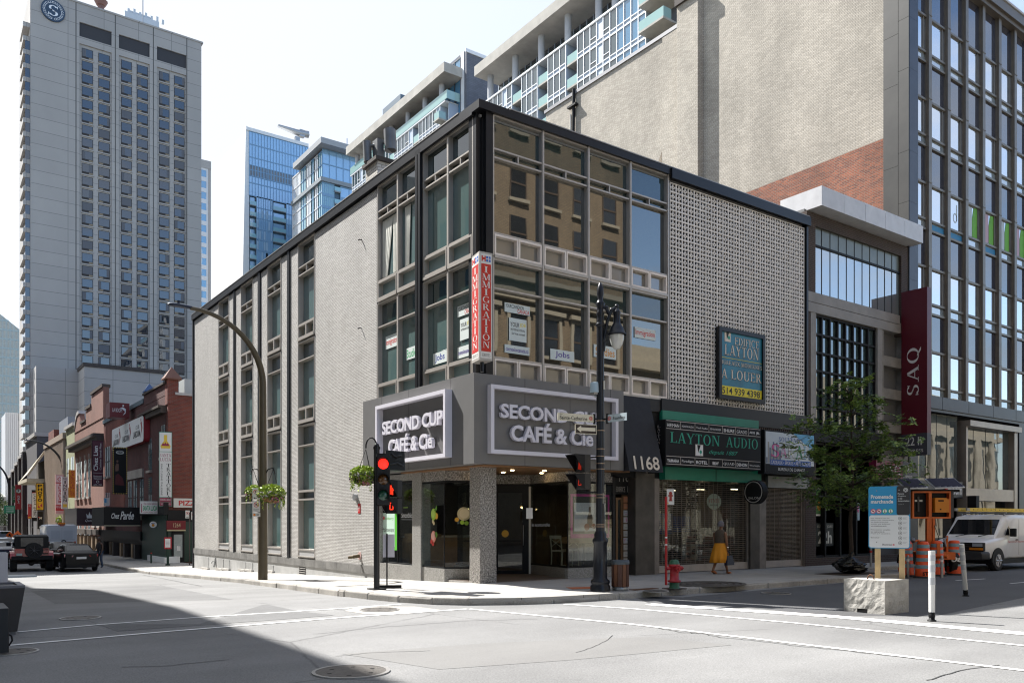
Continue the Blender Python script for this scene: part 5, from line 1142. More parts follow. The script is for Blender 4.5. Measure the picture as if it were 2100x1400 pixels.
m = MB(); m.hexa([(x0-3.2, YT+.6, -6), (x1, YT+.6, -6), (x1, YT+30, -6), (x0-3.2, YT+30, -6)], [(x0-.9, YT+.6, zt), (x1, YT+.6, zt), (x1, YT+30, zt), (x0-.9, YT+30, zt)]); m.build('core', M('white_flank', (.72, .72, .71), .5), b)
m = MB(F); m.prism([(x0-3.3, -6), (x0, -6), (x0, zt+1.0), (x0-.9, zt+1.2)], -2, 0); m.box(x0-.9, x1, zt+.0, zt+.9, -.6, .3); m.build('white_edge', M('white_flank'), b)
ux = [x0, aX(526, YT), aX(559, YT), aX(587, YT), x1]
curtain(b, F, x0, x1, 92.5, zt, 20, 5, BG, BF); curtain(b, F, x0+.05, x1-.05, 98, 101, 22, 1, M('louvre_grey', (.2, .22, .25), .7), BF, .2, .2, .05)
curtain(b, F, ux[1], ux[2], -6, 92.5, 7, 33, BG, BF); curtain(b, F, ux[3], ux[4], -6, 92.5, 8, 33, BG, BF)
m = MB(F)
for a, c in ((ux[0], ux[1]), (ux[2], ux[3])): m.face([(a, -6, -.5), (c, -6, -.5), (c, 92.5, -.5), (a, 92.5, -.5)])
m.build('balcony_recess', REC, b)
nb = 0
for k in range(28):
    z = 90.6-3*k
    for a, c in ((ux[0]+.1, ux[1]-.1), (ux[2]+.1, ux[3]-.1)):
        m = MB(F); m.box(a, c, z-.9, z-.7, -.5, .3, 0); m.box(a, c, z-.7, z+.35, .2, .28, 1); m.box(a+.3, c-.3, z+.5, z+1.6, -.48, -.4, 2); m.build('balcony', [SLB, BGL, BG], b)
rw = random.Random(4); m = MB(F)
for k in range(90):
    j = rw.choice([0, 1]); a0, c0, n = (ux[1], ux[2], 7) if j == 0 else (ux[3], ux[4], 8); i = rw.randrange(n); du = (c0-a0)/n; z = -6+98.5/33*rw.randrange(16, 33); m.face([(a0+du*i, z+.3, .04), (a0+du*(i+1), z+.3, .04), (a0+du*(i+1), z+2.6, .04), (a0+du*i, z+2.6, .04)])
m.build('window_blind', M('blind_pale', (.32, .46, .58), .6), b)
t = thing('roof_crane', 'window cleaning crane on the blue tower roof', 'crane', (aX(609, YT+5), YT+5, zt)); Q = FA(YT+5)
u, z = pA(609, 290, YT+5); m = MB(Q); m.box(u-.7, u+.7, zt-4, z+1.2, -.6, .6); m.build('mast', GRYM, t)
m = MB(Q); ua, za = pA(570, 258, YT+5); uc, zc = pA(632, 276, YT+5); m.tube([(ua, za, 0), (u, z+2.6, 0), (uc, zc, 0)], [.5, 1.0, 1.1], 6); m.box(u+.6, u+2.2, z+1.6, z+3.6, -.7, .7); m.build('jib', GRYM, t)
# ---- glass tower under a flat overhanging roof plate
Yq = 194.0; Xq = aX(661, Yq); zq = 86.0; x1 = Xq+26
b = thing('overhang_roof_tower', 'blue green glass tower under a wide flat grey roof plate', 'building', (Xq, Yq, -6)); F = FA(Yq); E = FB(Xq)
m = MB(); m.box(Xq+.4, x1, Yq+.4, Yq+20, -6, 94); m.build('core', REC, b)
m = MB(); m.box(Xq-1.5, x1+6, Yq-2.8, Yq+16, 94.3, 95.7); m.build('roof_plate', M('roof_plate', (.33, .34, .35), .6), b)
G2 = glass('teal_tower_glass', (.24, .45, .52), 2.1, wav=.2, wscale=.3)
curtain(b, F, Xq, x1, 87, 94.1, 14, 2, BG, BF)
xa_, xc_ = aX(685, Yq), aX(698, Yq)
curtain(b, F, Xq, xa_, -6, 86, 6, 30, G2, BF, .12, .7); curtain(b, F, xc_, x1, -6, 86, 9, 30, BG, BF, .12, .7)
m = MB(F); m.face([(xa_, -6, -.3), (xc_, -6, -.3), (xc_, 86, -.3), (xa_, 86, -.3)]); m.build('balcony_recess', REC, b)
for k in range(22): z = 85-3.06*k; m = MB(F); m.box(xa_, xc_, z-.9, z-.6, -.3, .4, 0); m.box(xa_, xc_, z-.6, z+.4, .3, .36, 1); m.build('balcony', [SLB, BGL], b)
m = MB(); m.box(Xq-.6, x1+.3, Yq-.6, Yq+20, 86, 87); m.build('ledge', SLB, b)
for k, (a, c, gl) in enumerate([(-214, -208, WG), (-208, -204.5, G2), (-204.5, -201, WG), (-201, -199, G2), (-199, -196.5, WG), (-196.5, -194, G2)]):
    curtain(b, E, a, c, -6, 93.5, 2, 30, gl, WF if gl is WG else BF, .12, .3)
m = MB(); m.cyl((Xq+8, Yq+3, 96), (Xq+8, Yq+3, 100), .12, n=5); m.cyl((Xq+16, Yq+3, 96), (Xq+16, Yq+3, 103), .15, n=5); m.box(Xq+16.5, Xq+19, Yq+2, Yq+4, 96.5, 99.5); m.build('roof_aerial', GRYM, b)
# ---- slim tower strip behind the hotel
Y3 = 300; x0, xm, x1 = aX(410, Y3), aX(424.5, Y3), aX(432.5, Y3); zt = CAMZ+(HOR-330)*Y3/ray(424)[1]/FOC
b = thing('slim_tower', 'slim tower with a column of blue windows showing past the hotel edge', 'building', (x0, Y3, -6)); F = FA(Y3)
m = MB(); m.box(x0-10, x1, Y3+.3, Y3+20, -6, zt-1); m.build('core', M('brown_cladding', (.3, .29, .28), .8, var=.1), b)
m = MB(F); m.box(xm, x1, -6, zt-1.2, -.3, .1); m.box(x0-10, x1, zt-2.8, zt, -.3, .3); m.build('side_wall', M('brown_cladding'), b)
curtain(b, F, x0-8, xm, -6, zt-2.8, 3, 34, glass('blue_strip_glass', (.1, .25, .42), 2.2), M('pale_strip', (.5, .52, .54), .6), .5, 1.5)
# ---- pale stepped tower behind the hotel roof
Y4 = 330; x0, x1 = aX(250, Y4), aX(338, Y4); b = thing('stepped_tower', 'pale stepped tower top rising behind the hotel roof', 'building', (x0, Y4, -6)); F = FA(Y4)
zt = pA(270, 14, Y4)[1]; PT = M('pale_tower_panel', (.5, .54, .58), .6, var=.06)
m = MB(); m.box(x0, x1, Y4+.1, Y4+22, -6, zt-5); m.box(x0+1, x1-2, Y4+.1, Y4+20, zt-5, zt-2.2); m.box(x0+2, x1-5, Y4+1, Y4+18, zt-2.2, zt-1)
for k in range(7): m.box(x0+2+k*2, x0+2.8+k*2, Y4+.5, Y4+1.2, zt-2.2, zt-.7+.5*(k % 2))
m.build('wall', PT, b)
for k in range(5):
    m = MB(F); u = x0+1.8+k*3.1; m.box(u, u+1.9, zt-8.5, zt-5.2, -.05, .05); m.build('window', glass('pale_blue_glass', (.2, .3, .42), 2), b)
curtain(b, F, x0, x1, zt-60, zt-15, 7, 12, PT, WF)
# ---- far left glass towers
Y5 = 345; x0, x1 = aX(-60, Y5), aX(43.5, Y5); za, zb = pA(0, 644, Y5)[1], pA(43.5, 678, Y5)[1]
b = thing('sloped_glass_tower', 'green blue glass tower with a sloping roofline at the left edge', 'building', (x0, Y5, -6)); F = FA(Y5)
zL = za+(za-zb)*60/43.5
m = MB(F); m.prism([(x0, -6), (x1, -6), (x1, zb), (x0, zL)], -18, 0); m.build('facade', glass('mirror_tower_glass', (.12, .20, .22), 2.8, wav=.8, wscale=.12), b)
m = MB(F)
for k in range(38): u = x0+(x1-x0)*k/37; m.box(u-.1, u+.1, -6, zL+(zb-zL)*k/37-.2, .001, .12)
for k in range(30):
    z = -6+3.3*k; ur = x1 if z < zb else x0+(x1-x0)*(zL-z)/(zL-zb+1e-6)
    if z < zL-1: m.box(x0, ur, z-.25, z+.25, .001, .11)
m.build('frame', M('teal_frame', (.3, .40, .43), .5), b)
Y6 = 250; x0, xm, x1 = aX(12, Y6), aX(35, Y6), aX(46, Y6); zt = pA(24, 846, Y6)[1]
b = thing('white_ribbed_building', 'pale ribbed office building beside the hotel foot', 'building', (x0, Y6, -8)); F = FA(Y6)
m = MB(); m.box(x0, x1+3, Y6+.2, Y6+14, -8, zt); m.build('core', M('pale_rib_wall', (.42, .43, .44), .7), b)
m = MB(F)
for k in range(7): u = x0+(xm-x0)*k/6; m.box(u-.18, u+.18, -8, zt, -.1, .35)
m.build('rib', WF, b)
curtain(b, F, xm+.3, x1+2, -8, zt-2, 2, 14, glass('teal_strip', (.2, .33, .32), 2), M('pale_rib_wall'), .4, 1.6)
# ---- balcony apartment blocks
CON2 = M('raw_concrete', (.40, .38, .34), .9, var=.22, scale=.5); WFR = M('white_window_frame', (.66, .68, .70), .5); LGP = M('pale_grey_panel', (.36, .43, .52), .6); AGL = glass('apartment_glass', (.035, .06, .065), 2.5, wav=.3, wscale=.4); AGB = glass('apartment_blue_glass', (.07, .2, .33), 2.4, wav=.2, wscale=.4); MINT = glass('mint_balcony_glass', (.30, .46, .44), 1.7, .05); DGR = M('dark_grey_wall', (.10, .105, .12), .7)
def apartments(name, label, X, bays, zt, floors, slab, pent_h, over, cols, extra=None, end=False):
    us = [bU(p, X) for b in bays for p in b[1:]]; ua, uc = min(us), max(us)
    if extra is not None: ua = min(ua, extra[0]); uc = max(uc, extra[1])
    b = thing(name, label, 'building', (X, -uc, 0)); E = FB(X); z0 = zt-floors*2.8
    m = MB(E); m.box(ua, uc, 0, zt, -14, -1.8, 0); m.box(ua, uc, 0, z0, -1.8, 0, 0); m.build('core', DGR, b)
    for kd, pa, pc in bays:
        a, c = bU(pa, X), bU(pc, X)
        for f in range(floors):
            zb, zc = zt-2.8*(f+1), zt-2.8*f
            if kd == 'w':
                n = max(3, round((c-a)/1.15)); g = MB(E); q = (c-a)/n
                for i in range(n):
                    k = (i*5+int(pa)) % 7
                    g.face([(a+q*i, zb+.5, 0), (a+q*(i+1), zb+.5, 0), (a+q*(i+1), zc-.1, 0), (a+q*i, zc-.1, 0)], 2 if k == 3 else (1 if (n > 8 and i > n-5) else 0))
                g.face([(a, zb, 0), (c, zb, 0), (c, zb+.5, 0), (a, zb+.5, 0)], 2)
                wn = g.build('window', [AGL, AGB, LGP], b)
                m = MB(E)
                for i in range(n+1): u = a+q*i; m.box(u-.055, u+.055, zb, zc, -.02, .09)
                for z in (zb+.02, zb+.5, zc-.06): m.box(a, c, z-.055, z+.055, -.02, .085)
                for i in range(n):
                    if (i*5+int(pa)) % 7 in (1, 5): m.box(a+q*i, a+q*(i+1), zb+1.05, zb+1.14, 0, .08)
                m.build('frame', WFR, wn)
            else:
                m = MB(E); m.box(a, c, zb-.12, zb+.1, -1.8, .05 if kd == 'b' else 1.2, 0); bl = m.build('balcony', CON2, b)
                wo = .02 if kd == 'b' else 1.15
                m = MB(E); m.box(a+.02, c-.02, zb+.12, zb+1.15, wo-.04, wo)
                if kd == 'e': m.box(c-.06, c-.02, zb+.12, zb+1.15, 0, wo-.04)
                m.build('balcony_glass', MINT, bl)
        if kd == 'w': m = MB(E); m.box(a-.1, a+.02, z0, zt, -1.8, -.001); m.box(c-.02, c+.1, z0, zt, -1.8, -.001); m.build('party_fin', LGP, b)
    m = MB(E); m.box(ua, uc, zt-.05, zt+.18, -3, .15); m.build('terrace_edge', WFR, b)
    m = MB(E); m.box(ua, uc, zt+.18, zt+pent_h, -14, -3.2, 0)
    m.build('penthouse_wall', DGR, b)
    n = int((uc-ua)/1.3); g = MB(E); g.face([(ua, zt+.7, -3.15), (uc-2, zt+.7, -3.15), (uc-2, zt+pent_h-.3, -3.15), (ua, zt+pent_h-.3, -3.15)]); wn = g.build('window', AGL, b)
    m = MB(E)
    for i in range(n+1): u = ua+(uc-2-ua)*i/n; m.box(u-.07, u+.07, zt+.2, zt+pent_h, -3.15, -3.05); 
    m.box(ua, uc-2, zt+.2, zt+.75, -3.15, -3.06); m.build('frame', LGP, wn)
    m = MB(E); m.box(ua-(0 if end else 0), uc+over, zt+pent_h, zt+pent_h+slab, -14, 1.0); m.build('roof_slab', CON2, b)
    for p in cols:
        u = bU(p, X+.7); m = MB(E); m.cyl((u, zt+.1, -.7), (u, zt+pent_h, -.7), .42, n=14); m.build('round_column', M('column_grey', (.42, .43, .45), .7), b)
    return b, E, ua, uc, z0
b, E, ua, uc, z0 = apartments('balcony_apartment_block', 'white framed apartment block with mint glass balconies rising above the buff brick wall', 63.0,
    [('w', 1003, 1050), ('b', 1051.5, 1069), ('w', 1070.6, 1102.7), ('b', 1104, 1123.5), ('w', 1124.6, 1161), ('b', 1163, 1184), ('w', 1185, 1325), ('e', 1326, 1377)], 58.8, 6, 1.35, 3.9, 0, [1006, 1057, 1110, 1165, 1228, 1262], extra=(bU(985, 63), bU(1500, 63)))
m = MB(); m.box(66, 74, 66, 73, 63.8, 66.6); m.box(66, 73, 86, 92, 63.8, 65.5); m.build('plant_room', M('grey_cladding', (.25, .27, .3), .6), b)
b, E, ua, uc, z0 = apartments('roof_terrace_apartment_block', 'apartment block with a long roof terrace of mint glass behind the chimney', 63.0,
    [('w', 723, 750), ('b', 751, 760), ('w', 761, 798), ('b', 799, 808), ('w', 809, 847), ('b', 848, 859), ('w', 860, 903), ('e', 904, 914)], 63.4, 5, 1.4, 3.6, 1.2, [733, 803, 837, 872, 906], extra=(bU(720, 63), bU(914, 63)))
m = MB(E); m.box(ua, uc+.6, 63.6, 64.85, .12, .18); m.box(uc+.55, uc+.6, 63.6, 64.85, -6, .12); m.build('terrace_glass', MINT, b)
m = MB(E); m.box(bU(776, 62), bU(812, 62), 68.6, 70.2, -6, .2); m.build('plant_screen', M('blue_grey_louvre', (.08, .12, .16), .6), b)
K = FA(-uc-.0)
m = MB(); yk = -uc; m.box(63.6, 67.5, yk-.02, yk+.3, 46, 63.4)
m.build('end_wall', LGP, b)
x0 = 65.2; yk = 102.0
b = thing('grey_core_tower', 'dark grey brick lift core with a strip of blue windows between the two apartment blocks', 'building', (x0, yk, 0))
zc = pA(962, 104, yk)[1]; m = MB(); m.box(x0, x0+16, yk, yk+9, 0, zc); m.build('wall', brick('slate_brick', (.12, .13, .16), (.10, .11, .135), (.09, .09, .10), .8, .25, .02, 0), b)
m = MB(); m.box(x0-.2, x0+16, yk-.15, yk, zc-.4, zc+.1); m.build('coping', WFR, b)
curtain(b, FB(x0), -yk-6.5, -yk-1.5, 40, zc-.5, 3, 10, AGB, M('dark_frame', (.05, .06, .08), .5), .12, .2, .02)
m = MB(FB(x0)); m.box(-yk-1.5, -yk-.6, 40, zc, 0, .08); m.build('white_fin', WFR, b)
# ---------------------------------------------------------------- the row of shops down Stanley street
XR0 = 12.4
def ry(px, X=XR0): return -pB(px, 0, X)[0]
rb = brick('red_row_brick', (.20, .045, .026), (.145, .032, .022), (.13, .10, .085), .24, .08, .01, .4, .3, .9)
db = brick('maroon_row_brick', (.10, .03, .025), (.075, .024, .022), (.08, .06, .055), .24, .08, .01, .4, .25, .9)
pb = brick('pink_row_brick', (.235, .105, .075), (.20, .09, .062), (.24, .15, .12), .24, .08, .008, .3, .15, .9)
OLDG = glass('row_window_glass', (.12, .17, .18), 2.0, wav=.2); STS = M('row_stone_sill', (.34, .30, .26), .85, var=.2); DKT = M('dark_trim', (.04, .03, .028), .6); CORN = M('cornice_brown', (.06, .045, .035), .7, var=.2)
def row_window(b, E, u0, u1, z0, z1, w=.0, lintel=False, gl=None):
    g = MB(E); g.box(u0, u1, z0, z1, w+.003, w+.02); g.box((u0+u1)/2-.03, (u0+u1)/2+.03, z0, z1, w+.02, w+.05, 1); g.box(u0, u1, (z0+z1)/2-.03, (z0+z1)/2+.03, w+.0205, w+.048, 1)
    wn = g.build('window', [gl or OLDG, DKT], b)
    m = MB(E); m.box(u0-.12, u1+.12, z0-.16, z0-.002, w+.0, w+.18)
    if lintel: m.box((u0+u1)/2-.12, (u0+u1)/2+.12, z1+.05, z1+.45, w+.0, w+.1)
    m.build('sill', STS, wn)
def row_building(name, label, pa, pc, ztop, mat, depth=14, zb=None, X=XR0):
    y1, y0 = ry(pa, X), ry(pc, X); b = thing(name, label, 'building', (X, y0, slope(y0)))
    m = MB(); m.box(X, X+depth, y0+.02, y1-.02, slope(y1)-1, ztop); m.build('wall', mat, b)
    return b, FB(X), -y1, -y0
# 1 trattoria
z = 9.4; b, E, u0, u1 = row_building('trattoria_building', 'red brick corner trattoria building with a pinnacled parapet beyond the pale brick wall', 296, 345, z, rb)
y0 = -u1
m = MB(E); m.box(u0+.02, u1-.5, 2.2, 9.38, .001, .03); m.build('front_wall', db, b)
m = MB(E); m.box(u0+.05, u1-.4, 8.3, 8.6, .0, .35); m.box(u0+.05, u1-.4, 8.6, 8.75, 0, .5); m.box(u0, u1-.3, 9.4, 10.1, -.4, .04, 1); m.box(u0, u1-.3, 10.1, 10.22, -.5, .15); m.build('cornice', [CORN, db], b)
for u, c, nm in ((u1-.3, M('copper_cap', (.16, .07, .045), .6), 'pinnacle'), (u0+.2, M('blue_cap', (.03, .08, .2), .5), 'pinnacle')):
    m = MB(E); s_ = .5 if nm == 'pinnacle' and u > u0+1 else .36; m.box(u-s_*.64, u+s_*.64, 8.8, 10.4, -.27-s_*.64, -.27+s_*.64); W4 = [(u-s_, 10.4, -.27+s_), (u+s_, 10.4, -.27+s_), (u+s_, 10.4, -.27-s_), (u-s_, 10.4, -.27-s_)]; [m.face([W4[i], W4[(i+1) % 4], (u, 10.4+s_*1.5, -.27)], 1) for i in range(4)]; m.box(u-s_, u+s_, 10.32, 10.4, -.27-s_, -.27+s_, 1); m.build(nm, [rb, c], b)
m = MB(); m.box(XR0+.4, XR0+14, y0-.06, y0+.4, 9.4, 9.55); m.build('coping', M('pale_coping'), b)
for p, za, zb in ((309.5, 4.95, 7.05), (336, 5.6, 7.6), (309.5, 2.4, 4.5)): u = bU(p, XR0); row_window(b, E, u-.45, u+.45, za, zb, .03)
m = MB(); m.box(XR0+1.2, XR0+3, y0+1, y0+2.4, 9.4, 10.6); m.box(XR0+3.4, XR0+4.4, y0+.8, y0+2, 9.4, 10.2); m.build('roof_unit', M('roof_unit', (.4, .42, .41), .6), b)
SG = M('dark_green_paint', (.008, .035, .022), .45)
m = MB(); m.box(XR0-.05, XR0+3.2, y0-.16, y0-.02, -.9, 2.15); m.box(XR0-.14, XR0-.01, y0, y0+6.6, -1.5, 2.0); m.build('shop_front', SG, b)
m = MB(); m.box(XR0-.05, XR0+3.3, y0-.22, y0-.16, 1.6, 2.3); m.box(XR0-.3, XR0-.02, y0-.2, y0+6.6, 2.0, 2.75); m.build('shop_fascia', BLK2, b)
m = MB(); m.box(XR0-.1, XR0+.62, y0-.26, y0-.03, -1.35, -.55); m.box(XR0+1.75, XR0+3.2, y0-.26, y0-.03, -1.35, -.55); m.box(XR0-.26, XR0-.1, y0-.2, y0+4.5, -1.6, -.6); m.build('white_plinth', WHT, b)
q = FA(y0-.2); ud0, ud1 = aX(352, y0-.2), aX(378, y0-.2)
m = MB(q); m.box(ud0, ud1, -1.3, 1.05, .0, .02); dr = m.build('door', BLK2, b)
m = MB(q); m.box(ud0+.12, ud1-.12, -.6, .8, .02, .025); m.box(ud0+.3, ud0+.5, -.2, .1, .025, .03, 1); m.box(ud0+.2, ud0+.4, -.9, -.6, .03, .035, 2); m.build('pane', [OLDG, M('white_paper'), M('poster_red')], dr)
m = MB(q); a, c = aX(340, y0-.2), aX(378, y0-.2); m.prism([(a, 1.1), (c, 1.1), (c, 1.65), (a, 1.65)], .02, .3); m.box(a, c, 1.02, 1.1, .25, .3, 1); m.text('1264', a+.36, c-.3, 1.25, 1.5, .305, 1); m.build('awning', [M('awning_red', (.16, .012, .015), .7), M('awning_trim', (.5, .42, .25), .7)], b)
t = thing('pizza_sign', 'white sign with red lettering on the red brick side wall', 'sign', (aX(356, y0), y0, 2.4)); q = FA(y0-.12)
ua, zb_ = pA(356, 1040, y0-.12); za_ = pA(356, 1021, y0-.12)[1]; m = MB(q); m.box(ua, ua+2.6, zb_, za_, -.1, 0); m.text('PIZZERIA', ua+.3, ua+2.35, zb_+.13, za_-.13, .004, 1, bold=.03); m.build('panel', [M('sign_cream', (.62, .6, .55), .5), M('sign_red')], t)
t = thing('trattoria_sign', 'tall green edged white trattoria sign on the red brick corner', 'sign', (12.2, y0-.3, 2.2))
pc = vat(326, 50.2); q = FY(pc, radians(-16)); zt, zb_ = CAMZ+(1067-885)*50.2/FOC, CAMZ+(1067-1038)*50.2/FOC; W = .74
m = MB(q); m.box(0, W, zb_, zt, -.28, 0); m.build('case', M('sign_case_green', (.01, .05, .04), .5), t)
m = MB(q); m.box(.0, W, zb_, zt, 0, .006, 4); m.box(.03, W-.03, zb_+.58, zt-.03, .006, .010, 0); m.box(.03, W-.03, zt-1.22, zt-1.19, .010, .013, 4); m.text('SANTA', .06, W-.06, zt-1.52, zt-1.32, .014, 1, font='serif'); m.text('LUCIA', .06, W-.06, zt-1.78, zt-1.57, .014, 1, font='serif')
for i, ch in enumerate('TRATTORIA'): m.text(ch, .42, .66 if ch != 'I' else .54, zt-2.14-i*.245, zt-1.93-i*.245, .014, 3, font='serif')
m.text('FINE CUISINE ITALIENNE', .1, .2, zb_+.68, zt-1.95, .014, 3, rot=-1)
m.prism([(.12, zt-1.0), (.62, zt-1.0), (.66, zt-.85), (.46, zt-.55), (.46, zt-.18), (.28, zt-.18), (.28, zt-.55), (.08, zt-.85)], .010, .014, 2); m.prism([(.14, zt-.85), (.6, zt-.85), (.5, zt-.66), (.42, zt-.74), (.36, zt-.62), (.3, zt-.74), (.22, zt-.66)], .014, .018, 1)
for z in (.03, .30): m.box(.03, W-.03, zb_+z, zb_+z+.24, .006, .01, 1)
m.text('FOUR A BOIS', .08, W-.08, zb_+.36, zb_+.48, .012, 0); m.text('WOOD OVEN', .1, W-.1, zb_+.09, zb_+.21, .012, 0)
m.build('panel', [M('sign_white2', (.68, .68, .66), .5), M('sign_maroon', (.28, .02, .06), .5), M('sign_gold', (.7, .48, .05), .5), M('ink'), M('sign_case_teal', (.02, .22, .15), .5)], t)
def banner(name, label, px0, px1, py0, py1, X, mats, fn, thick=.16, cat='sign', group=None, face=0.0):
    y = ry((px0+px1)/2, X); q = FA(y); u0, z1 = pA(px0, py0, y); u1, z0 = pA(px1, py1, y)
    t = thing(name, label, cat, (u1, y, z0), group)
    m = MB(q); m.box(u0, u1, z0, z1, -thick, 0); m.build('case', mats[0], t)
    m = MB(q); fn(m, u0, u1, z0, z1, u1-u0, z1-z0); m.build('panel', mats, t); return t, q, u0, u1, z0, z1
def vtext(m, s, u0, u1, z0, z1, k, font='sans', bold=.02, w=.012):
    h = (z1-z0)/len(s)
    for i, ch in enumerate(s):
        if ch != ' ': c = (u0+u1)/2; hw = (u1-u0)/2*(.4 if ch == 'I' else 1); m.text(ch, c-hw, c+hw, z1-h*i-h*.82, z1-h*i, w, k, font=font, bold=bold)
SW = MATS['sign_white2']
banner('trattoria_banner', 'small white banner with green lettering under the red brick front', 288, 323, 1027, 1053, 11.6, [SW, M('sign_green'), M('sign_maroon')], lambda m, a, b, c, d, W, H: (m.text('SANTA LUCIA', a+W*.14, b-W*.02, c+H*.25, d-H*.36, .004, 1, bold=.03), m.text('TELEPHONE 861 3130', a+W*.14, b-W*.05, c+H*.06, c+H*.18, .004, 2), m.text('Fine cuisine italienne', a+W*.2, b-W*.05, d-H*.28, d-H*.1, .004, 2), m.prism([(a+W*.04, c+H*.1), (a+W*.1, c+H*.1), (a+W*.09, d-H*.2), (a+W*.05, d-H*.2)], .002, .006, 2)))
# 2 club building
b, E, u0, u1 = row_building('club_building', 'dark brick nightclub building carrying a large white sign and a red cube', 213, 296, 9.6, db)
m = MB(E); m.box(u0, u1, 9.6, 9.9, -.4, .1); m.build('coping', M('blue_grey_coping', (.09, .13, .15), .6), b)
m = MB(E); m.box(u0+.1, (u0+u1)/2+1, 2.6, 9.4, .001, .02); m.build('front_wall', rb, b)
for p in (219.5, 224.5): u = bU(p, XR0); row_window(b, E, u-.55, u+.5, 5.2, 7.6, .02); row_window(b, E, u-.55, u+.5, 1.6, 3.9, .02)
m = MB(E); m.box(bU(262, XR0), u1-.1, 4.6, 5.2, 0, .14); m.box(bU(262, XR0), u1-.1, 1.7, 1.95, 0, .2); m.build('stone_band', STS, b)
for p in (267, 278, 291): u = bU(p, XR0); row_window(b, E, u-.55, u+.55, 2.05, 4.5, .0)
m = MB(E); m.box(u0, u1, -2.6, .3, .0, .03); m.box(u0, u1, .3, .9, 0, .25)
m.build('shop_front', BLK2, b)
for k, p in enumerate((222, 232, 243, 254, 266, 278, 288)):
    u = bU(p, XR0); m = MB(E); m.box(u-.25, u+.25, -2.7, .0, .03, .25 if k % 2 else .4); m.build('shop_pilaster', M('tan_pilaster', (.22, .15, .09), .6, var=.2) if k % 2 else DKT, b)
t = thing('club_wall_sign', 'long white rounded sign with red figures across the dark brick club front', 'sign', (12.2, ry(262), 5))
Xq = 11.95; ua, ub_ = bU(229.5, Xq), bU(294, Xq); za, zb_ = pB(294, 851, Xq)[1], pB(294, 904, Xq)[1]
q = FB(Xq); m = MB(q); r = .25; pts = []
for cx, cz, a0 in ((ub_-r, za-r, 0), (ua+r, za-r, 90), (ua+r, zb_+r, 180), (ub_-r, zb_+r, 270)):
    for k in range(5): a = radians(a0+22.5*k); pts.append((cx+r*cos(a), cz+r*sin(a)))
m.prism(pts, -.4, -.01, 1); m.prism(pts, -.01, 0, 0)
W = (ub_-ua)/3
for k in range(3):
    a = ua+W*k; m.text('CLUB', a+W*.35, a+W*.65, zb_+.95, zb_+1.2, .006, 2); m.text('LABOOM', a+W*.12, a+W*.72, zb_+.4, zb_+.85, .006, 2, bold=.03); m.prism([(a+W*.74, zb_+.3), (a+W*.84, zb_+.9), (a+W*.76, zb_+1.3), (a+W*.86, zb_+1.35), (a+W*.92, zb_+.9)], .001, .008, 3); m.disc(a+W*.8, zb_+1.45, .1, .001, .008, 3, 10)
m.build('panel', [SW, M('sign_crimson', (.28, .01, .02), .5), M('ink'), M('figure_maroon', (.25, .03, .03), .5)], t)
t, q, a, c, z0, z1 = banner('club_cube_sign', 'dark red cube sign with a white dancer mark above the club', 225, 265.5, 824, 857, 11.4, [M('cube_red', (.13, .004, .008), .4), SW], lambda m, a, b, c, d, W, H: (m.text('LA BOOM', a+W*.14, a+W*.62, c+H*.36, c+H*.62, .004, 1), m.prism([(a+W*.66, c+H*.16), (a+W*.78, c+H*.42), (a+W*.62, c+H*.6), (a+W*.52, c+H*.64), (a+W*.66, c+H*.72), (a+W*.82, c+H*.6), (a+W*.8, c+H*.3)], .001, .006, 1), m.disc(a+W*.68, c+H*.82, .06, .001, .006, 1, 10)), thick=1.4)
banner('club_dancer_poster', 'tall black poster of a figure edged with small yellow bulbs', 231, 261, 916, 1013, 11.2, [BLK2, M('bulb_yellow', (.75, .55, .12), .5), M('poster_skin', (.16, .08, .055), .6), M('poster_dress', (.09, .006, .01), .6), SW],
       lambda m, a, b, c, d, W, H: ([m.disc(x, z, .035, .0, .03, 1, 8) for k in range(22) for x, z in ((a+.04, c+H*(k+.5)/22), (b-.04, c+H*(k+.5)/22))], [m.disc(a+W*(k+.5)/6, z, .035, 0, .03, 1, 8) for k in range(6) for z in (c+.04, d-.04)],
       m.disc(a+W*.32, c+H*.70, .08, .002, .006, 2, 12, ru=.8), m.prism([(a+W*.2, c+H*.48), (a+W*.4, c+H*.5), (a+W*.42, c+H*.64), (a+W*.28, c+H*.66), (a+W*.16, c+H*.58)], .001, .005, 2), m.prism([(a+W*.14, c+H*.2), (a+W*.8, c+H*.18), (a+W*.7, c+H*.34), (a+W*.38, c+H*.44), (a+W*.2, c+H*.4)], .001, .0045, 3), m.ring(a+W*.5, c+H*.89, .1, .125, .001, .006, 4, 20, ru=2.0), m.text('Chez Parée', a+W*.26, a+W*.74, c+H*.87, c+H*.91, .005, 4, shear=.3)))
t, q, a, c, z0, z1 = banner('club_marquee', 'black marquee with white script over the club entrance', 213, 288, 1039, 1078, 10.6, [BLK2, SW, M('marquee_trim', (.3, .28, .2), .5)], lambda m, a, b, c, d, W, H: (m.text('Chez', a+W*.2, a+W*.42, c+H*.4, c+H*.68, .004, 1, shear=.35, bold=.02), m.text('Parée', a+W*.44, a+W*.82, c+H*.34, c+H*.78, .004, 1, shear=.35, bold=.02), m.box(a, b, c, c+.06, .002, .02, 2)), thick=4.5, cat='marquee')
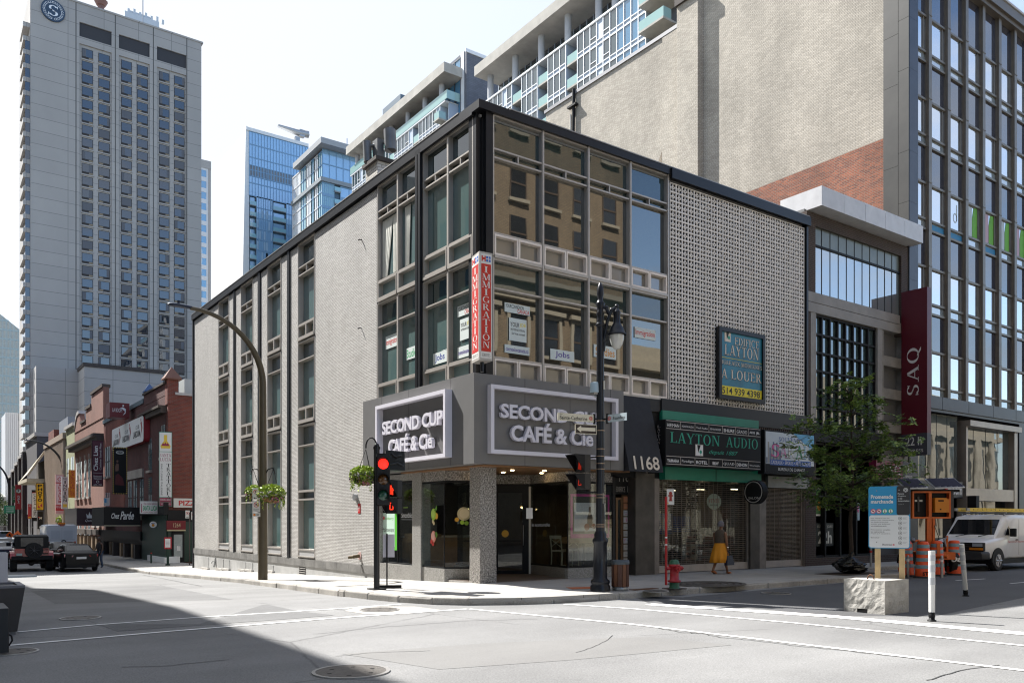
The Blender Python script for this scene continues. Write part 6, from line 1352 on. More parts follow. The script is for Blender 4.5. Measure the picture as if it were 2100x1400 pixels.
t, q, a, c, z0, z1 = banner('crown_marquee', 'dark purple marquee with a white crown mark left of the black marquee', 157, 212, 1041, 1077, 10.6, [M('plum_panel', (.035, .012, .02), .3), SW, M('plum_trim', (.12, .03, .03), .5)], lambda m, a, b, c, d, W, H: (m.prism([(a+W*.38, c+H*.42), (a+W*.58, c+H*.42), (a+W*.6, c+H*.68), (a+W*.53, c+H*.56), (a+W*.48, c+H*.78), (a+W*.43, c+H*.56), (a+W*.36, c+H*.68)], .001, .006, 1), m.text('Queue', a+W*.32, a+W*.66, c+H*.2, c+H*.36, .004, 1, shear=.3), m.box(a, b, c, c+.05, .002, .02, 2)), thick=6, cat='marquee')
banner('blue_wall_notice', 'small blue and white notice beside the black marquee', 213, 224, 1020, 1037, 11.5, [SW, M('sign_blue')], lambda m, a, b, c, d, W, H: (m.box(a+W*.1, a+W*.5, c+H*.4, d-H*.1, .001, .004, 1)), thick=.05)
# 3 pink brick building
b, E, u0, u1 = row_building('pink_brick_building', 'salmon pink brick building with a stepped and gabled parapet', 153, 213, 10.2, pb)
m = MB(E); m.box(u0-.1, u1, 8.3, 8.6, 0, .55); m.box(u0-.1, u1, 8.6, 8.85, 0, .8); m.build('cornice', CORN, b)
m = MB(E); L_ = u1-u0
m.prism([(u0, 10.2), (u0+.5, 10.2), (u0+1.2, 11.4), (u0+2, 11.8), (u0+3, 11.9), (u0+4.2, 10.6), (u0+7, 10.7), (u0+7, 11.6), (u0+10, 11.7), (u0+10, 12.6), (u1, 12.7), (u1, 10.2)], -.4, .05); m.build('parapet', pb, b)
m = MB(E); m.box(u0+7, u0+10, 11.7, 11.95, -.5, .15); m.box(u0+10, u1, 12.7, 12.95, -.5, .15); m.box(u0+4.2, u0+7, 10.7, 10.9, -.5, .15); m.prism([(u0+.3, 10.4), (u0+1.2, 11.6), (u0+2, 12.05), (u0+3.1, 12.1), (u0+3.3, 11.8), (u0+2, 11.7), (u0+1.3, 11.3)], -.45, .12, 1); m.build('coping', [CORN, M('pale_coping')], b)
for p in (159, 166, 175, 183.5): u = bU(p, XR0); row_window(b, E, u-.6, u+.6, 3.8, 7.2, 0, True); 
for p in (158, 165, 175, 183, 195, 205): u = bU(p, XR0); row_window(b, E, u-.6, u+.6, -1.2 if p < 190 else 1.2, 2.3, 0, True)
m = MB(E); m.box(u0-.1, u1, .45, .9, 0, .4); m.build('shop_cornice', CORN, b)
m = MB(E); m.box(u0, u1, -3.5, .3, 0, .03, 1); [m.box(u0+1+k*2.1, u0+1.6+k*2.1, -3.5, .3, .03, .3) for k in range(7)]; m.build('shop_front', [M('tan_pilaster'), M('shop_brown', (.05, .03, .022), .6)], b)
banner('vietnamese_restaurant_sign', 'tall maroon sign with white lettering turned upwards on the pink building', 188.5, 212, 902, 997, 10.9, [BLK2, M('sign_plum', (.075, .008, .022), .5), SW], lambda m, a, b, c, d, W, H: (m.box(a+.04, b-.04, c+.04, d-.04, .001, .004, 1), m.text('Chez Lien', a+W*.14, a+W*.52, c+H*.34, d-H*.12, .008, 2, rot=1, bold=.02), m.text('Cuisine Santé Plus', a+W*.66, a+W*.82, c+H*.36, d-H*.06, .008, 2, rot=1), m.box(a+.06, b-.06, c+H*.29, c+H*.295, .004, .008, 2), m.text('Restaurant', a+W*.15, b-W*.15, c+H*.2, c+H*.24, .008, 2), m.text('Vietnamien', a+W*.15, b-W*.15, c+H*.15, c+H*.19, .008, 2), m.ring(a+W*.5, c+H*.1, .07, .1, .004, .008, 2, 12), m.text('670-1788', a+W*.15, b-W*.15, c+H*.02, c+H*.05, .008, 2)))
# 4 yellow, 5 ribbed, 6 gabled, 7 dark brick
b, E, u0, u1 = row_building('yellow_green_building', 'narrow pale yellow green painted building', 135, 153, 11.0, M('yellow_green_render', (.33, .34, .20), .8, var=.1))
for p in (139.5, 148.5): u = bU(p, XR0); row_window(b, E, u-.9, u+.9, 5.0, 8.0); row_window(b, E, u-.8, u+.8, -2.8, .5)
m = MB(E); m.box(u0, u1, 11, 11.3, -.3, .2); m.build('coping', M('pale_coping'), b)
b, E, u0, u1 = row_building('ribbed_metal_building', 'beige building clad in vertical ribs with a toothed canopy', 95, 135, 10.4, M('beige_rib', (.34, .27, .21), .7, var=.1))
m = MB(E); n = 22
for k in range(n): u = u0+(u1-u0)*k/n; m.box(u, u+.3, -1, 10.2, 0, .2)
m.box(u0, u1, 10.2, 10.8, -.2, .3); m.build('rib', M('beige_rib'), b)
m = MB(E); m.box(u0, u1, -1.5, -1.0, 0, 1.2, 0); m.box(u0+.5, u1, -5, -1.6, 0, .04, 1); m.build('canopy', [M('cream_canopy', (.5, .45, .36), .7), M('shop_brown')], b)
m = MB(E); m.box(u0+3, u0+10, 10.4, 13.2, -4, -1, 0); m.box(u0-2.5, u0+2.5, 9.5, 12.4, -3, -.5, 1); m.build('roof_box', [M('slate_roof_box', (.2, .23, .28), .7), rb], b)
b, E, u0, u1 = row_building('gabled_shop', 'narrow shop with a steep cream shingled roof slope', 76, 95, 9.0, M('dark_shop_wall', (.07, .06, .055), .8))
m = MB(E); m.add([], []); m.face([(u0+1, 9.6, 0), (u1-1, 10.3, 0), (u1-1, 7.2, 1.9), (u0-2, 6.6, 1.9)]); m.face([(u1-1, 10.3, 0), (u1-1, 10.3, -.3), (u1-1, 6.9, 1.8), (u1-1, 7.2, 1.9)]); m.box(u0-2, u1-1, 6.3, 6.7, 0, 1.95); m.build('shingle_roof', M('cream_shingle', (.52, .46, .34), .8, var=.25, scale=3), b)
b, E, u0, u1 = row_building('dark_brick_building', 'dark brown brick building with white coped piers far down the street', 24, 76, 8.4, brick('brown_row_brick', (.10, .06, .045), (.08, .05, .04), (.09, .075, .065), .3, .1, .01, 0))
m = MB(E); n = 4; e = (u1-u0)
for k in range(n+1): u = u0+e*.62*k/n; m.box(u-.7, u+.7, -6, 9+.6*k, 0, .5); 
m.build('pier', DKT, b)
m = MB(E)
for k in range(n): a = u0+e*.62*k/n; m.box(a, a+e*.62/n, 8.6+.7*k, 9+.7*k, -.5, .6)
m.box(u0+e*.62, u1, 12.6, 13.1, -8, .3); m.build('coping', M('pale_coping'), b)
m = MB(E); m.box(u0+e*.62, u1-.1, -6, 12.6, -8, .02); m.build('grey_side', M('dark_grey_cladding', (.10, .095, .10), .8), b)
for k in range(5): row_window(b, E, u0+4+k*6.5, u0+6+k*6.5, -1, 2.5)
m = MB(E); m.box(u0+2, u0+e*.6, -4.2, -2.2, .5, 3.0, 0); m.box(u0, u1, -9, -4.4, 0, .4, 1); m.build('canopy', [M('tan_awning', (.36, .28, .19), .8), M('shop_brown')], b)
OG = M('sign_orange', (.72, .24, .01), .5); YG = M('sign_yellow', (.80, .42, .0), .5)
banner('orange_vertical_sign', 'orange vertical sign with red letters beside the far street lamp', 141, 154, 963, 1020, 10.6, [OG, M('sign_red'), BLK2], lambda m, a, b, c, d, W, H: (m.box(a, b, c, d, .001, .003, 0), vtext(m, 'KALOHIN', a+W*.42, b-W*.12, c+H*.3, d-H*.04, 1, 'sans'), m.text('B H', a+W*.42, b-W*.12, c+H*.06, c+H*.24, .012, 1), m.text('RESTAURANT', a+W*.15, a+W*.32, c+H*.1, d-H*.2, .012, 1, rot=-1)))
banner('cream_vertical_sign', 'cream vertical restaurant sign partly behind the far street lamp', 126, 139.5, 977, 1043, 10.4, [M('sign_cream'), M('ink'), M('sign_gold')], lambda m, a, b, c, d, W, H: (vtext(m, 'INDIEN', a+W*.3, b-W*.2, c+H*.2, d-H*.12, 1), m.text('THE', a+W*.2, b-W*.2, d-H*.1, d-H*.03, .012, 1), m.box(a+W*.2, b-W*.15, c+H*.05, c+H*.15, .001, .006, 2)))
banner('pink_vertical_sign', 'pink and red vertical sign left of the far street lamp', 114, 130.5, 973, 1053, 10.4, [M('sign_pale_pink', (.62, .32, .30), .5), M('sign_red'), M('sign_blush', (.72, .5, .48), .5), SW], lambda m, a, b, c, d, W, H: (m.box(a+W*.1, b-W*.1, c+H*.24, d-H*.02, .001, .004, 2), m.box(a, b, c+H*.78, c+H*.81, .004, .007, 1), m.box(a, b, c+H*.08, c+H*.23, .001, .006, 1), vtext(m, 'ALSALAM', a+W*.35, b-W*.3, c+H*.27, c+H*.77, 1), m.ring(a+W*.5, c+H*.89, .14, .2, .004, .008, 1, 4), m.text('RESTAURANT', a+W*.1, b-W*.1, c+H*.15, c+H*.2, .008, 3)))
banner('photo_sign', 'yellow vertical photo shop sign with black letters down the street', 74, 90, 990, 1046, 10.6, [YG, BLK2, M('sign_red')], lambda m, a, b, c, d, W, H: (m.ring(0, 0, 0, 0, 0, 0) if False else m.box(a, b, d-.06, d, .001, .01, 1), m.box(a, b, c, c+.06, .001, .01, 1), m.box(a, a+.05, c, d, .001, .009, 1), m.box(b-.05, b, c, d, .001, .009, 1), vtext(m, 'PHOTO', a+W*.2, b-W*.2, c+H*.3, d-H*.05, 1, bold=.04), m.box(a+W*.2, b-W*.2, c+H*.1, c+H*.26, .001, .008, 2), m.prism([(a+W*.3, c+H*.26), (a+W*.8, c+H*.26), (a+W*.45, c+H*.18), (a+W*.8, c+H*.1), (a+W*.62, c+H*.1), (a+W*.3, c+H*.17)], .008, .011, 0), m.text('PHOTO', a+W*.3, b-W*.3, c+H*.04, c+H*.08, .012, 1)))
banner('ramen_sign', 'white vertical noodle shop sign left of the yellow photo sign', 65, 76, 1004, 1068, 10.6, [BLK2, SW, M('sign_red')], lambda m, a, b, c, d, W, H: (m.box(a+.04, b-.04, c+H*.12, d-H*.1, .001, .004, 1), m.box(a+.04, b-.04, d-H*.1, d-H*.08, .004, .007, 2), vtext(m, 'HAKATA RAMEN', a+W*.35, b-W*.15, c+H*.14, d-H*.12, 0)))
banner('red_menu_sign', 'small red sign hanging left of the white noodle shop sign', 57.5, 64.5, 1033, 1063, 10.8, [M('sign_red'), SW, M('sign_yellow')], lambda m, a, b, c, d, W, H: (m.text('ALL', a+W*.15, b-W*.15, d-H*.18, d-H*.06, .004, 1), m.box(a+W*.1, b-W*.1, c+H*.05, c+H*.14, .001, .004, 2)))
banner('black_square_sign', 'black sign with small white letter under the yellow photo sign', 77, 88, 1048, 1084, 10.8, [BLK2, SW, M('sign_red')], lambda m, a, b, c, d, W, H: (m.text('M', a+W*.3, b-W*.15, c+H*.55, c+H*.68, .004, 1, shear=.3, bold=.03), m.disc(a+W*.25, c+H*.66, .06, .001, .005, 2, 8), m.text('M', a+W*.3, b-W*.15, c+H*.05, c+H*.17, .004, 1, shear=.3, bold=.03)))
banner('parking_banner', 'red public parking banner with a round white P far down the street', 32, 44, 993, 1044, 11.2, [M('banner_red', (.30, .01, .012), .6), SW, M('ink'), M('sign_green')], lambda m, a, b, c, d, W, H: (m.disc(a+W*.5, c+H*.74, W*.42, .001, .006, 3, 20), m.disc(a+W*.5, c+H*.74, W*.36, .006, .01, 1, 20), m.text('P', a+W*.34, a+W*.66, c+H*.67, c+H*.81, .014, 2, bold=.05), vtext(m, 'PUBLIC', a+W*.35, b-W*.3, c+H*.22, c+H*.56, 1)))
banner('green_rental_sign', 'dark green sign just behind the red parking banner', 25, 31, 996, 1030, 11.2, [M('sign_deep_green', (.01, .09, .03), .5), SW], lambda m, a, b, c, d, W, H: m.text('National', a+W*.4, a+W*.8, c+H*.2, d-H*.1, .004, 1, rot=1))
banner('green_direction_sign', 'small green direction sign at the far left over the traffic', 8, 31, 1036, 1052, 7.5, [M('road_green', (.02, .22, .10), .5), SW], lambda m, a, b, c, d, W, H: [m.box(a+W*.2, b-W*.1, c+H*(.2+.25*k), c+H*(.26+.25*k), .001, .005, 1) for k in range(3)], thick=.05)
for px, py, s, lb in ((36, 1098, .95, 'orange diamond road work sign in the middle of the far traffic'), (20, 1097, .7, 'orange diamond road work sign at the far left behind the cars')):
    t_ = 62.0 if s > .9 else 75.0; p = vat(px, t_); z = CAMZ+(HOR-py)*t_/FOC; q = FY(p, TH-pi/2); t = thing('road_work_sign', lb, 'sign', (p.x, p.y, slope(p.y)-.15), 'orange road work signs'); r = .33*s if False else .30*t_/62*s+.12
    m = MB(q); m.prism([(-r, z), (0, z-r), (r, z), (0, z+r)], -.02, 0); m.build('plate', M('work_orange', (.75, .12, .01), .5), t)
    m = MB(q); m.prism([(-.12, z-.14), (.0, z-.02), (.12, z-.16), (.06, z+.1), (-.06, z+.16)], .002, .006); m.build('symbol', BLK2, t)
    m = MB(); m.cyl((p.x, p.y, slope(p.y)-.15), (p.x, p.y, z-r), .03, n=6); m.build('post', GRYM, t)
# far end of the street: pale domed hall
Y7 = 235; t = thing('pale_hall', 'pale stone hall with a low domed roof closing the street', 'building', (aX(0, Y7), Y7, -8)); F = FA(Y7); x0, x1 = aX(-90, Y7), aX(12.5, Y7); z1 = pA(5, 1018, Y7)[1]
m = MB(); m.box(x0, x1, Y7, Y7+15, -9, z1); m.build('wall', M('pale_stone', (.42, .39, .35), .8), t)
m = MB(); m.hexa([(x0, Y7, z1), (x1, Y7, z1), (x1, Y7+15, z1), (x0, Y7+15, z1)], [(x0+3, Y7+6, z1+3), (x1-3, Y7+6, z1+3), (x1-3, Y7+9, z1+3), (x0+3, Y7+9, z1+3)]); m.build('roof', M('pale_roof', (.5, .5, .47), .8), t)
for k in range(8): u = x1-1.6-k*1.9; m = MB(F); m.box(u-.45, u+.45, z1-4.2, z1-1.8, 0, .05); m.disc(u, z1-1.8, .45, 0, .05, 0, 14); m.build('window', DKT, t)
# ---------------------------------------------------------------- street furniture
def leafmass(m, c, rx, ry, rz, n, size, mats, seed, up=.3, hollow=.55):
    r = random.Random(seed)
    for _ in range(n):
        while True:
            p = Vector((r.uniform(-1, 1), r.uniform(-1, 1), r.uniform(-1, 1)))
            if hollow < p.length < 1: break
        q = Vector((c[0]+p.x*rx, c[1]+p.y*ry, c[2]+p.z*rz))
        a = Vector((r.uniform(-1, 1), r.uniform(-1, 1), r.uniform(-.6, 1))).normalized(); b = a.cross(Vector((r.uniform(-1, 1), r.uniform(-1, 1), r.uniform(-1, 1)))).normalized()
        s = size*r.uniform(.6, 1.4); k = mats(r, p)
        m.face([q-a*s, q-b*s*.45, q+a*s, q+b*s*.45], k)
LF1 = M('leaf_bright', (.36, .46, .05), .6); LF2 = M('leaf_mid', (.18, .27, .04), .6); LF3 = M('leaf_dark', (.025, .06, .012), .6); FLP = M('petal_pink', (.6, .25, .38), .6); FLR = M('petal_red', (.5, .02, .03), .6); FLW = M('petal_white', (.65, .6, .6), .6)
BASK = M('coir_basket', (.20, .10, .04), .9, var=.3, scale=20)
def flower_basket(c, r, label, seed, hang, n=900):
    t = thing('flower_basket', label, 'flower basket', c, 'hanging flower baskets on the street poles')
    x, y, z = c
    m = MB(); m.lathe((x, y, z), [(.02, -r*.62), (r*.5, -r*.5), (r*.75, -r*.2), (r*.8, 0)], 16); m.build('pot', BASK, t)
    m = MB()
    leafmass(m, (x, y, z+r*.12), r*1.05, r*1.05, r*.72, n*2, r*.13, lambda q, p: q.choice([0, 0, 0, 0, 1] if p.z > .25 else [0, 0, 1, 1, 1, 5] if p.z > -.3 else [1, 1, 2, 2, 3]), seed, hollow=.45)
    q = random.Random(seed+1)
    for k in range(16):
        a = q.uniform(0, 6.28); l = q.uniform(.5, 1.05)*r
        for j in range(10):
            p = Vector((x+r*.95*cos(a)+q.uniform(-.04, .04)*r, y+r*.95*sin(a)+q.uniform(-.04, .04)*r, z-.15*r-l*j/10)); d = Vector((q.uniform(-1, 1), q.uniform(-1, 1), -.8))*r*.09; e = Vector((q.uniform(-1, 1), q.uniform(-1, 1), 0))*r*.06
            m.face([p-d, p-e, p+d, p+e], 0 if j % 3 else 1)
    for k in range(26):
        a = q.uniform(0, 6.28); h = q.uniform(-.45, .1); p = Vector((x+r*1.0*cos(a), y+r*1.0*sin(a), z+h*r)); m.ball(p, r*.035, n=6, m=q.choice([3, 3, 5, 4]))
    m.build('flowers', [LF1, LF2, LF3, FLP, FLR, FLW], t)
    m = MB(); hx, hy, hz = hang
    for k in range(4): a = k*pi/2+.4; m.cyl((x+r*.78*cos(a), y+r*.78*sin(a), z), (hx, hy, hz), .006, n=4)
    m.build('hanger', BLK2, t)
# ---- signal post at the corner
p = ground(772.5, 1208); P0 = p
POLE = M('black_post', (.010, .010, .012), .32, .2)
t = thing('traffic_signal', 'black traffic signal post with a glowing red lamp on the corner pavement', 'traffic light', p)
m = MB(); m.cyl(p, (p.x, p.y, 3.36), .075, n=8); m.cyl((p.x, p.y, 3.36), (p.x, p.y, 3.42), .09, n=8); m.ball((p.x, p.y, 3.44), .07, n=8); m.box(p.x-.17, p.x+.17, p.y-.17, p.y+.17, 0, .03); m.build('post', POLE, t)
m = MB(); m.tube([(p.x, p.y, 3.35)]+[(p.x-CR[0]*.13*(1-cos(a)), p.y-CR[1]*.13*(1-cos(a)), 3.42+.22*sin(a)) for a in (.4, .9, 1.4, 1.9, 2.4, 2.9, 3.3)], .018, 6); m.build('basket_hook', BLK2, t)
vd = -Vector((ray(785)[0], ray(785)[1], 0)).normalized()
def housing(t, org, ang, w_, h_, d_, lenses, name='signal_head', hood='round'):
    q = FY(org, ang); m = MB(q); m.box(-w_/2, w_/2, -h_, 0, -d_, 0); hd = m.build(name, M('signal_housing', (.011, .011, .012), .45), t)
    for (u, v, r, mt) in lenses:
        m = MB(q); m.lathe((u, v, 0), [(r, 0), (r*.9, .015), (r*.5, .035), (0.001, .04)], 18, ax=2); m.build('lens', mt, hd)
        m = MB(q); n = 14
        for k in range(n):
            a0, a1 = -.45+(pi+.9)*k/n, -.45+(pi+.9)*(k+1)/n; L0 = .20*(.35+.65*sin(max(0.05, min(pi-.05, (a0+a1)/2)))); R = r*1.12
            m.hexa([(u+R*cos(a0), v+R*sin(a0), 0), (u+R*cos(a1), v+R*sin(a1), 0), (u+(R+.008)*cos(a1), v+(R+.008)*sin(a1), 0), (u+(R+.008)*cos(a0), v+(R+.008)*sin(a0), 0)],
                   [(u+R*cos(a0), v+R*sin(a0), L0), (u+R*cos(a1), v+R*sin(a1), L0), (u+(R+.008)*cos(a1), v+(R+.008)*sin(a1), L0), (u+(R+.008)*cos(a0), v+(R+.008)*sin(a0), L0)])
        m.build('hood', BLK2, hd)
    return hd
REDL = M('red_lamp_on', (1, .02, .012), emit=.9); AMB = M('amber_lens_off', (.10, .04, .008), .25, coat=.5); GRL = M('green_lens_off', (.012, .07, .045), .25, coat=.5)
c = vat(786, 19.60); housing(t, (c.x, c.y, 3.23), TH-pi/2+.10, .30, 1.20, .2, [(0, -.23, .125, REDL), (0, -.60, .125, AMB), (0, -.97, .125, GRL)])
m = MB(); m.box(p.x-.05, p.x+.2, p.y-.1, p.y+.05, 3.18, 3.26); m.box(p.x-.05, p.x+.2, p.y-.1, p.y+.05, 2.0, 2.06); m.build('bracket', BLK2, t)
c = vat(811, 20.1); q = FY((c.x, c.y, 3.40), TH-pi/2+.18); m = MB(q); m.prism([(-.24, -.03), (.22, -.06), (.235, -.53), (-.20, -.52)], -.32, 0); m.tube([(-.1, -.12, .012), (.0, -.2, .03), (.16, -.16, .012)], .03, 5); m.tube([(-.16, -.4, .01), (.05, -.34, .03), (.2, -.42, .01)], .03, 5); m.build('covered_head', M('black_sheeting', (.008, .008, .009), .35, bump=.5, bscale=8), t)
PEDR = M('pedestrian_red', (1, .045, .015), emit=.55)
def ped_head(t, c, z, ang, lit=None):
    q = FY((c.x, c.y, z), ang)
    m = MB(q); m.box(-.19, .19, -.40, 0, -.16, 0); m.box(-.19, .19, -.80, -.44, -.16, 0); hd = m.build('pedestrian_head', M('signal_housing'), t)
    m = MB(q)
    for z0, z1 in ((-.40, 0), (-.80, -.44)):
        m.hexa([(-.19, z1, 0), (.19, z1, 0), (.19, z1-.01, 0), (-.19, z1-.01, 0)], [(-.19, z1, .30), (.19, z1, .30), (.19, z1-.01, .30), (-.19, z1-.01, .30)])
        for u in (-.19, .18): m.face([(u, z0, 0), (u, z1, 0), (u, z1, .30)]); m.face([(u+.01, z0, 0), (u+.01, z1, .30), (u+.01, z1, 0)])
    m.build('visor', BLK2, hd)
    m = MB(q); m.box(-.16, .16, -.37, -.03, .001, .004, 1); m.box(-.16, .16, -.77, -.47, .001, .004, 1)
    for a, b in (((-.06, -.33), (-.02, -.12)), ((-.01, -.33), (.0, -.09)), ((.04, -.33), (.045, -.11)), ((.0, -.3), (.09, -.2)), ((-.05, -.32), (.05, -.34))): m.tube([(a[0], a[1], .012), (b[0], b[1], .012)], .012, 5)
    for a, b in (((-.05, -.54), (-.05, -.70)), ((.05, -.54), (.05, -.70)), ((-.05, -.54), (.05, -.54)), ((-.05, -.70), (.05, -.70))): m.tube([(a[0], a[1], .012), (b[0], b[1], .012)], .012, 5)
    m.build('display', [lit or PEDR, M('display_dark', (.03, .03, .035), .2)], hd)
c = vat(803.5, 19.85); ped_head(t, c, 2.62, TH-pi/2-.62)
bx = vat(746, 19.9); flower_basket((bx.x, bx.y, 2.70), .33, 'hanging flower basket on the left of the traffic signal post', 3, (p.x-CR[0]*.26, p.y-CR[1]*.26, 3.36), 1500)
# small black stand with white board beside the post
t = thing('pavement_sign_stand', 'black stand with the back of a white board in front of the signal post', 'sign stand', ground(795, 1206)); p = ground(795, 1206)
q = FY(p, TH-pi/2+.06); m = MB(q); m.box(-.30, .33, .0, .05, -.10, .02); m.box(-.30, .33, .05, .08, -.08, 0); m.build('foot', BLK2, t)
m = MB(q); m.cyl((-.02, .08, -.03), (-.02, 1.34, -.03), .018, n=8); m.build('pole', BLK2, t)
m = MB(q); m.box(-.12, .16, .76, 1.32, -.075, -.055); m.build('board', M('board_lilac', (.55, .53, .58), .6), t)
# ---- curved street lamps
def cobra(p, h, arm, rad, label, bend=1.8, mat=None, head=True, dirx=-1.0):
    t = thing('street_lamp', label, 'street lamp', p, 'curved arm street lamps along the side street')
    mt = mat or M('bronze_lamp_paint', (.095, .075, .045), .45, .2, var=.12)
    pts = [p, (p[0], p[1], p[2]+h-bend)]; rr = [rad, rad*.72]
    n = 12
    for k in range(1, n+1):
        a = pi/2*k/n; pts.append((p[0]+dirx*arm*(1-cos(a)), p[1], p[2]+h-bend+bend*sin(a))); rr.append(rad*(.72-.34*k/n))
    m = MB(); m.tube(pts, rr, 10); m.build('pole', mt, t)
    e = Vector(pts[-1]); m = MB(); m.loft([[(e.x+dirx*s, e.y+w_*cos(a), e.z+.02+hh*sin(a)) for a in [2*pi*k/10 for k in range(10)]] for s, w_, hh in ((-.05, .05, .05), (.15, .10, .06), (.45, .17, .055), (.62, .12, .04), (.68, .04, .02))]); m.cyl((e.x+dirx*.35, e.y, e.z+.05), (e.x+dirx*.35, e.y, e.z+.18), .04, n=8); m.build('lamp_head', M('lamp_head_blue', (.02, .03, .06), .4, .4), t)
    return t
p = ground(539, 1188); L1 = cobra(p, 8.6, 2.3, .155, 'tall bronze curved street lamp on the sunlit pavement before the brick wall', bend=2.2)
for k, (dx, sd, lb) in enumerate(((-.18, 21, 'flower basket partly hidden behind the bronze street lamp pole'), (.14, 22, 'large flower basket in front of the bronze street lamp pole'))):
    c = vat(524 if k == 0 else 556, 27.4 if k == 0 else 26.5); z = CAMZ+(HOR-(1010 if k == 0 else 1016))*27/FOC
    flower_basket((c.x, c.y, z), .33 if k == 0 else .43, lb, sd, (p.x+(-.3 if k == 0 else .3)*.8, p.y+(.35 if k == 0 else -.35), z+.9), 900)
m = MB(); zb = CAMZ+(HOR-968)*27/FOC
for s in (-1, 1): m.tube([(p.x, p.y, zb-.2), (p.x+.12*s, p.y-.15*s, zb+.1), (p.x+.24*s, p.y-.3*s, zb+.15), (p.x+.28*s, p.y-.36*s, zb-.05)], .02, 6)
m.build('basket_arm', BLK2, L1)
def nopark(px0, px1, py0, py1, t_, label, kind):
    c = vat((px0+px1)/2, t_); q = FY((c.x, c.y, 0), TH-pi/2+.25); W = (px1-px0)*t_/FOC; z1, z0 = CAMZ+(HOR-py0)*t_/FOC, CAMZ+(HOR-py1)*t_/FOC
    t = thing('parking_sign', label, 'sign', (c.x, c.y, z0), 'street parking signs')
    m = MB(q); m.box(-W/2, W/2, z0, z1, -.01, 0); m.build('plate', M('sign_plate_white', (.62, .62, .6), .5), t)
    m = MB(q); H = z1-z0
    if kind < 2:
        r = W*.36; cz = z1-H*.34; m.ring(0, cz, r*.8, r, .001, .004, 0, 20); m.prism([(-r*.65, cz+r*.5), (-r*.5, cz+r*.65), (r*.65, cz-r*.5), (r*.5, cz-r*.65)], .001, .0035, 0)
        if kind: m.text('EXCEPTE', -W*.38, W*.38, z0+H*.2, z0+H*.27, .003, 1); m.text('TAXIS', -W*.25, W*.25, z0+H*.08, z0+H*.15, .003, 1)
        else: m.prism([(-W*.3, z0+H*.12), (-W*.12, z0+H*.2), (-W*.12, z0+H*.04)], .001, .003, 1); m.box(-W*.12, W*.3, z0+H*.1, z0+H*.14, .001, .003, 1)
        m.text('P', -r*.28, r*.3, cz-r*.42, cz+r*.42, .0045, 1, bold=.04)
    else: m.disc(-W*.3, (z0+z1)/2, H*.32, .001, .004, 2, 14); m.box(-W*.02, W*.35, z0+H*.55, z0+H*.65, .001, .003, 1); m.box(-W*.02, W*.3, z0+H*.3, z0+H*.4, .001, .003, 1)
    m.build('symbol', [RD, M('ink'), M('sign_dot_orange', (.75, .25, .03), .5)], t)
nopark(518, 530.5, 1000, 1023.5, 26.9, 'white no parking sign high on the bronze lamp pole among the flowers', 0)
nopark(518.5, 533, 1026.5, 1049.5, 26.9, 'white no parking except taxi sign below the flower basket', 1)
nopark(519, 533.5, 1051, 1059, 26.9, 'small white sign strip with an orange dot on the bronze lamp pole', 2)
nopark(380.5, 389, 1046, 1062, 48, 'no parking sign left of the pale wall edge at the trattoria corner', 0)
nopark(392.5, 402, 1049, 1065, 46, 'no parking sign just overlapping the end of the pale brick wall', 0)
nopark(288.5, 295, 1063, 1076, 58, 'no parking sign beside the black club marquee', 0)
for px, pyb, t_, z1p, lb in ((389, 1166, 47, 1050, 'thin sign post at the far corner of the pale brick wall'), (286, 1158, 58, 1064, 'thin dark sign post in front of the club')):
    c = vat(px, t_); m = MB(); m.cyl((c.x, c.y, slope(c.y)), (c.x, c.y, CAMZ+(HOR-z1p)*t_/FOC), .03, n=6); m.build('sign_post', M('rust_post', (.05, .035, .03), .7), None, lb, 'post', loc=(c.x, c.y, slope(c.y)))
c = vat(133, 88); L2 = cobra((c.x, c.y, slope(c.y)), 11.2, 3.2, .2, 'dark curved street lamp with a flower basket far down the row', bend=3.5, mat=M('dark_lamp_paint', (.02, .02, .018), .5))
flower_basket((c.x+.05, c.y-.6, CAMZ+(HOR-1069)*87/FOC), .95, 'dark pink flower basket on the far street lamp', 31, (c.x, c.y, CAMZ+(HOR-1040)*87/FOC), 500)
c = vat(19, 120); cobra((c.x, c.y, slope(c.y)), 11.5, 2.5, .22, 'dark curved street lamp at the far left edge', bend=4, mat=MATS['dark_lamp_paint'])
# ---- ornate lamp post
p = ground(1231, 1211)
t = thing('ornate_lamp_post', 'tall black ornate lamp post with a hanging acorn lantern on the corner', 'street lamp', p); x, y, z = p
IB = M('blue_black_iron', (.012, .014, .02), .35, .3)
m = MB(); m.lathe((x, y, z), [(.235, 0), (.235, .12), (.20, .16), (.23, .20), (.22, .25), (.16, .30), (.155, 1.1), (.18, 1.14), (.19, 1.2), (.14, 1.26), (.15, 1.32), (.115, 1.4)], 16); m.build('base', IB, t)
m = MB(); m.lathe((x, y, z), [(.105, 1.4), (.085, 6.2), (.085, 6.35)], 12); m.build('shaft', IB, t)
m = MB(); m.lathe((x, y, z), [(.085, 6.2), (.11, 6.22), (.11, 6.26), (.08, 6.3), (.08, 6.46), (.10, 6.5), (.075, 6.56), (.075, 6.66), (.12, 6.74), (.08, 6.78), (.06, 6.85), (.08, 6.95), (.075, 7.1), (.03, 7.22), (.0, 7.25)], 12); m.build('finial', IB, t)
R3 = Vector((CR[0], CR[1], 0)); m = MB()
def rp(a, h): v = Vector(p)+R3*a; return (v.x, v.y, z+h)
m.tube([rp(.07, 5.8), rp(.12, 6.1), rp(.17, 6.35), rp(.25, 6.55), rp(.33, 6.64), rp(.39, 6.62)], [.035, .04, .04, .04, .035, .03], 8); m.tube([rp(.06, 6.66), rp(.14, 6.64), rp(.2, 6.5)], .045, 6); m.tube([rp(.07, 5.62), rp(.1, 5.85)], .04, 6)
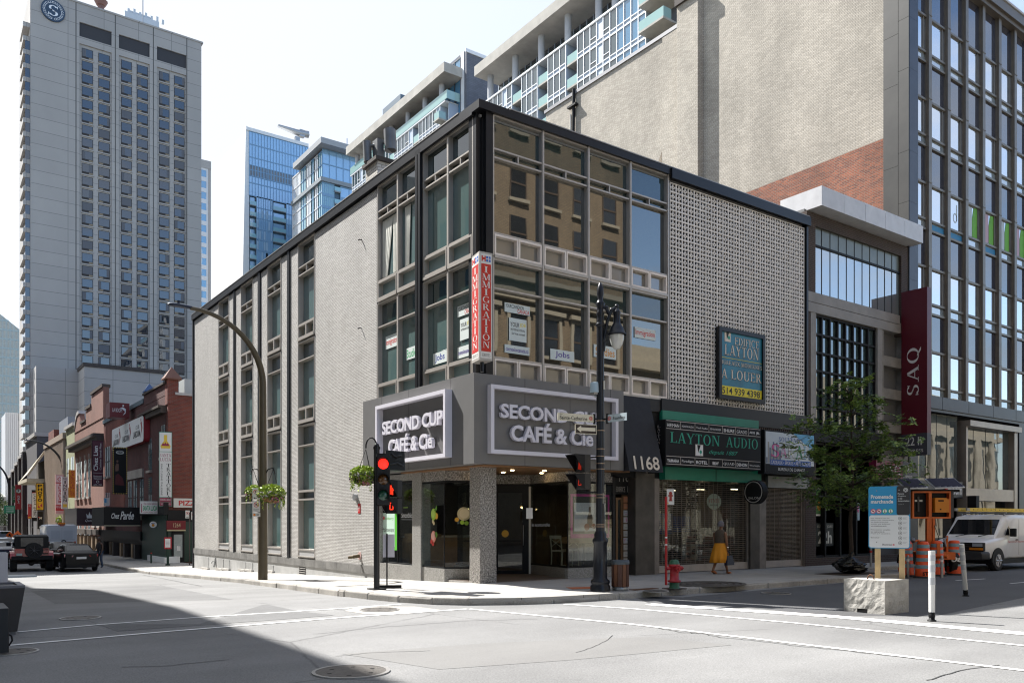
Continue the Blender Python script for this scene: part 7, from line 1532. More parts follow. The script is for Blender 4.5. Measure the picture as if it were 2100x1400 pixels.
m.ball(rp(.14, 6.64), .06, n=8); m.ball(rp(.39, 6.68), .055, n=8); m.ball(rp(.27, 6.6), .05, n=8); m.build('scroll_arm', IB, t)
c = rp(.39, 0); m = MB(); m.lathe(c, [(.035, 6.64), (.075, 6.57), (.095, 6.54), (.082, 6.5), (.082, 6.29), (.11, 6.25), (.165, 6.15), (.20, 6.05), (.225, 6.03), (.225, 6.0), (.15, 6.0)], 18); m.build('lantern', IB, t)
m = MB(); m.lathe(c, [(.17, 5.999), (.165, 5.9), (.135, 5.78), (.08, 5.69), (.03, 5.665), (0, 5.66)], 18); m.build('globe', M('lantern_globe', (.55, .55, .52), .12, coat=.5), t)
m = MB(); v = Vector(p)-R3*.13
m.box(v.x-.09, v.x+.09, v.y-.09, v.y+.09, 4.60, 4.65); m.lathe((v.x, v.y, 4.65), [(.12, 0), (.11, .2), (.10, .24), (.02, .25)], 12, m=1); m.cyl((v.x, v.y, 4.58), (x, y, 4.5), .03, n=6)
m.build('sensor', [GRYM, M('sensor_blue', (.35, .45, .52), .3)], t)
m = MB(); m.box(x+.0, x+.03, y-.135, y-.1, 4.72, 4.92); m.box(x-.03, x-.02, y-.13, y-.125, 2.05, 2.3); m.build('tag_plate', M('pale_tag', (.5, .48, .42), .5), t)
m = MB()
for h in (1.0*3.98, 3.75, 3.32, 3.15, 2.98, 2.85, 2.25, 2.18, 1.55, 1.5): m.lathe((x, y, h), [(.112, 0), (.112, .018)], 12)
m.build('strap', M('steel_strap', (.35, .25, .18), .4, .7), t)
c = vat(1190, 19.2); ped_head(t, Vector((c.x, c.y, 0)), 3.18, TH-pi/2-1.05, M('pedestrian_dim', (.6, .03, .01), emit=.12))
q = FY((c.x, c.y, 0), TH-pi/2); m = MB(); m.cyl((c.x, c.y+.06, 3.12), (x, y, 3.14), .022, n=6); m.cyl((c.x, c.y+.06, 2.3), (x, y, 2.32), .022, n=6); m.build('bracket', BLK2, t)
def blade(label, px0, px1, ytl, ytr, ybl, t0, t1, txt, cc, rose_left):
    a, b = vat(px0, t0), vat(px1, t1); z0 = CAMZ+(HOR-ybl)*t0/FOC; z1 = CAMZ+(HOR-ytl)*t0/FOC; d = b-a; W = d.length; q = FY((a.x, a.y, 0), atan2(d.y, d.x)); H = z1-z0
    t = thing('street_name_sign', label, 'street sign', (a.x, a.y, z0), 'street name signs on the ornate lamp post')
    m = MB(q); m.box(0, W, z0, z1, -.012, 0); m.build('plate', cc, t)
    m = MB(q); ra = W*.12 if rose_left else W*.9; r = H*.3
    for k in range(8): aa = k*pi/4; m.ring(ra+r*.62*cos(aa), z0+H*.5+r*.62*sin(aa), r*.2, r*.34, .001, .004, 1, 8)
    a0, a1 = (.30, .93) if rose_left else (.06, .80)
    m.text(txt, W*a0, W*a1, z0+H*.16, z0+H*.66, .003, 0, bold=.01); m.text('Rue', W*a0, W*(a0+.07), z0+H*.78, z0+H*.9, .003, 0); m.build('lettering', [M('ink'), RD], t)
    m = MB(q); e = 0 if rose_left else W; m.box(e-.02, e+.02, z0-.03, z1+.03, -.03, .01); m.cyl((e, (z0+z1)/2, -.01), (e+(-.16 if rose_left else .12), (z0+z1)/2, -.02), .02, n=6); m.build('clamp', BLK2, t)
blade('cream street name plate reading Sainte-Catherine left of the ornate post', 1143.5, 1219, 845.5, 852, 861, 18.6, 19.05, 'Sainte-Catherine', M('cream_plate', (.58, .54, .42), .5), False)
blade('blue white street name plate reading Stanley right of the ornate post', 1245, 1285, 850.5, 843, 866, 19.2, 18.75, 'Stanley', M('cool_plate', (.42, .50, .54), .5), True)
a, b = vat(1179.5, 18.75), vat(1224, 19.0); d = b-a; W = d.length; q = FY((a.x, a.y, 0), atan2(d.y, d.x)); z0 = CAMZ+(HOR-889)*18.8/FOC; z1 = CAMZ+(HOR-869)*18.8/FOC
t = thing('one_way_sign', 'black one way sign with a cream arrow pointing left on the ornate post', 'sign', (a.x, a.y, z0)); H = z1-z0
m = MB(q); m.box(0, W, z0, z1, -.012, 0); m.build('plate', M('cream_plate'), t)
m = MB(q); m.box(.015, W-.015, z0+.015, z1-.015, .001, .003, 0); m.prism([(W*.07, z0+H*.5), (W*.27, z0+H*.86), (W*.27, z0+H*.68), (W*.93, z0+H*.68), (W*.93, z0+H*.32), (W*.27, z0+H*.32), (W*.27, z0+H*.14)], .003, .005, 1); m.build('arrow', [M('brown_black', (.03, .018, .012), .5), M('cream_arrow', (.62, .57, .45), .5)], t)
# ---- litter bin
p = ground(1272, 1210); t = thing('litter_bin', 'round brown slatted litter bin beside the ornate lamp post', 'litter bin', p); x, y, z = p
m = MB(); m.lathe((x, y, z), [(.17, .0), (.19, .02), (.19, .1), (.17, .1)], 20); m.build('foot_ring', GRYM, t)
m = MB(); m.lathe((x, y, z), [(.185, .1), (.185, .62)], 20); m.build('liner', DKT, t)
m = MB()
for k in range(12):
    a0, a1 = 2*pi*(k+.06)/12, 2*pi*(k+.94)/12; m.hexa([(x+r*cos(a), y+r*sin(a), z+.1) for a, r in ((a0, .19), (a0, .21), (a1, .21), (a1, .19))], [(x+r*cos(a), y+r*sin(a), z+.63) for a, r in ((a0, .19), (a0, .21), (a1, .21), (a1, .19))], k % 2)
m.build('slats', [M('bin_slat', (.13, .05, .022), .6, var=.2), M('bin_slat_dark', (.07, .025, .015), .6, var=.2)], t)
m = MB(); m.lathe((x, y, z), [(.215, .62), (.22, .66), (.21, .72), (.14, .72), (.13, .66)], 20, caps=False); m.build('rim', M('blue_grey_rim', (.06, .075, .09), .5), t)
# ---- hydrant and its marker
p = ground(1383, 1207); t = thing('fire_hydrant', 'red fire hydrant with green cap and base at the kerb', 'fire hydrant', p); x, y, z = p
HRD = M('hydrant_red', (.35, .012, .02), .4, var=.15, scale=8); HGN = M('hydrant_green', (.02, .10, .05), .5, var=.2, scale=8)
m = MB(); m.box(x-.22, x+.22, y-.2, y+.2, z, z+.02, 1); m.lathe((x, y, z), [(.15, .01), (.12, .05), (.11, .16)], 14); m.build('base', [HGN, DKT], t)
m = MB(); m.lathe((x, y, z), [(.11, .16), (.16, .17), (.16, .21), (.11, .22), (.105, .52), (.14, .54), (.14, .58), (.13, .6)], 16); m.build('barrel', HRD, t)
m = MB(); m.lathe((x, y, z), [(.13, .6), (.11, .66), (.1, .67), (.1, .7), (.03, .71)], 14); m.build('cap', HGN, t)
for dx, dy, r in ((.2, -.06, .055), (-.17, .1, .05), (-.06, -.2, .07)): m = MB(); m.cyl((x+dx*.4, y+dy*.4, z+.5), (x+dx, y+dy, z+.5), r*.85, r, n=10); m.cyl((x+dx, y+dy, z+.5), (x+dx*1.2, y+dy*1.2, z+.5), .02, n=6); m.build('nozzle', HRD, t)
p = ground(1366, 1199); t = thing('hydrant_marker', 'thin red post with a white hydrant sign in front of the grille', 'sign', p); x, y, z = p
m = MB(); m.cyl(p, (x, y, 2.26), .032, n=8); m.cyl((x, y, 1.2), (x, y, 1.24), .035, n=8, m=1); m.cyl((x, y, 1.02), (x, y, 1.05), .035, n=8, m=1); m.build('post', [M('marker_red', (.45, .012, .015), .4), WHT], t)
q = FY((x, y, 0), TH-pi/2+.2); m = MB(q); m.box(.02, .22, 2.06, 2.46, -.01, 0); m.build('plate', M('sign_plate_white'), t)
m = MB(q); m.box(.09, .155, 2.16, 2.34, .001, .004); m.box(.06, .185, 2.27, 2.31, .001, .0045); m.disc(.122, 2.35, .045, .001, .004, 0, 14); m.box(.075, .17, 2.15, 2.18, .001, .004); m.disc(.05, 2.1, .018, .001, .004, 1, 10); m.build('symbol', [M('dark_red'), M('sign_gold')], t)
# ---- tree
p = ground(1752, 1167); x, y, z = p; TG = Vector((23.7, 14.75, 0))
t = thing('street_tree', 'small honey locust tree with layered feathery foliage in front of the liquor shop', 'tree', TG)
BK = M('bark', (.045, .032, .024), .9, var=.3, scale=15, bump=.6, bscale=30); x, y = TG.x, TG.y; rt = random.Random(21)
trunk = [(x, y, 0), (x+.03, y, .8), (x-.02, y, 1.6), (x+.06, y, 2.4), (x+.10, y, 3.2), (x+.06, y, 4.0), (x+.10, y+.05, 4.9), (x+.0, y, 5.6)]
m = MB(); m.tube(trunk, [.085, .07, .062, .055, .045, .033, .022, .010], 8); m.build('trunk', BK, t)
lb = MB(); lf = MB(); R3 = Vector((CR[0], CR[1], 0)); F3 = Vector((CF[0], CF[1], 0))
def tp(h):
    for a, b in zip(trunk, trunk[1:]):
        if a[2] <= h <= b[2]: s = (h-a[2])/(b[2]-a[2]); return Vector(a).lerp(Vector(b), s)
    return Vector(trunk[-1])
def spray(c, dirv, ln):                          # feathery leaf spray: pinnate leaflets along drooping leaf stalks
    for k in range(9):
        s = k/8*ln; q = c+dirv*s+Vector((0, 0, -.22*s*s/ln)); side = dirv.cross(Vector((0, 0, 1))); side = side.normalized() if side.length > .01 else Vector((1, 0, 0))
        for sg in (-1, 1):
            l = side*sg*rt.uniform(.06, .12)+Vector((rt.uniform(-.03, .03), rt.uniform(-.03, .03), rt.uniform(-.05, .03))); wd = dirv*.03
            lf.face([q, q+l*.5+wd, q+l, q+l*.5-wd], rt.choice([0, 0, 1, 1, 2]))
levels = [(1.95, 1.7, 5, .35), (2.3, 2.3, 7, .30), (2.75, 2.6, 8, .25), (3.2, 2.0, 6, .5), (3.6, 2.3, 7, .40), (4.05, 1.6, 6, .65), (4.5, 1.7, 7, .55), (4.9, 1.1, 6, .9), (5.3, .8, 6, 1.1), (5.55, .5, 5, 1.5)]
for h, rad, n, rise in levels:
    a00 = rt.uniform(0, 6.28)
    for k in range(n):
        a = a00+2*pi*k/n+rt.uniform(-.35, .35); ln = rad*rt.uniform(.5, 1.1); rise_ = rise*rt.uniform(.3, 1.7)
        d = Vector((cos(a), sin(a), 0))
        b = tp(min(5.55, h)); pts = [b+d*ln*s+Vector((0, 0, rise_*ln*s*(1-.5*s)+rt.uniform(-.06, .06)*s*2)) for s in (0, .3, .6, 1)]
        lb.tube(pts, [.022, .015, .009, .004], 5)
        for j in range(int(21*ln/1.6)):
            s = rt.uniform(.28, 1.05); i = min(2, int(s*3)); c = b+d*ln*s+Vector((0, 0, rise_*ln*s*(1-.5*s)))+Vector((rt.gauss(0, .17), rt.gauss(0, .17), rt.gauss(0.02, .12)))
            dd = (d*rt.uniform(.2, 1)+Vector((rt.uniform(-1, 1), rt.uniform(-1, 1), rt.uniform(-.5, .6)))).normalized(); spray(c, dd, rt.uniform(.16, .34))
lb.build('branches', BK, t)
lf.build('crown', [M('locust_leaf', (.13, .22, .04), .6), M('locust_leaf_dark', (.06, .11, .025), .6), M('locust_leaf_light', (.2, .28, .055), .6)], t)
p = ground(1740, 1176); m = MB(Fr(p, (1, 0, 0), (0, 1, 0), (0, 0, 1))); m.box(-.9, 1.2, -.5, .6, .002, .008); m.build('tree_pit', M('soil'), None, 'dark soil square at the foot of the small tree', 'tree pit', loc=p)
# ---- rubbish bag
p = ground(1740, 1176); t = thing('rubbish_bag', 'shiny black rubbish bag lying by the tree', 'rubbish bag', p); r = random.Random(9)
m = MB(); n, kk = 22, 12; v, f = [], []
for i in range(kk+1):
    for j in range(n):
        a = 2*pi*j/n; e = i/kk; rad = .43*sin(pi*min(1, .08+e*.92))**.6*(1+.12*sin(5*a+i)+r.uniform(-.09, .09)); h = .5*e*(1+.12*sin(3*a))+r.uniform(-.015, .015)
        v.append((p.x+rad*1.15*cos(a)*R3.x-rad*.8*sin(a)*R3.y+.25*R3.x*(1-e), p.y+rad*1.15*cos(a)*R3.y+rad*.8*sin(a)*R3.x, p.z+max(.0, h)))
for i in range(kk):
    for j in range(n): f.append((i*n+j, i*n+(j+1) % n, (i+1)*n+(j+1) % n, (i+1)*n+j))
m.add(v, f, 0, False); m.build('bag', M('bag_plastic', (.009, .009, .010), .22, bump=.6, bscale=14), t)
m = MB(); e = Vector(p)+R3*.08; m.tube([(e.x, e.y, p.z+.5), (e.x+.02, e.y, p.z+.57), (e.x+.1, e.y+.02, p.z+.62)], [.05, .03, .07], 7); m.build('knot', M('bag_plastic'), t)
# ---- concrete block and city notice
t = thing('concrete_block', 'rough square concrete block with a rusty lifting loop standing in the road', 'concrete block', (15.3, 9.05, -.15)); zr = -.15
x0, x1, y0, y1, h = 14.96, 15.82, 8.6, 9.46, .65
bm_ = MB(); n = 9; rr = random.Random(2)
def wall_grid(o, du, dv, nu, nv, skip=None):
    v, f = [], []; o, du, dv = Vector(o), Vector(du), Vector(dv); nn = du.cross(dv).normalized()
    for j in range(nv+1):
        for i in range(nu+1):
            e = 0 if i in (0, nu) or j in (0, nv) else 1
            v.append(o+du*i/nu+dv*j/nv+nn*e*rr.uniform(-.012, .008))
    for j in range(nv):
        for i in range(nu):
            if skip and skip(i, j): continue
            f.append((j*(nu+1)+i, j*(nu+1)+i+1, (j+1)*(nu+1)+i+1, (j+1)*(nu+1)+i))
    bm_.add(v, f)
wall_grid((x0, y1, zr), (0, y0-y1, 0), (0, 0, h), 12, 8, lambda i, j: j < 1 and 4 <= i <= 6); wall_grid((x0, y0, zr), (x1-x0, 0, 0), (0, 0, h), 12, 8); wall_grid((x1, y0, zr), (0, y1-y0, 0), (0, 0, h), 8, 8); wall_grid((x1, y1, zr), (x0-x1, 0, 0), (0, 0, h), 8, 8); wall_grid((x0, y0, zr+h), (x1-x0, 0, 0), (0, y1-y0, 0), 10, 10)
bm_.build('block', M('rough_concrete', (.40, .385, .355), .95, var=.22, scale=3.5, bump=.7, bscale=22), t)
m = MB(); yy = (y1-y0); m.box(x0+.012, x0+.2, y1-yy*7.1/12, y1-yy*3.9/12, zr, zr+h/8+.02); m.build('fork_slot', BLK2, t)
m = MB(); c = Vector((15.15, 9.0, zr+h)); m.tube([(c.x, c.y+.07*cos(a), c.z+.10*sin(a)-.01) for a in [pi*k/8 for k in range(9)]], .014, 6); m.build('lifting_loop', M('rusty_iron'), t)
m = MB()
zt = zr+h
t = thing('city_notice', 'blue and white shopping promenade notice on two raw timber posts behind the concrete block', 'notice board', (15.6, 9.6, zr))
TM = M('raw_timber', (.52, .38, .20), .75, var=.18, scale=5)
ca, cb_ = vat(1781, 16.55), vat(1866.5, 16.15); d = cb_-ca; W = d.length; q = FY((ca.x, ca.y, 0), atan2(d.y, d.x)); z0, z1 = CAMZ-57*16.35/FOC, CAMZ+70.5*16.35/FOC; H = z1-z0
for u in (W*.215, W*.80):
    m = MB(q); m.box(u-.05, u+.05, zr, z0+H*.9, -.11, -.03); m.build('post', TM, t)
def rrect(u0, u1, v0, v1, r, n=5):
    P = []
    for cx, cy, a0 in ((u1-r, v1-r, 0), (u0+r, v1-r, 90), (u0+r, v0+r, 180), (u1-r, v0+r, 270)):
        for k in range(n+1): a = radians(a0+90*k/n); P.append((cx+r*cos(a), cy+r*sin(a)))
    return P
CB = M('notice_blue', (.02, .24, .46), .45); CW = M('notice_white', (.60, .62, .63), .5); CK = M('notice_black', (.018, .018, .022), .5)
m = MB(q); m.prism(rrect(0, W, z0, z1, .05), -.02, 0, 0); m.build('board', CB, t)
m = MB(q); um = W*.68; zm = z0+H*.535
m.prism(rrect(.016, W-.016, z0+.016, zm, .04), .001, .003, 1); m.prism(rrect(um, W, zm, z1, .045), .001, .004, 2)
m.text('Promenade', W*.06, W*.60, z0+H*.80, z0+H*.865, .006, 1, bold=.03); m.text('marchande', W*.06, W*.60, z0+H*.725, z0+H*.785, .006, 1, bold=.03)
for i, (c_, k) in enumerate(((3, 0), (3, 1), (4, 2), (4, 3))):
    u = W*(.115+.142*i); v = z0+H*.60; m.disc(u, v, W*.062, .001, .004, c_, 20); m.disc(u, v, W*.048, .004, .006, 1, 20)
    if k < 2: m.box(u-.02, u+.02, v-.008, v+.012, .006, .008, 2); m.prism([(u-.03, v+.022), (u-.022, v+.03), (u+.03, v-.022), (u+.022, v-.03)], .008, .0095, 3)
    else: m.box(u-.006, u+.006, v-.028, v+.012, .006, .008, 2); m.disc(u, v+.022, .008, .006, .008, 2, 8); m.tube([(u-.014, v-.03, .007), (u, v-.006, .007), (u+.016, v-.03, .007)], .004, 4, 2)
for i, s in enumerate(("Mesures", "d'hygiène", "et de", "distanciation")): m.text(s, um+W*.03, um+W*(.03+.021*len(s)), z0+H*(.865-.038*i), z0+H*(.89-.038*i), .006, 1)
m.text('COVID-19', um+W*.04, um+W*.17, z0+H*.70, z0+H*.718, .006, 5)
for k in range(8): a = k*pi/4; m.ring(W*.895+.028*cos(a), z0+H*.935+.028*sin(a), .009, .016, .004, .007, 1, 8)
lines = ["Plus d'espace pour les", 'piétons, pour mieux prendre', 'ses distances et pour', 'accéder plus facilement', 'aux établissements.', '', 'Piétonnisation complète', 'les week-ends du', '19 juin au 7 septembre.', '', 'Bienvenue !']
for i, s in enumerate(lines):
    if s: m.text(s, W*.06, W*(.06+.0205*len(s)), z0+H*(.475-.031*i), z0+H*(.475-.031*i+.021), .005, 2)
for i in range(6):
    v = z0+H*(.485-.079*i); m.ring(W*.765, v, W*.038, W*.045, .003, .006, 2, 18); m.box(W*.755, W*.775, v-.014, v+.014, .003, .005, 2)
    for j in range(3 - i % 2): m.box(W*.83, W*(.93-.03*(j % 2)), v+.012-.014*j, v+.016-.014*j, .003, .005, 5)
m.text('Montréal', W*.34, W*.57, z0+H*.045, z0+H*.08, .005, 5, bold=.02); m.ring(W*.61, z0+H*.06, .008, .018, .003, .006, 3, 10)
for u, v in ((W*.2, z0+H*.93), (W*.74, z0+H*.935), (W*.2, z0+H*.1)): m.disc(u, v, .012, .004, .009, 5, 8)
m.build('print', [CB, CW, CK, M('notice_red', (.55, .03, .05), .5), M('notice_green', (.03, .35, .1), .5), M('notice_grey', (.25, .25, .26), .6)], t)
# ---- flexible lane posts
DW = M('delineator_white', (.68, .68, .67), .5); DR = M('delineator_band', (.48, .50, .53), .35)
def delineator(base, top, label):
    t = thing('lane_post', label, 'bollard', base, 'white flexible lane posts'); b, e = Vector(base), Vector(top); d = e-b
    m = MB(); m.tube([b, b+d*.02, b+d*.02, b+d*.13], [.075, .075, .05, .05], 10); m.cyl(b+d*.06, b+d*.09, .058, n=8); m.build('foot', BLK2, t)
    m = MB(); m.tube([b+d*.13, e], [.052, .056], 12); m.build('tube', DW, t)
    m = MB(); [m.tube([b+d*a, b+d*c], [.0555+.003*a, .0555+.003*c], 12) for a, c in ((.52, .62), (.70, .80), (.86, .94))]; m.build('band', DR, t)
b = ground(1911, 1273, -.15); delineator(b, (b.x, b.y, b.z+1.26), 'upright white lane post nearest the camera beside the concrete block')
b = ground(1981, 1222, -.15); e = vat(1972, 19.4); delineator(b, (e.x, e.y, b.z+1.25), 'leaning white lane post in front of the white van')
for px, py, lb in ((1931.5, 1184, 'thin grey metal bollard in front of the orange trailer'), (1862, 1183, 'thin grey metal bollard behind the right timber post'), (1786, 1161, 'grey bollard with a red band on the pavement by the tree')):
    b = ground(px, py, -.15 if px > 1800 else 0); t = thing('metal_bollard', lb, 'bollard', b, 'thin grey metal bollards'); m = MB(); m.cyl(b, (b.x, b.y, b.z+.66), .042, n=10); m.ball((b.x, b.y, b.z+.66), .045, n=8); m.build('tube', GRYM, t); m = MB(); m.cyl((b.x, b.y, b.z+.5), (b.x, b.y, b.z+.58), .044, n=10); m.build('band', WHT if px > 1800 else RED, t)
# ---- orange traffic drums
OGN = M('drum_orange', (.78, .085, .01), .5, var=.08); DBL = M('drum_blue_band', (.22, .36, .42), .4)
def drum():
    t = thing('traffic_drum', '', 'traffic drum', (0, 0, 0), 'orange and blue banded traffic drums'); m = MB()
    m.lathe((0, 0, 0), [(.30, .0), (.30, .05), (.22, .06)], 18); m.build('foot', M('drum_rubber', (.02, .02, .02), .8), t)
    m = MB(); m.lathe((0, 0, 0), [(.235, .05), (.23, .28), (.22, .285), (.215, .5), (.205, .505), (.20, .72), (.192, .725), (.188, .92), (.18, .925), (.172, 1.08), (.14, 1.14), (.05, 1.15)], 20); m.build('body', OGN, t)
    m = MB()
    for a, r in ((.30, .224), (.52, .209), (.74, .196), (.94, .184)): m.lathe((0, 0, 0), [(r, a), (r-.003, a+.11)], 20, caps=False)
    m.build('band', DBL, t); return t
D0 = drum()
dr_ = [((1893, 1184), 'banded orange traffic drum lettered STP standing left of the trailer'), ((1921, 1180), 'banded orange traffic drum just behind the white lane post'), ((1957, 1178), 'banded orange traffic drum between the trailer and the white van'), ((1858, 1181), 'banded orange traffic drum mostly hidden by the city notice')]
dobs = []
for i, (pp, lb) in enumerate(dr_):
    o = D0 if i == 0 else copy_tree(D0); b = ground(pp[0], pp[1], -.15); put(o, b, TH-pi/2, lb); dobs.append(o)
b = ground(1893, 1184, -.15); q = FY(b, TH-pi/2); m = MB(q)
m.text('STP', -.13, .13, .08, .2, .238, 0, bold=.03, font='sans'); m.build('lettering', BLK2, None, None)
o = bpy.data.objects['lettering'] if False else COL.objects[-1]; o.parent = dobs[0]
for v_ in o.data.vertices: v_.co = Matrix.Rotation(-(TH-pi/2), 4, 'Z') @ (v_.co-b)
# ---- arrow board trailer
c = vat(1911, 27.2); x, y = c.x, c.y; zr = -.15
t = thing('signal_trailer', 'orange roadwork trailer with a boxed arrow board and two solar panels', 'trailer', (x, y, zr)); TO = M('trailer_orange', (.62, .12, .01), .45, var=.12); q = FY((x, y, 0), TH-pi/2)
m = MB(q); m.box(-.55, .62, .38, .62, -.7, .3); m.box(-.08, .02, .38, .9, .1, .5); m.tube([(-.2, .45, .2), (0, .5, 1.0)], .05, 6); m.build('chassis', TO, t)
for s in (-.75, .72):
    m = MB(q); m.cyl((s-.09, .22, -.2), (s+.09, .22, -.2), .30, n=20); m.build('wheel', M('tyre', (.015, .015, .016), .85), t)
    m = MB(q); pts = [(-.2+.40*cos(a), .22+.40*sin(a)) for a in [pi*k/10 for k in range(11)]]
    for (a, b_), (cc, dd) in zip(pts, pts[1:]): m.hexa([(s-.13, b_, a), (s+.13, b_, a), (s+.13, dd, cc), (s-.13, dd, cc)], [(s-.13, b_+.02, a), (s+.13, b_+.02, a), (s+.13, dd+.02, cc), (s-.13, dd+.02, cc)])
    m.box(s-.13, s+.13, .22, .46, .2, .22); m.build('mudguard', BLK2, t)
m = MB(q); m.text('08', .52, .92, .3, .46, .24, 0, bold=.03, shear=.2); m.build('number', WHT, t)
m = MB(q); m.box(-.16, .0, .5, 1.72, -.12, 0); m.box(.02, .1, .5, 1.72, -.1, .02); m.tube([(.02, .6, .05), (.18, 1.1, .1), (.05, 1.5, .06)], .012, 5, 1); m.build('mast', [TO, BLK2], t)
m = MB(q); frame_rect(m, -.65, .62, 1.72, 2.62, -.22, .02, .055); m.box(-.12, -.02, 1.78, 2.56, -.2, .04); m.build('board_frame', TO, t)
m = MB(q); m.box(-.594, .564, 1.776, 2.564, -.18, -.15); m.box(-.5, -.25, 2.28, 2.34, -.15, -.12, 1); m.box(-.42, -.36, 1.95, 2.45, -.15, -.10, 2); m.box(.62, .75, 1.75, 2.65, -.2, -.05, 2); m.build('board_back', [BLK2, GRYM, M('trailer_dark', (.03, .03, .034), .5)], t)
m = MB(q); m.box(.05, .44, 1.92, 2.40, -.12, .12); m.box(.44, .56, 1.92, 2.36, -.1, .02); m.box(.15, .33, 2.28, 2.33, .12, .125, 1); m.box(.2, .25, 2.0, 2.04, .12, .125, 1); m.build('battery_box', [M('box_orange', (.62, .21, .01), .5), BLK2], t)
SOL = M('solar_cell', (.014, .012, .03), .5, ior=1.3)
for a0, a1, zz0 in ((-1.0, -.25, 2.70), (-.02, .96, 2.72)):
    m = MB(q); m.hexa([(a0, zz0, .25), (a1, zz0+.03, .25), (a1, zz0+.0, .25), (a0, zz0-.03, .25)], [(a0-.08, zz0+.33, -.3), (a1-.08, zz0+.36, -.3), (a1-.08, zz0+.33, -.3), (a0-.08, zz0+.30, -.3)]); pn = m.build('solar_panel', M('panel_frame', (.42, .43, .45), .4, .5), t)
    m = MB(q)
    for k in range(5):
        s0, s1 = a0+.03+(a1-a0-.05)*k/5, a0+.03+(a1-a0-.05)*(k+1)/5-.008; m.face([(s0, zz0+.022+.02, .225), (s1, zz0+.042+.02, .225), (s1-.07, zz0+.33+.02, -.27), (s0-.07, zz0+.32+.02, -.27)])
    m.build('solar_cells', SOL, pn)
m = MB(q); m.box(-.9, .95, 2.60, 2.68, -.2, -.05); m.build('panel_rail', BLK2, t)
m = MB(q); m.tube([(-.75, .5, .1), (-.72, .95, .1), (-.45, 1.0, 0), (-.4, .7, .1)], .05, 6); m.ball((-.7, 1.0, .1), .11, n=8, m=1); m.box(.4, .46, .5, 1.15, .1, .16); m.tube([(.43, 1.1, .13), (.3, 1.05, .2), (.36, .8, .2)], .03, 6, 1); m.build('winch', [TO, M('trailer_steel', (.2, .2, .22), .4, .6)], t)
# ---- planters at the left edge
GP = M('planter_grey', (.055, .05, .05), .5, var=.25, scale=2)
t = thing('terrace_planter', 'dark grey tapered planter with low green plants in the road', 'planter', (.9, 13.2, -.15)); 
def pl(px, t_, py): v = vat(px, t_); return (v.x, v.y, CAMZ+(HOR-py)*t_/FOC)
tt = 13.0; a = pl(36, tt, 1285); b = pl(51.5, tt, 1199); ca = vat(36, tt); cb_ = vat(51.5, tt)
zt_, zb_ = b[2], -.1
def rect(xr, yn, wx, wy, z): return [(xr-wx, yn, z), (xr, yn, z), (xr, yn+wy, z), (xr-wx, yn+wy, z)]
m = MB(); xr, yn = cb_.x, cb_.y; m.hexa(rect(ca.x, ca.y+.04, 1.0, .8, -.1), rect(xr, yn, 1.3, .95, zt_-.03)); m.build('shell', GP, t)
m = MB(); o = .09
for (u0, u1, v0, v1) in ((xr-1.3, xr, yn, yn+o), (xr-1.3, xr, yn+.95-o, yn+.95), (xr-o, xr, yn+o, yn+.95-o), (xr-1.3, xr-1.3+o, yn+o, yn+.95-o)): m.box(u0, u1, v0, v1, zt_-.04, zt_)
m.box(ca.x-.95, ca.x-.02, ca.y+.08, ca.y+.8, -.15, -.1); m.build('rim', M('planter_rim', (.16, .155, .17), .5), t)
m = MB(); m.box(xr-1.2, xr-.1, yn+.1, yn+.85, zt_-.045, zt_-.035, 3); leafmass(m, (xr-.75, yn+.5, zt_+.12), .4, .3, .22, 260, .07, lambda q_, p_: q_.choice([0, 1, 1]), 8, hollow=.1); m.build('plants', [LF1, LF2, LF3, M('soil')], t)
t = thing('terrace_box', 'plain black box in front of the grey tapered planter', 'planter', (.2, 10.9, -.15)); tt = 11.2
c1 = vat(18.5, tt); z1 = CAMZ+(HOR-1246)*tt/FOC; m = MB(); m.box(c1.x-.9, c1.x, c1.y, c1.y+.9, -.15, z1); m.build('shell', M('planter_black', (.010, .010, .013), .5), t, bevel=.01)
m = MB(); m.tube([(c1.x, c1.y+.02, -.05), (c1.x+.04, c1.y+.02, .02), (c1.x+.03, c1.y+.02, .08), (c1.x, c1.y+.03, .1)], .012, 5); m.build('cable_loop', BLK2, t)
t = thing('terrace_screen', 'pale lilac upright terrace screen behind the grey tapered planter', 'screen', (.9, 14.6, -.15)); tt = 14.2
c1 = vat(16, tt); z1 = CAMZ+(HOR-1133)*tt/FOC; z0 = CAMZ+(HOR-1201)*tt/FOC; m = MB(); m.box(c1.x-1.2, c1.x, c1.y, c1.y+.12, z0, z1); m.build('panel', M('lilac_panel', (.52, .50, .53), .6), t); m = MB(); m.box(c1.x-.3, c1.x-.2, c1.y+.02, c1.y+.1, -.15, z0); m.box(c1.x-1, c1.x+.45, c1.y+.13, c1.y+.5, z0+.13, z0+.16); m.build('leg', GRYM, t)
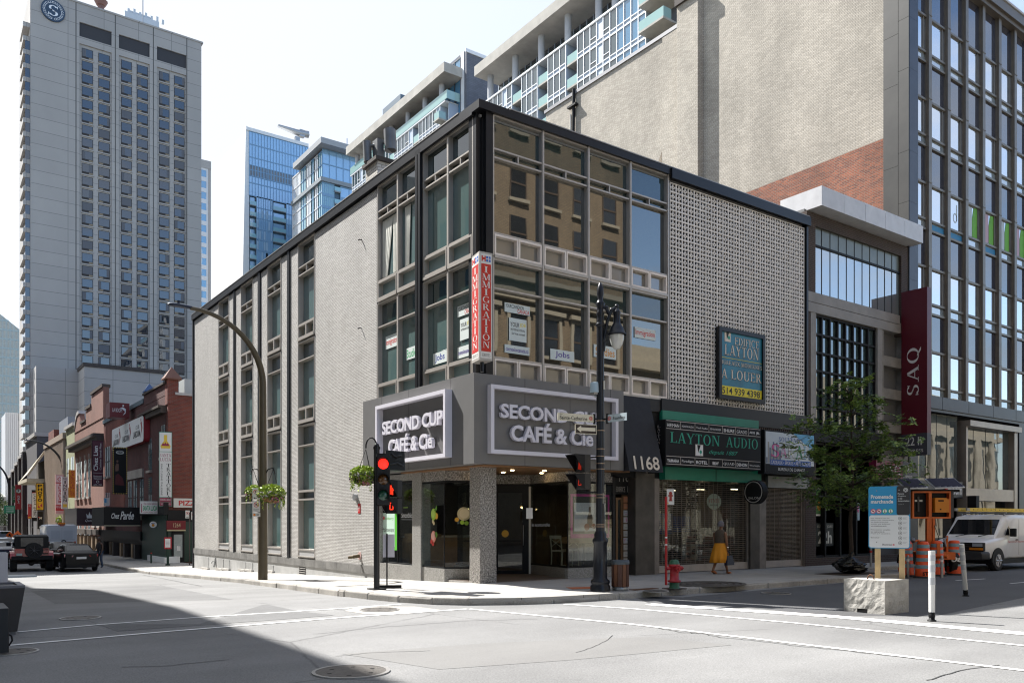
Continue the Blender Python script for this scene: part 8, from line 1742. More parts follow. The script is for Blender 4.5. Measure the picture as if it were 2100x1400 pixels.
# ---- menu board, bollards and round lamp at the trattoria
t = thing('menu_board', 'red framed menu board on a green post outside the trattoria', 'menu board', vat(344, 47)); c = vat(344, 47); q = FY((c.x, c.y, 0), TH-pi/2+.2); zg = slope(c.y)
m = MB(q); m.box(-.2, .2, CAMZ-58*47/FOC, CAMZ-34*47/FOC, -.06, 0); m.build('frame', M('menu_red', (.4, .02, .03), .5), t); m = MB(q); m.box(-.14, .14, CAMZ-55*47/FOC, CAMZ-37*47/FOC, .001, .01); [m.box(-.1, .1, CAMZ-54*47/FOC+.07*k, CAMZ-54*47/FOC+.07*k+.012, .01, .012, 1) for k in range(6)]; m.build('sheet', [WHT, BLK2], t); m = MB(q); m.box(-.06, .06, zg, CAMZ-58*47/FOC, -.05, -.01); m.box(-.12, .12, zg, zg+.08, -.1, .04); m.build('post', SG, t)
t = thing('round_menu_sign', 'oval white sign hanging at the trattoria front', 'sign', vat(314, 52)); c = vat(314, 52); q = FY((c.x, c.y, 0), TH-pi/2); zc_ = CAMZ-8*52/FOC; m = MB(q); m.disc(0, zc_, .2, -.03, 0, 0, 20, ru=1.15); m.build('board', WHT, t); m = MB(q); m.disc(0, zc_-.04, .09, .001, .004, 0, 14); m.box(-.12, .12, zc_+.05, zc_+.09, .001, .004, 1); m.build('print', [OR, BL], t)
c = vat(310, 50); m = MB(); m.cyl((c.x, c.y, slope(c.y)), (c.x, c.y, slope(c.y)+.7), .05, n=8); m.cyl((c.x, c.y, slope(c.y)+.58), (c.x, c.y, slope(c.y)+.64), .055, n=8, m=1); m.build('metal_bollard', [SG, RED], None, 'dark green bollard with a red band outside the trattoria', 'bollard', loc=(c.x, c.y, slope(c.y)))
# ---- far tree and fence at the end of the street
c = vat(8, 190); t = thing('far_tree', 'bushy green tree at the far left end of the street', 'tree', (c.x, c.y, slope(c.y))); zb = slope(c.y)
m = MB(); m.tube([(c.x, c.y, zb), (c.x+.2, c.y, zb+3), (c.x, c.y, zb+5)], [.3, .22, .1], 7); m.build('trunk', BK, t)
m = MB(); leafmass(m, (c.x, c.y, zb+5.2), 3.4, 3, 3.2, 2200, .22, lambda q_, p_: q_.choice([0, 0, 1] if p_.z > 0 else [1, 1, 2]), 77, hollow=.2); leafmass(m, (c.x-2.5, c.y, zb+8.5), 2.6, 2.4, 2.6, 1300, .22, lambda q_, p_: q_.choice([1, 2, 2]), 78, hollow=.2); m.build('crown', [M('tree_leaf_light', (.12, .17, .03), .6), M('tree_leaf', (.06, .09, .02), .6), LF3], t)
t = thing('iron_fence', 'dark iron railing in front of the far tree', 'fence', vat(8, 180)); a, b = vat(-20, 180), vat(18, 180); zb = slope(a.y); d = (b-a); m = MB()
for k in range(26): p_ = a+d*k/25; m.cyl((p_.x, p_.y, zb), (p_.x, p_.y, zb+2.4), .04, n=4)
m.tube([(a.x, a.y, zb+2.3), (b.x, b.y, zb+2.3)], .05, 4); m.build('railing', DKT, t)
# ---------------------------------------------------------------- vehicles
TYRE = M('tyre'); RIMS = M('wheel_rim', (.42, .42, .44), .35, .8); CARG = glass('car_glass', (.010, .012, .015), 1.6, wav=.02); CHR = M('chrome', (.6, .6, .62), .2, 1)
TLR = M('tail_lamp', (.35, .012, .015), .2, coat=.5); PLATE = M('number_plate', (.6, .6, .6), .5)
# vehicle frame: x to its right, y forward, z up; origin on the road under the rear bumper centre
def rsec(y, hw, z0, z1, r=.12, tuck=.0):
    P = []
    for cx, cz, a0 in ((hw-r, z1-r, 0), (-hw+r, z1-r, 90), (-hw+r+tuck, z0+r*.6, 180), (hw-r-tuck, z0+r*.6, 270)):
        for k in range(4):
            a = radians(a0+30*k); P.append((cx+r*cos(a), y, cz+(r if a0 < 180 else r*.6)*sin(a)))
    return P
def wheel(t, x, y, r, w_, rim=.62, spokes=5):
    s = 1 if x > 0 else -1; m = MB(); m.tube([(x-s*w_, y, r), (x-s*w_*.85, y, r), (x-s*.03, y, r), (x, y, r)], [r*.93, r, r, r*.92], 22); wh = m.build('wheel', TYRE, t)
    m = MB(); m.cyl((x-s*.02, y, r), (x+s*.004, y, r), r*rim, n=20); m.cyl((x+s*.004, y, r), (x+s*.02, y, r), r*.16, n=10)
    for k in range(spokes): a = 2*pi*k/spokes; m.tube([(x+s*.008, y+r*.14*cos(a), r+r*.14*sin(a)), (x+s*.008, y+r*rim*.95*cos(a), r+r*rim*.95*sin(a))], .03, 5)
    m.build('rim', RIMS, wh); return wh
def sedan(name, label, px, py, t_, rz, paint, group=None, L_=4.6, W=1.80, Hh=1.44):
    t = thing(name, label, 'car', (0, 0, 0), group); hw = W/2
    m = MB(); m.loft([rsec(.0, hw*.80, .38, .95, .12), rsec(.10, hw*.95, .26, 1.03, .12), rsec(.5, hw, .2, 1.06, .12), rsec(1.2, hw, .18, .98, .12), rsec(2.2, hw, .18, .96, .12), rsec(3.3, hw, .18, .95, .12), rsec(4.1, hw*.97, .2, .84, .14), rsec(L_-.1, hw*.86, .25, .72, .14), rsec(L_, hw*.7, .34, .62, .1)]); m.build('body', paint, t)
    m = MB(); m.loft([rsec(.55, hw*.80, .9, 1.06, .05), rsec(1.15, hw*.76, .9, Hh-.08, .16), rsec(1.7, hw*.76, .9, Hh, .18), rsec(2.5, hw*.76, .9, Hh-.03, .18), rsec(3.5, hw*.82, .9, .96, .04)]); m.build('cabin', paint, t)
    m = MB(); m.hexa([(-hw*.66, .60, 1.075), (hw*.66, .60, 1.075), (hw*.66, .58, 1.065), (-hw*.66, .58, 1.065)], [(-hw*.56, 1.11, Hh-.085), (hw*.56, 1.11, Hh-.085), (hw*.56, 1.09, Hh-.07), (-hw*.56, 1.09, Hh-.07)]); m.build('rear_window', CARG, t)
    for s in (-1, 1):
        m = MB(); m.hexa([(s*hw*.775, 1.05, 1.0), (s*hw*.775, 3.15, 1.0), (s*(hw*.775+.012), 3.15, 1.0), (s*(hw*.775+.012), 1.05, 1.0)], [(s*hw*.71, 1.35, Hh-.1), (s*hw*.71, 2.55, Hh-.1), (s*(hw*.71+.02), 2.55, Hh-.1), (s*(hw*.71+.02), 1.35, Hh-.1)]); m.build('side_window', CARG, t)
        m = MB(); m.hexa([(s*hw*.45, -.005, .80), (s*hw*.88, .03, .80), (s*hw*.88, .1, .80), (s*hw*.45, .06, .80)], [(s*hw*.42, .0, .92), (s*hw*.9, .04, .94), (s*hw*.9, .1, .94), (s*hw*.42, .06, .92)]); m.build('tail_light', TLR, t)
        m = MB(); m.box(s*hw*.98, s*(hw+.18), 3.0, 3.1, .98, 1.1); m.build('mirror', paint, t)
        for y in (.85, 3.6): wheel(t, s*(hw-.01), y, .325, .2)
    m = MB(); m.box(-hw*.26, hw*.26, -.02, .02, .68, .8); m.text('A1B 2C3', -.18, .18, .70, .78, 0) if False else None; m.build('plate', PLATE, t)
    m = MB(); m.box(-hw*.78, hw*.78, .0, .1, .24, .40); m.build('bumper', BLK2, t)
    c = ground(px, py, -.15) if t_ is None else Vector((*vat(px, t_)[:2], 0)); c.z = slope(c.y)-.15; put(t, c, rz); return t
BKP = M('black_car_paint', (.005, .005, .006), .3, ior=1.28); BLP = M('blue_grey_paint', (.06, .10, .14), .25, .3, coat=.8); SVP = M('silver_blue_paint', (.28, .34, .40), .25, .5, coat=.8)
sedan('parked_car', 'black saloon parked at the kerb in the shade, nearest of its pair', 167, 1162, 43.3, .03, BKP, 'dark saloons parked along the side street')
sedan('parked_car', 'dark saloon parked just ahead of the nearest black saloon', 139, 1157, 49.5, .02, BKP, 'dark saloons parked along the side street')
sedan('queued_car', 'dark blue saloon cut by the left edge beside the red off-roader', 4, 1150, 52, .0, M('navy_paint', (.012, .022, .045), .25, coat=.8), 'cars queued in the far street')
sedan('queued_car', 'pale blue car queued ahead of the dark blue saloon', 14, 1130, 66, .0, SVP, 'cars queued in the far street', Hh=1.5)
sedan('queued_car', 'blue car just left of the red off-roader roof in the far queue', 31, 1130, 74, .0, M('bright_blue_paint', (.02, .10, .4), .25, coat=.8), 'cars queued in the far street')
# pickup far left
t = sedan('queued_car', 'white high car at the far left with a roof rack', 9, 1110, 84, 0, WHT, 'cars queued in the far street', Hh=1.95, L_=4.9, W=1.95)
# red off-roader
t = thing('red_off_roader', 'red off-roader with black soft top and a spare wheel on the tailgate', 'off-roader', (0, 0, 0)); RJ = M('jeep_red', (.42, .02, .012), .3, coat=.6); hw = .80
m = MB(); m.loft([rsec(.05, hw, .62, 1.22, .06), rsec(.3, hw, .6, 1.24, .06), rsec(2.6, hw, .6, 1.22, .06), rsec(3.9, hw*.82, .62, 1.12, .06)]); m.build('body', RJ, t)
m = MB(); m.loft([rsec(.08, hw*.97, 1.2, 1.88, .07), rsec(.5, hw*.95, 1.2, 1.95, .07), rsec(2.3, hw*.93, 1.2, 1.93, .07), rsec(2.75, hw*.95, 1.2, 1.3, .04)]); m.build('soft_top', BLK2, t)
m = MB(); m.box(-.52, .52, .055, .085, 1.34, 1.80); m.build('rear_window', CARG, t)
for s in (-1, 1):
    m = MB(); m.box(s*hw*.975-.01, s*hw*.975+.01, .5, 1.3, 1.3, 1.8); m.box(s*hw*.96-.01, s*hw*.96+.012, 1.4, 2.3, 1.28, 1.8); m.build('side_window', CARG, t)
    m = MB(); m.loft([[(s*(hw-.02), y, z), (s*(hw+.20), y, z-.02), (s*(hw+.20), y, z-.10), (s*(hw-.02), y, z-.08)] for y, z in ((-.02, .80), (.1, 1.0), (.3, 1.1), (.9, 1.1), (1.1, 1.0), (1.2, .8))], smooth=False); m.build('wheel_arch', RJ, t)
    for y in (.58, 3.2): wheel(t, s*(hw+.19), y, .44, .32, .5, 6)
    m = MB(); m.box(s*.60-.08, s*.60+.08, .02, .06, .98, 1.14); m.build('tail_light', TLR, t)
    m = MB(); m.box(s*(hw+.02), s*(hw+.24), 2.5, 2.6, 1.3, 1.5); m.build('mirror', BLK2, t)
m = MB(); m.box(-.95, .95, -.14, .06, .62, .80); m.box(-.95, -.42, -.145, .06, .62, .84); m.box(.42, .95, -.145, .06, .62, .84); m.build('bumper', BLK2, t, bevel=.02)
m = MB(); m.cyl((.08, .04, 1.12), (.08, -.20, 1.12), .415, n=28); sp = m.build('spare_wheel', TYRE, t)
m = MB(); m.cyl((.08, -.2005, 1.12), (.08, -.206, 1.12), .27, n=24, m=1)
for k in range(8): a = 2*pi*k/8; m.tube([(.08+.07*cos(a), -.215, 1.12+.07*sin(a)), (.08+.26*cos(a), -.215, 1.12+.26*sin(a))], .018, 5)
m.cyl((.08, -.206, 1.12), (.08, -.225, 1.12), .06, n=10); m.build('rim', [M('dark_rim', (.05, .05, .055), .4, .6), BLK2], sp)
m = MB(); m.box(-.72, -.46, -.02, .04, .86, .98); m.build('plate', M('plate_green', (.35, .45, .42), .5), t)
m = MB(); m.box(.3, .75, .0, .05, 1.13, 1.18); m.box(.3, .75, .0, .05, .92, .97); m.build('hinge', BLK2, t)
m = MB(); m.cyl((-.7, .5, .45), (.7, .5, .45), .06, n=8); m.ball((0, .5, .42), .15, .15, .13); m.box(-.7, .7, 1, 3, .48, .6); m.cyl((.35, .0, .5), (.35, .4, .5), .04, n=8); m.build('axle', DKT, t)
c = vat(66, 43.8); c.z = slope(c.y)-.15; put(t, c, -.02)
# high roof white van, rear view
t = thing('white_delivery_van', 'grey white high roofed van seen from behind with a black crescent mark', 'van', (0, 0, 0)); hw = .98; WV = M('van_grey_white', (.46, .48, .52), .4, coat=.3)
m = MB(); m.loft([rsec(.0, hw, .42, 2.45, .16, .0), rsec(.3, hw*.99, .35, 2.55, .18), rsec(4.2, hw*.96, .35, 2.52, .2), rsec(4.9, hw*.95, .35, 1.7, .2), rsec(5.7, hw*.85, .4, 1.2, .2)]); m.build('body', WV, t)
m = MB(); m.box(-.008, .008, -.01, .02, .6, 2.3); m.box(-.85, .85, -.01, .01, 1.42, 1.44); m.box(-.7, -.1, -.008, .0, 1.5, 2.1, 1); m.box(.1, .7, -.008, .0, 1.5, 2.1, 1); m.build('door_seam', [M('seam_grey', (.2, .21, .23), .6), M('van_panel', (.40, .42, .46), .4)], t)
m = MB(Fr((0, 0, 0), (1, 0, 0), (0, 0, 1), (0, -1, 0))); m.ring(.12, 1.25, .1, .17, .012, .018, 0, 20); m.build('emblem', BLK2, t)
m = MB(); m.box(-.3, .3, -.02, .02, .62, .78); m.build('plate', M('plate_dark', (.03, .05, .06), .5), t); m = MB(); m.box(-hw, hw, -.08, .1, .38, .56); m.build('bumper', GRYM, t)
m = MB(); m.box(-.22, .22, .0, .3, 2.55, 2.66); m.box(-.12, .12, -.02, .02, 2.42, 2.5, 1); m.build('beacon', [M('beacon_orange', (.8, .22, .01), .4), TLR], t)
for s in (-1, 1):
    m = MB(); m.box(s*hw*.86-.06, s*hw*.86+.06, -.02, .03, .8, 1.3); m.build('tail_light', TLR, t)
    for y in (1.2, 4.7): wheel(t, s*(hw-.01), y, .36, .22)
c = vat(127, 60); c.z = slope(c.y)-.15; put(t, c, 0)
# ---- white work van on the right, facing left
t = thing('white_work_van', 'white work van with yellow ladder on the roof rack parked at the right edge', 'van', (0, 0, 0)); hw = .98; WP = M('van_white', (.8, .79, .78), .3, coat=.5, var=.05)
# y forward, front at y=0 for this one, tail at -5.6
m = MB(); m.loft([rsec(-5.6, hw*.93, .55, 1.95, .16), rsec(-5.2, hw, .42, 2.02, .16), rsec(-2.3, hw, .40, 2.02, .16), rsec(-1.75, hw*.98, .40, 1.9, .2), rsec(-1.72, hw*.99, .40, 1.22, .12), rsec(-.9, hw*.98, .40, 1.17, .14), rsec(-.25, hw*.94, .42, 1.08, .14), rsec(-.12, hw*.90, .45, 1.0, .1)]); m.build('body', WP, t)
m = MB(); m.loft([rsec(-1.76, hw*.95, 1.1, 1.97, .16), rsec(-1.70, hw*.93, 1.1, 1.90, .16), rsec(-.93, hw*.90, 1.05, 1.18, .04)]); m.build('cab', WP, t)
m = MB(); m.hexa([(-hw*.84, -.99, 1.215), (hw*.84, -.99, 1.215), (hw*.84, -.96, 1.205), (-hw*.84, -.96, 1.205)], [(-hw*.76, -1.645, 1.84), (hw*.76, -1.645, 1.84), (hw*.76, -1.62, 1.845), (-hw*.76, -1.62, 1.845)]); m.build('windscreen', CARG, t)
m = MB(); m.tube([(.5, -.955, 1.225), (.05, -1.05, 1.31)], .012, 5); m.tube([(-.3, -.955, 1.225), (-.6, -1.05, 1.30)], .012, 5); m.build('wiper', BLK2, t)
m = MB(); m.box(-hw*.93, hw*.93, -.16, -.02, .72, 1.02); m.box(-hw*.5, hw*.5, -.02, .0, .86, .885, 1); m.box(-hw*.5, hw*.5, -.02, .0, .78, .795, 1); m.box(-hw*.5, hw*.5, -.02, .0, .94, .955, 1); m.prism([(-.14, .85), (-.05, .85), (-.05, .82), (.05, .82), (.05, .85), (.14, .85), (.14, .90), (.05, .90), (.05, .93), (-.05, .93), (-.05, .90), (-.14, .90)], 0, .015, 2, ax=1); m.build('grille', [BLK2, DKT, M('emblem_gold', (.45, .3, .06), .35, .6)], t)
for s in (-1, 1):
    m = MB(); m.box(s*hw*.90, s*hw*.55, -.05, .0, .88, 1.0); m.build('headlight', M('headlamp', (.35, .38, .42), .1, coat=.8), t)
    m = MB(); m.box(s*hw*.92, s*hw*.45, -.06, .005, .76, .84); m.build('indicator', M('indicator_amber', (.65, .2, .01), .3), t)
    m = MB(); m.hexa([(s*hw*.985, -2.55, 1.27), (s*hw*.985, -1.55, 1.27), (s*(hw*.985+.012), -1.55, 1.27), (s*(hw*.985+.012), -2.55, 1.27)], [(s*hw*.955, -2.5, 1.8), (s*hw*.955, -1.95, 1.8), (s*(hw*.955+.02), -1.95, 1.8), (s*(hw*.955+.02), -2.5, 1.8)]); m.build('side_window', CARG, t)
    m = MB(); m.box(s*(hw+.02), s*(hw+.22), -1.95, -1.82, 1.22, 1.52); m.build('mirror', BLK2, t, bevel=.03)
    for y in (-1.0, -4.5): wheel(t, s*(hw+.005), y, .37, .24, .62, 6)
    m = MB(); v = [(y, .37+.46*sin(a)) for y, a in [(-1.0+.46*cos(pi*k/12), pi*k/12) for k in range(13)]]; 
    m.prism(v+[(-1.46, .3), (-.54, .3)], s*(hw-.12), s*(hw+.002), 0, ax=0); m.build('wheel_well', BLK2, t)
    m = MB(); m.box(s*(hw-.002), s*(hw+.004), -2.62, -2.61, .55, 1.85); m.box(s*(hw+.002), s*(hw+.03), -2.5, -2.35, 1.08, 1.12); m.build('door_seam', DKT, t)
m = MB(); m.loft([rsec(-.35, hw*1.0, .42, .70, .08), rsec(-.08, hw*.99, .40, .72, .1), rsec(.10, hw*.93, .42, .70, .1)]); m.build('bumper', M('bumper_grey', (.03, .03, .033), .6), t, bevel=.0)
m = MB(); m.box(-hw-.0, hw, -5.0, -.6, .25, .42); m.build('underbody', BLK2, t)
for y in (-1.95, -3.4, -4.9):
    m = MB(); m.box(-hw*.85, hw*.85, y-.03, y+.03, 2.06, 2.12); m.box(-hw*.8, -hw*.75, y-.03, y+.03, 1.98, 2.06); m.box(hw*.75, hw*.8, y-.03, y+.03, 1.98, 2.06); m.build('roof_rack', GRYM, t)
m = MB(Fr((-(hw+.008), 0, 0), (0, -1, 0), (0, 0, 1), (-1, 0, 0))); m.text('Service 24 heures', 1.75, 3.0, 1.0, 1.08, 0, 0); m.build('lettering', M('van_red_text', (.5, .06, .05), .5), t)
m = MB(Fr((hw+.008, 0, 0), (0, 1, 0), (0, 0, 1), (1, 0, 0))); m.text('Service 24 heures', -3.0, -1.6, 1.0, 1.08, 0, 0); m.build('lettering', M('van_red_text'), t)
VX, VY = 30.4, 14.75
put(t, (VX, VY, -.15), pi/2)
tl = thing('ladder', 'long yellow fibreglass ladder lying on the white van roof rack', 'ladder', (VX, VY, 2.0)); YLD = M('ladder_yellow', (.72, .48, .02), .45)
for w_ in (-.70, -.30):
    m = MB(); m.box(VX-.55, VX+5.6, VY+w_-.02, VY+w_+.02, 1.98, 2.10); m.box(VX-.75, VX-.55, VY+w_-.025, VY+w_+.025, 1.99, 2.09, 1)
    for k in range(18): m.cyl((VX-.3+.33*k, VY+w_-.025, 2.04), (VX-.3+.33*k, VY+w_+.025, 2.04), .022, n=6, m=2)
    m.build('rail', [YLD, M('ladder_foot', (.4, .38, .33), .5, .4), DKT], tl)
for k in range(18): m = MB(); m.cyl((VX-.3+.33*k, VY-.68, 2.04), (VX-.3+.33*k, VY-.32, 2.04), .015, n=6); m.build('rung', M('ladder_rung', (.45, .42, .35), .4, .6), tl)
# ---------------------------------------------------------------- people
def skin_body(name, parent, chains, mat, sub=2):
    # chains: list of (points, radii); the first point of the first chain is the pelvis; equal points join
    vs, rs, es, idx = [], [], [], {}
    for pts, rad in chains:
        prev = None
        for p_, r_ in zip(pts, rad):
            k = tuple(round(c, 4) for c in p_)
            if k not in idx: idx[k] = len(vs); vs.append(k); rs.append(r_)
            i = idx[k]
            if prev is not None and prev != i: es.append((prev, i))
            prev = i
    me = bpy.data.meshes.new(name); me.from_pydata(vs, es, []); o = bpy.data.objects.new(name, me); COL.objects.link(o)
    if not me.skin_vertices: me.skin_vertices.new() if hasattr(me.skin_vertices, 'new') else None
    sk = o.modifiers.new('skin', 'SKIN'); sk.use_smooth_shade = True; sk.branch_smoothing = .6
    if not me.skin_vertices:
        import bmesh as bmm
        b = bmm.new(); b.from_mesh(me); b.verts.layers.skin.verify(); b.to_mesh(me); b.free()
    for i, r_ in enumerate(rs):
        rr = r_ if isinstance(r_, tuple) else (r_, r_); me.skin_vertices[0].data[i].radius = rr; me.skin_vertices[0].data[i].use_root = (i == 0)
    sb = o.modifiers.new('sub', 'SUBSURF'); sb.levels = sub; sb.render_levels = sub
    me.materials.append(mat); o.parent = parent; return o
SKN = M('skin_brown', (.23, .11, .06), .5); SK2 = M('skin_dark', (.08, .04, .025), .5)
def hand_chains(wr, dirv, palm_n, k=1.0):
    d = Vector(dirv).normalized(); n = Vector(palm_n).normalized(); s = d.cross(n).normalized(); w0 = Vector(wr); ch = []
    pm = w0+d*.05*k; ch.append(([tuple(w0), tuple(pm)], [.020*k, (.030*k, .015*k)]))
    for off, ln in ((-.026, .066), (-.009, .076), (.009, .072), (.025, .058)):
        a = pm+s*off*k+d*.02*k; b_ = a+d*ln*.5*k+n*.010*k; c = a+d*ln*.62*k+n*.034*k; ch.append(([tuple(pm), tuple(a), tuple(b_), tuple(c)], [(.030*k, .015*k), .0095*k, .0085*k, .007*k]))
    a = w0+d*.025*k-s*.028*k; b_ = a+d*.025*k-s*.016*k+n*.014*k; c = b_+d*.022*k+n*.016*k; ch.append(([tuple(w0), tuple(a), tuple(b_), tuple(c)], [.020*k, .011*k, .0095*k, .008*k]))
    return ch
def head(parent, c, yaw, skin, hair, r=.098, long=False):
    # local: f forward, s side
    f = Vector((cos(yaw), sin(yaw), 0)); s = Vector((-sin(yaw), cos(yaw), 0)); c = Vector(c)
    def P(a, b_, h): v = c+f*a+s*b_; return (v.x, v.y, c.z+h)
    m = MB(); v, fc = [], []; n, kk = 18, 14
    for i in range(kk+1):
        e = -pi/2+pi*i/kk; z = sin(e)*1.18*r
        for j in range(n):
            a = 2*pi*j/n; rad = cos(e)*r*(1.0 if z > -.3*r else 1-.28*min(1, (-z/r-.3)/.9)); q = cos(a); v.append(P(rad*(1.06 if q > 0 else 1.02)*q, rad*.82*sin(a), z))
    for i in range(kk):
        for j in range(n): fc.append((i*n+j, i*n+(j+1) % n, (i+1)*n+(j+1) % n, (i+1)*n+j))
    m.add(v, fc, 0, True)
    m.hexa([P(r*.98, -.012, -.03), P(r*.98, .012, -.03), P(r*1.16, .009, -.032), P(r*1.16, -.009, -.032)], [P(r*.92, -.006, .03), P(r*.92, .006, .03), P(r*1.0, .005, .03), P(r*1.0, -.005, .03)])
    for q in (-1, 1):
        m.ball(P(-.005, q*r*.84, -.005), .012, .012, .028, 8); m.ball(P(r*.90, q*.033, .018), .013, .013, .008, 8, 1); m.ball(P(r*.985, q*.033, .018), .005, .005, .006, 6, 2)
    m.ball(P(r*.92, 0, -.058), .012, .026, .007, 8, 3)
    m.build('head', [skin, M('eye_white', (.6, .58, .55), .4), BLK2, M('lips', (.25, .08, .07), .5)], parent)
    m = MB(); rr = random.Random(3); v, fc = [], []; n, kk = 22, 12
    for i in range(kk+1):
        e = -.75+(pi/2+.75)*i/kk if long else -.45+(pi/2+.45)*i/kk
        for j in range(n):
            a = 2*pi*j/n; q = cos(a); R = r*1.14*(1+.02*sin(7*a+i)); z = sin(e)*r*1.26; fr = 1.0
            if q > .35 and z < r*.45: fr = .70
            v.append(P(R*cos(e)*q*(1.02 if q < 0 else .98)*fr-.012, R*.9*cos(e)*sin(a)*(1 if fr == 1 else .9), z))
    for i in range(kk):
        for j in range(n): fc.append((i*n+j, i*n+(j+1) % n, (i+1)*n+(j+1) % n, (i+1)*n+j))
    m.add(v, fc, 0, True)
    if long: m.loft([[P(-.05-.05*k+.07*cos(a)*(1-.1*k), .085*sin(a)*(1-.1*k), -.03-.09*k) for a in [2*pi*i/10 for i in range(10)]] for k in range(4)])
    m.build('hair', hair, parent)
def rings(m, secs, n=24, mm=0, wob=0, folds=0):
    S_ = []
    for (cx, cy, z, rx, ry_, ang, amp) in secs:
        L_ = []
        for k in range(n):
            a = 2*pi*k/n; w_ = 1+amp*sin(folds*a+z*5); u, v_ = rx*w_*cos(a), ry_*w_*sin(a); L_.append((cx+u*cos(ang)-v_*sin(ang), cy+u*sin(ang)+v_*cos(ang), z))
        S_.append(L_)
    m.loft(S_, mm); return m
# woman in yellow skirt; built with forward = +x, left = +y, feet on z=0
t = thing('person', 'walking person with grey hair, brown sleeveless top and yellow skirt carrying a navy bag', 'person', (0, 0, 0))
hipz, shz = .83, 1.29; K_ = 1.0
PEL = (0, 0, .86)
arm_r = [(.02, -.145, 1.285), (.0, -.20, 1.25), (-.01, -.225, 1.02), (.06, -.235, .80)]; arm_l = [(.02, .145, 1.285), (.0, .19, 1.25), (.05, .215, 1.03), (.13, .20, .84)]
ch = [([PEL, (0, 0, 1.0), (.0, 0, 1.16), (.01, 0, 1.28), (.025, 0, 1.36), (.045, 0, 1.44)], [(.13, .15), (.12, .14), (.12, .155), (.085, .12), .052, .05]),
      ([(.01, 0, 1.28)]+arm_r, [(.085, .12), .06, .05, .042, .026]), ([(.01, 0, 1.28)]+arm_l, [(.085, .12), .06, .05, .042, .026]),
      ([PEL, (.02, -.09, .80), (.12, -.09, .46), (.27, -.09, .10), (.27, -.09, .055)], [(.13, .15), .085, .058, .038, .036]),
      ([(.27, -.09, .055), (.33, -.09, .028), (.41, -.09, .022)], [.036, (.04, .026), (.034, .018)]),
      ([PEL, (-.02, .09, .80), (-.05, .09, .46), (-.24, .09, .15), (-.26, .09, .12)], [(.13, .15), .085, .058, .038, .036]),
      ([(-.26, .09, .12), (-.21, .09, .055), (-.13, .09, .03)], [.036, (.04, .026), (.034, .018)])]
ch += hand_chains(arm_r[-1], (.05, 0, -1), (.3, .9, 0)); ch += hand_chains(arm_l[-1], (.25, 0, -1), (.3, -.9, 0))
skin_body('body', t, ch, SKN)
head(t, (.062, 0, 1.525), -.12, SKN, M('hair_grey', (.14, .13, .145), .8, var=.3, scale=30), r=.10)
m = MB(); rings(m, [(0, 0, .86, .125, .172, 0, 0), (0, 0, .98, .128, .170, 0, 0), (0, 0, 1.12, .13, .172, 0, 0), (.01, 0, 1.24, .115, .178, 0, 0), (.012, 0, 1.31, .095, .165, 0, 0), (.018, 0, 1.365, .06, .10, 0, 0)]); m.build('top', M('khaki_top', (.075, .055, .038), .8, var=.15, scale=14), t)
m = MB(); rings(m, [(0, 0, .955, .135, .178, 0, .0), (-.01, 0, .86, .16, .20, 0, .02), (-.02, 0, .70, .22, .235, 0, .05), (-.01, 0, .52, .29, .26, 0, .08), (.0, 0, .36, .345, .285, 0, .10), (0, 0, .355, .335, .275, 0, .10)], 48, folds=8); m.build('skirt', M('marigold_skirt', (.62, .24, .008), .75, var=.1, scale=5), t)
for y, pts in ((-.09, [(.23, .03), (.28, .012), (.44, .012), (.44, .03), (.38, .055), (.32, .06)]), (.09, [(-.30, .10), (-.27, .06), (-.13, .0), (-.10, .02), (-.14, .07), (-.22, .11)])):
    m = MB(); m.prism(pts, y-.046, y+.046, ax=1); m.build('shoe', M('tan_leather', (.38, .12, .03), .5), t)
m = MB(); m.lathe((arm_r[-1][0]-.008, arm_r[-1][1], .815), [(.033, 0), (.033, .025)], 12); m.build('wristwatch', CHR, t)
WX, WY = 20.15, 16.95
tb = thing('handbag', 'navy blue tote bag hanging from the hand of the walking person', 'bag', (0, 0, 0)); NV = M('navy_leather', (.008, .012, .03), .45, var=.2, scale=12)
m = MB(); cx, cy = .09, -.27; m.hexa([(cx-.21, cy-.06, .28), (cx+.21, cy-.06, .28), (cx+.21, cy+.06, .28), (cx-.21, cy+.06, .28)], [(cx-.14, cy-.03, .57), (cx+.14, cy-.03, .57), (cx+.14, cy+.03, .57), (cx-.14, cy+.03, .57)]); m.build('bag_body', NV, tb, bevel=.015)
for yy in (-.025, .025): m = MB(); m.tube([(cx-.08, cy+yy, .56), (cx-.05, cy+yy*.6+.01, .66), (cx-.02, -.237, .725), (cx+.02, cy+yy*.6+.01, .66), (cx+.08, cy+yy, .56)], .008, 6); m.build('strap', NV, tb)
m = MB(); m.ball((cx-.0, cy-.05, .50), .012, n=6); m.build('clasp', CHR, tb)
put(t, (WX, WY, 0), radians(8)); put(tb, (WX, WY, 0), radians(8))
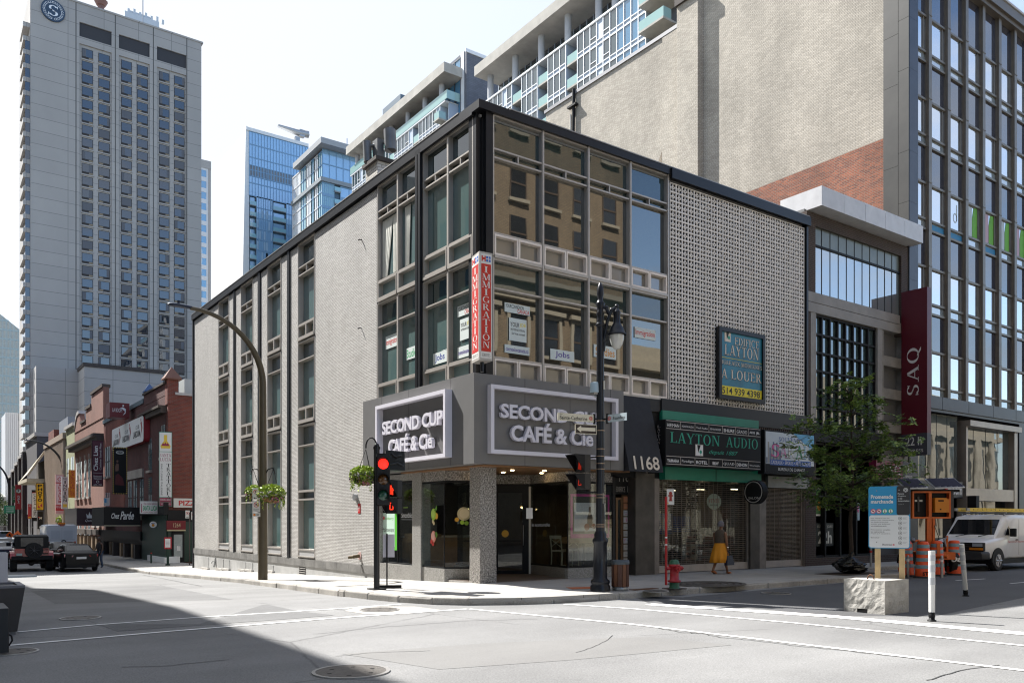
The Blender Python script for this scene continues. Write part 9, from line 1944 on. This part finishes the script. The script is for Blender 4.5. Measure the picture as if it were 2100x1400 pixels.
# distant figures
def far_person(px, t_, label, top, legs, hair, yaw, skin=SK2, z=None, reach=False):
    t = thing('person', label, 'person', (0, 0, 0)); P_ = (0, 0, .92)
    ar = [(.0, -.16, 1.40), (.0, -.22, 1.36), (.03, -.25, 1.12), (.16, -.2, 1.0)] if not reach else [(.0, -.16, 1.40), (.05, -.2, 1.45), (.2, -.2, 1.6), (.4, -.18, 1.72)]
    al = [(.0, .16, 1.40), (.0, .22, 1.36), (-.02, .25, 1.1), (.06, .24, .9)]
    ch = [([P_, (0, 0, 1.1), (0, 0, 1.28), (0, 0, 1.4), (.01, 0, 1.5), (.02, 0, 1.58)], [(.13, .16), (.115, .14), (.13, .17), (.09, .13), .055, .05]), ([(0, 0, 1.4)]+ar, [(.09, .13), .065, .055, .043, .03]), ([(0, 0, 1.4)]+al, [(.09, .13), .065, .055, .043, .03])]
    ch += hand_chains(ar[-1], (.7, 0, -.3), (0, .5, -1))+hand_chains(al[-1], (.1, 0, -1), (.3, -.9, 0)); skin_body('body', t, ch, skin, 1)
    skin_body('trousers', t, [([P_, (.02, -.1, .86), (.08, -.1, .48), (.05, -.1, .09), (.16, -.1, .04)], [(.145, .175), .10, .075, .055, (.05, .035)]), ([P_, (-.02, .1, .86), (-.03, .1, .48), (-.12, .1, .09), (-.01, .1, .04)], [(.145, .175), .10, .075, .055, (.05, .035)])], legs, 1)
    m = MB(); rings(m, [(0, 0, .88, .14, .185, 0, 0), (0, 0, 1.1, .128, .165, 0, 0), (0, 0, 1.28, .14, .19, 0, 0), (0, 0, 1.41, .105, .18, 0, 0), (0, 0, 1.475, .065, .11, 0, 0)], 16); m.build('top', top, t)
    head(t, (.03, 0, 1.665), 0, skin, hair, .105, long=True)
    c = vat(px, t_); zz = slope(c.y)-(.15 if curb_x(c.y) > c.x else 0) if z is None else z; put(t, (c.x, c.y, zz), yaw); return t
HB_ = M('hair_black', (.012, .010, .010), .6); JN = M('denim', (.03, .05, .09), .8)
far_person(204, 47.5, 'person with long dark hair in a black top and jeans standing near the club doors', M('black_cloth', (.012, .012, .014), .8), JN, HB_, 3.6)
far_person(86, 66, 'person in a white shirt beside the white van in the far street', WHT, JN, HB_, 1.6)
t = far_person(98, 92, 'person in dark clothes reaching up to the shop canopy in the far street', M('black_cloth'), M('grey_cloth', (.06, .06, .07), .8), HB_, -.4, z=-1.2, reach=True)
c = vat(98, 92.3); tL = thing('step_ladder', 'step ladder under the person reaching up in the far street', 'ladder', (c.x, c.y, slope(c.y))); zb = slope(c.y)
for s in (-.25, .25): m = MB(); m.cyl((c.x+s, c.y-.5, zb), (c.x+s*.6, c.y, -1.2), .03, n=5); m.cyl((c.x+s, c.y+.6, zb), (c.x+s*.6, c.y+.1, -1.2), .03, n=5); m.build('side_rail', GRYM, tL)
m = MB(); m.box(c.x-.3, c.x+.3, c.y-.12, c.y+.2, -1.23, -1.2)
m.build('top_step', GRYM, tL)
# ---------------------------------------------------------------- buildings of the near side of the crossing: they shade the road and stand mirrored in the glass
OPB = brick('tan_opposite_brick', (.27, .20, .125), (.21, .155, .10), (.14, .115, .09), .26, .09, .013, 0, .2)
t = thing('opposite_brick_building', 'tall tan brick building across the road, mirrored in the corner windows', 'building', (12, -3, 0))
x0, x1 = 12.5, 37.2
m = MB(); m.box(x0, x1, -20, -3, 0, 33); m.build('wall', OPB, t)
O = Fr((0, -3, 0), (-1, 0, 0), (0, 0, 1), (0, 1, 0))
CRS = M('cream_stone', (.36, .32, .25), .8, var=.12); DGL = M('sash_glass', (.02, .02, .022), .1, ior=1.9)
for i in range(10):
    x = 14.2+2.42*i
    for z0, z1 in ((11.6, 13.8), (17.6, 19.6), (20.6, 22.4), (24.6, 26.8), (28.6, 30.8), (7.2, 9.6), (2.2, 5.8)):
        lowf = z1 < 15; w_ = .62
        m = MB(O); m.box(-x-w_, -x+w_, z0, z1, .005, .02, 0); m.box(-x-w_, -x+w_, (z0+z1)/2-.05, (z0+z1)/2+.05, .02, .06, 1); m.box(-x-w_, -x-w_+.07, z0, z1, .02, .05, 1); m.box(-x+w_-.07, -x+w_, z0, z1, .02, .05, 1)
        wn = m.build('window', [DGL, M('sash_brown', (.09, .06, .04), .6)], t)
        m = MB(O); m.box(-x-w_-.12, -x+w_+.12, z0-.18, z0, 0, .22)
        if lowf: m.box(-x-w_-.22, -x-w_, z0, z1+.25, 0, .14); m.box(-x+w_, -x+w_+.22, z0, z1+.25, 0, .14); m.box(-x-w_, -x+w_, z1, z1+.25, 0, .12); m.box(-x-w_-.4, -x+w_+.4, z1+.25, z1+.5, 0, .35)
        m.build('sill', CRS, wn)
m = MB(O); m.box(-x1, -x0, 14.6, 15.6, 0, .5); m.box(-x1, -x0, 15.6, 15.9, 0, .8); m.box(-x1, -x0, 6.2, 6.8, 0, .5); m.box(-x1, -x0, 10.4, 10.8, 0, .25); m.box(-x1, -x0, 0, 1.2, 0, .15); m.build('cornice', CRS, t)
m = MB(O)
for i in range(11): x = 13+2.42*i; m.box(-x-.25, -x+.25, 1.2, 6.2, 0, .25)
m.build('pilaster', CRS, t)
t = thing('opposite_stone_building', 'pale classical stone building with columns, mirrored in the office shop windows', 'building', (37.5, -3.2, 0))
m = MB(); m.box(37.3, 90, -22, -3.2, 0, 13.0); m.build('wall', CRS, t)
O2 = Fr((0, -3.2, 0), (-1, 0, 0), (0, 0, 1), (0, 1, 0))
m = MB(O2); m.box(-90, -37.3, 11.6, 12.1, 0, .7); m.box(-90, -37.3, 12.1, 13.2, -.4, .3); m.box(-90, -37.3, 9.6, 10.0, 0, .4); m.build('cornice', CRS, t)
for i in range(18):
    x = 38.6+2.9*i; m = MB(O2); m.cyl((-x, 1, .3), (-x, 9.6, .3), .38, .32, n=10); m.build('column', CRS, t)
    m = MB(O2); m.box(-x-2.1, -x-.8, 5.6, 8.8, .01, .03); m.box(-x-2.1, -x-.8, 1.2, 4.8, .01, .03); m.build('window', DGL, t)
# west side of Stanley street
for nm, lb, y0, y1, hgt, mt in (('stone_terrace', 'long stone building on the near left corner that shades the crossing', -30, 47, 22.9, CRS), ('stone_mansion', 'lower stone building next along the left of the street', 47.1, 58, 18.5, CRS), ('concrete_tower', 'tall concrete tower further along the left of the street', 76, 95.8, 37.5, CONC), ('tan_shade_block', 'unseen tall tan building added to shade the shop row', 96, 113, 60, OPB), ('grey_mansion', 'lower grey building beyond the tall tan one at the far left', 113.2, 190, 38, CONC)):  # the tan block is unseen, added and sized to shade the shop row
    t = thing(nm, lb, 'building', (-3, y0, slope(y0)))
    xw = -3 if y0 < 0 or y0 > 40 else -3
    ylo = y0
    if y0 < 0:
        m = MB(); m.box(-22, xw, 2.5 if False else -30, -3, 0, hgt); m.box(-22, xw, 16.5, y1, -1, hgt); m.build('wall', mt, t); ylo = 16.5
        m = MB(); m.box(-22, xw, -3, 16.5, 5.5, hgt); m.build('upper_wall', mt, t)
    else:
        m = MB(); m.box(-22, xw, y0, y1, -8, hgt); m.build('wall', mt, t)
    Wf = Fr((xw, 0, 0), (0, 1, 0), (0, 0, 1), (1, 0, 0))
    nn = int((y1-ylo)/3)
    for i in range(nn):
        for k in range(min(6, int(hgt/3.6))):
            u = ylo+1.5+3*i; z = 1.5+3.6*k+slope(u); m = MB(Wf); m.box(u-.6, u+.6, z, z+2, .005, .03); wn = m.build('window', DGL, t)
            m = MB(Wf); m.box(u-.75, u+.75, z-.15, z, 0, .15); m.build('sill', STS, wn)
    m = MB(Wf); m.box(y0, y1, hgt, hgt+.3, -2, .0); m.build('parapet', STS, t)
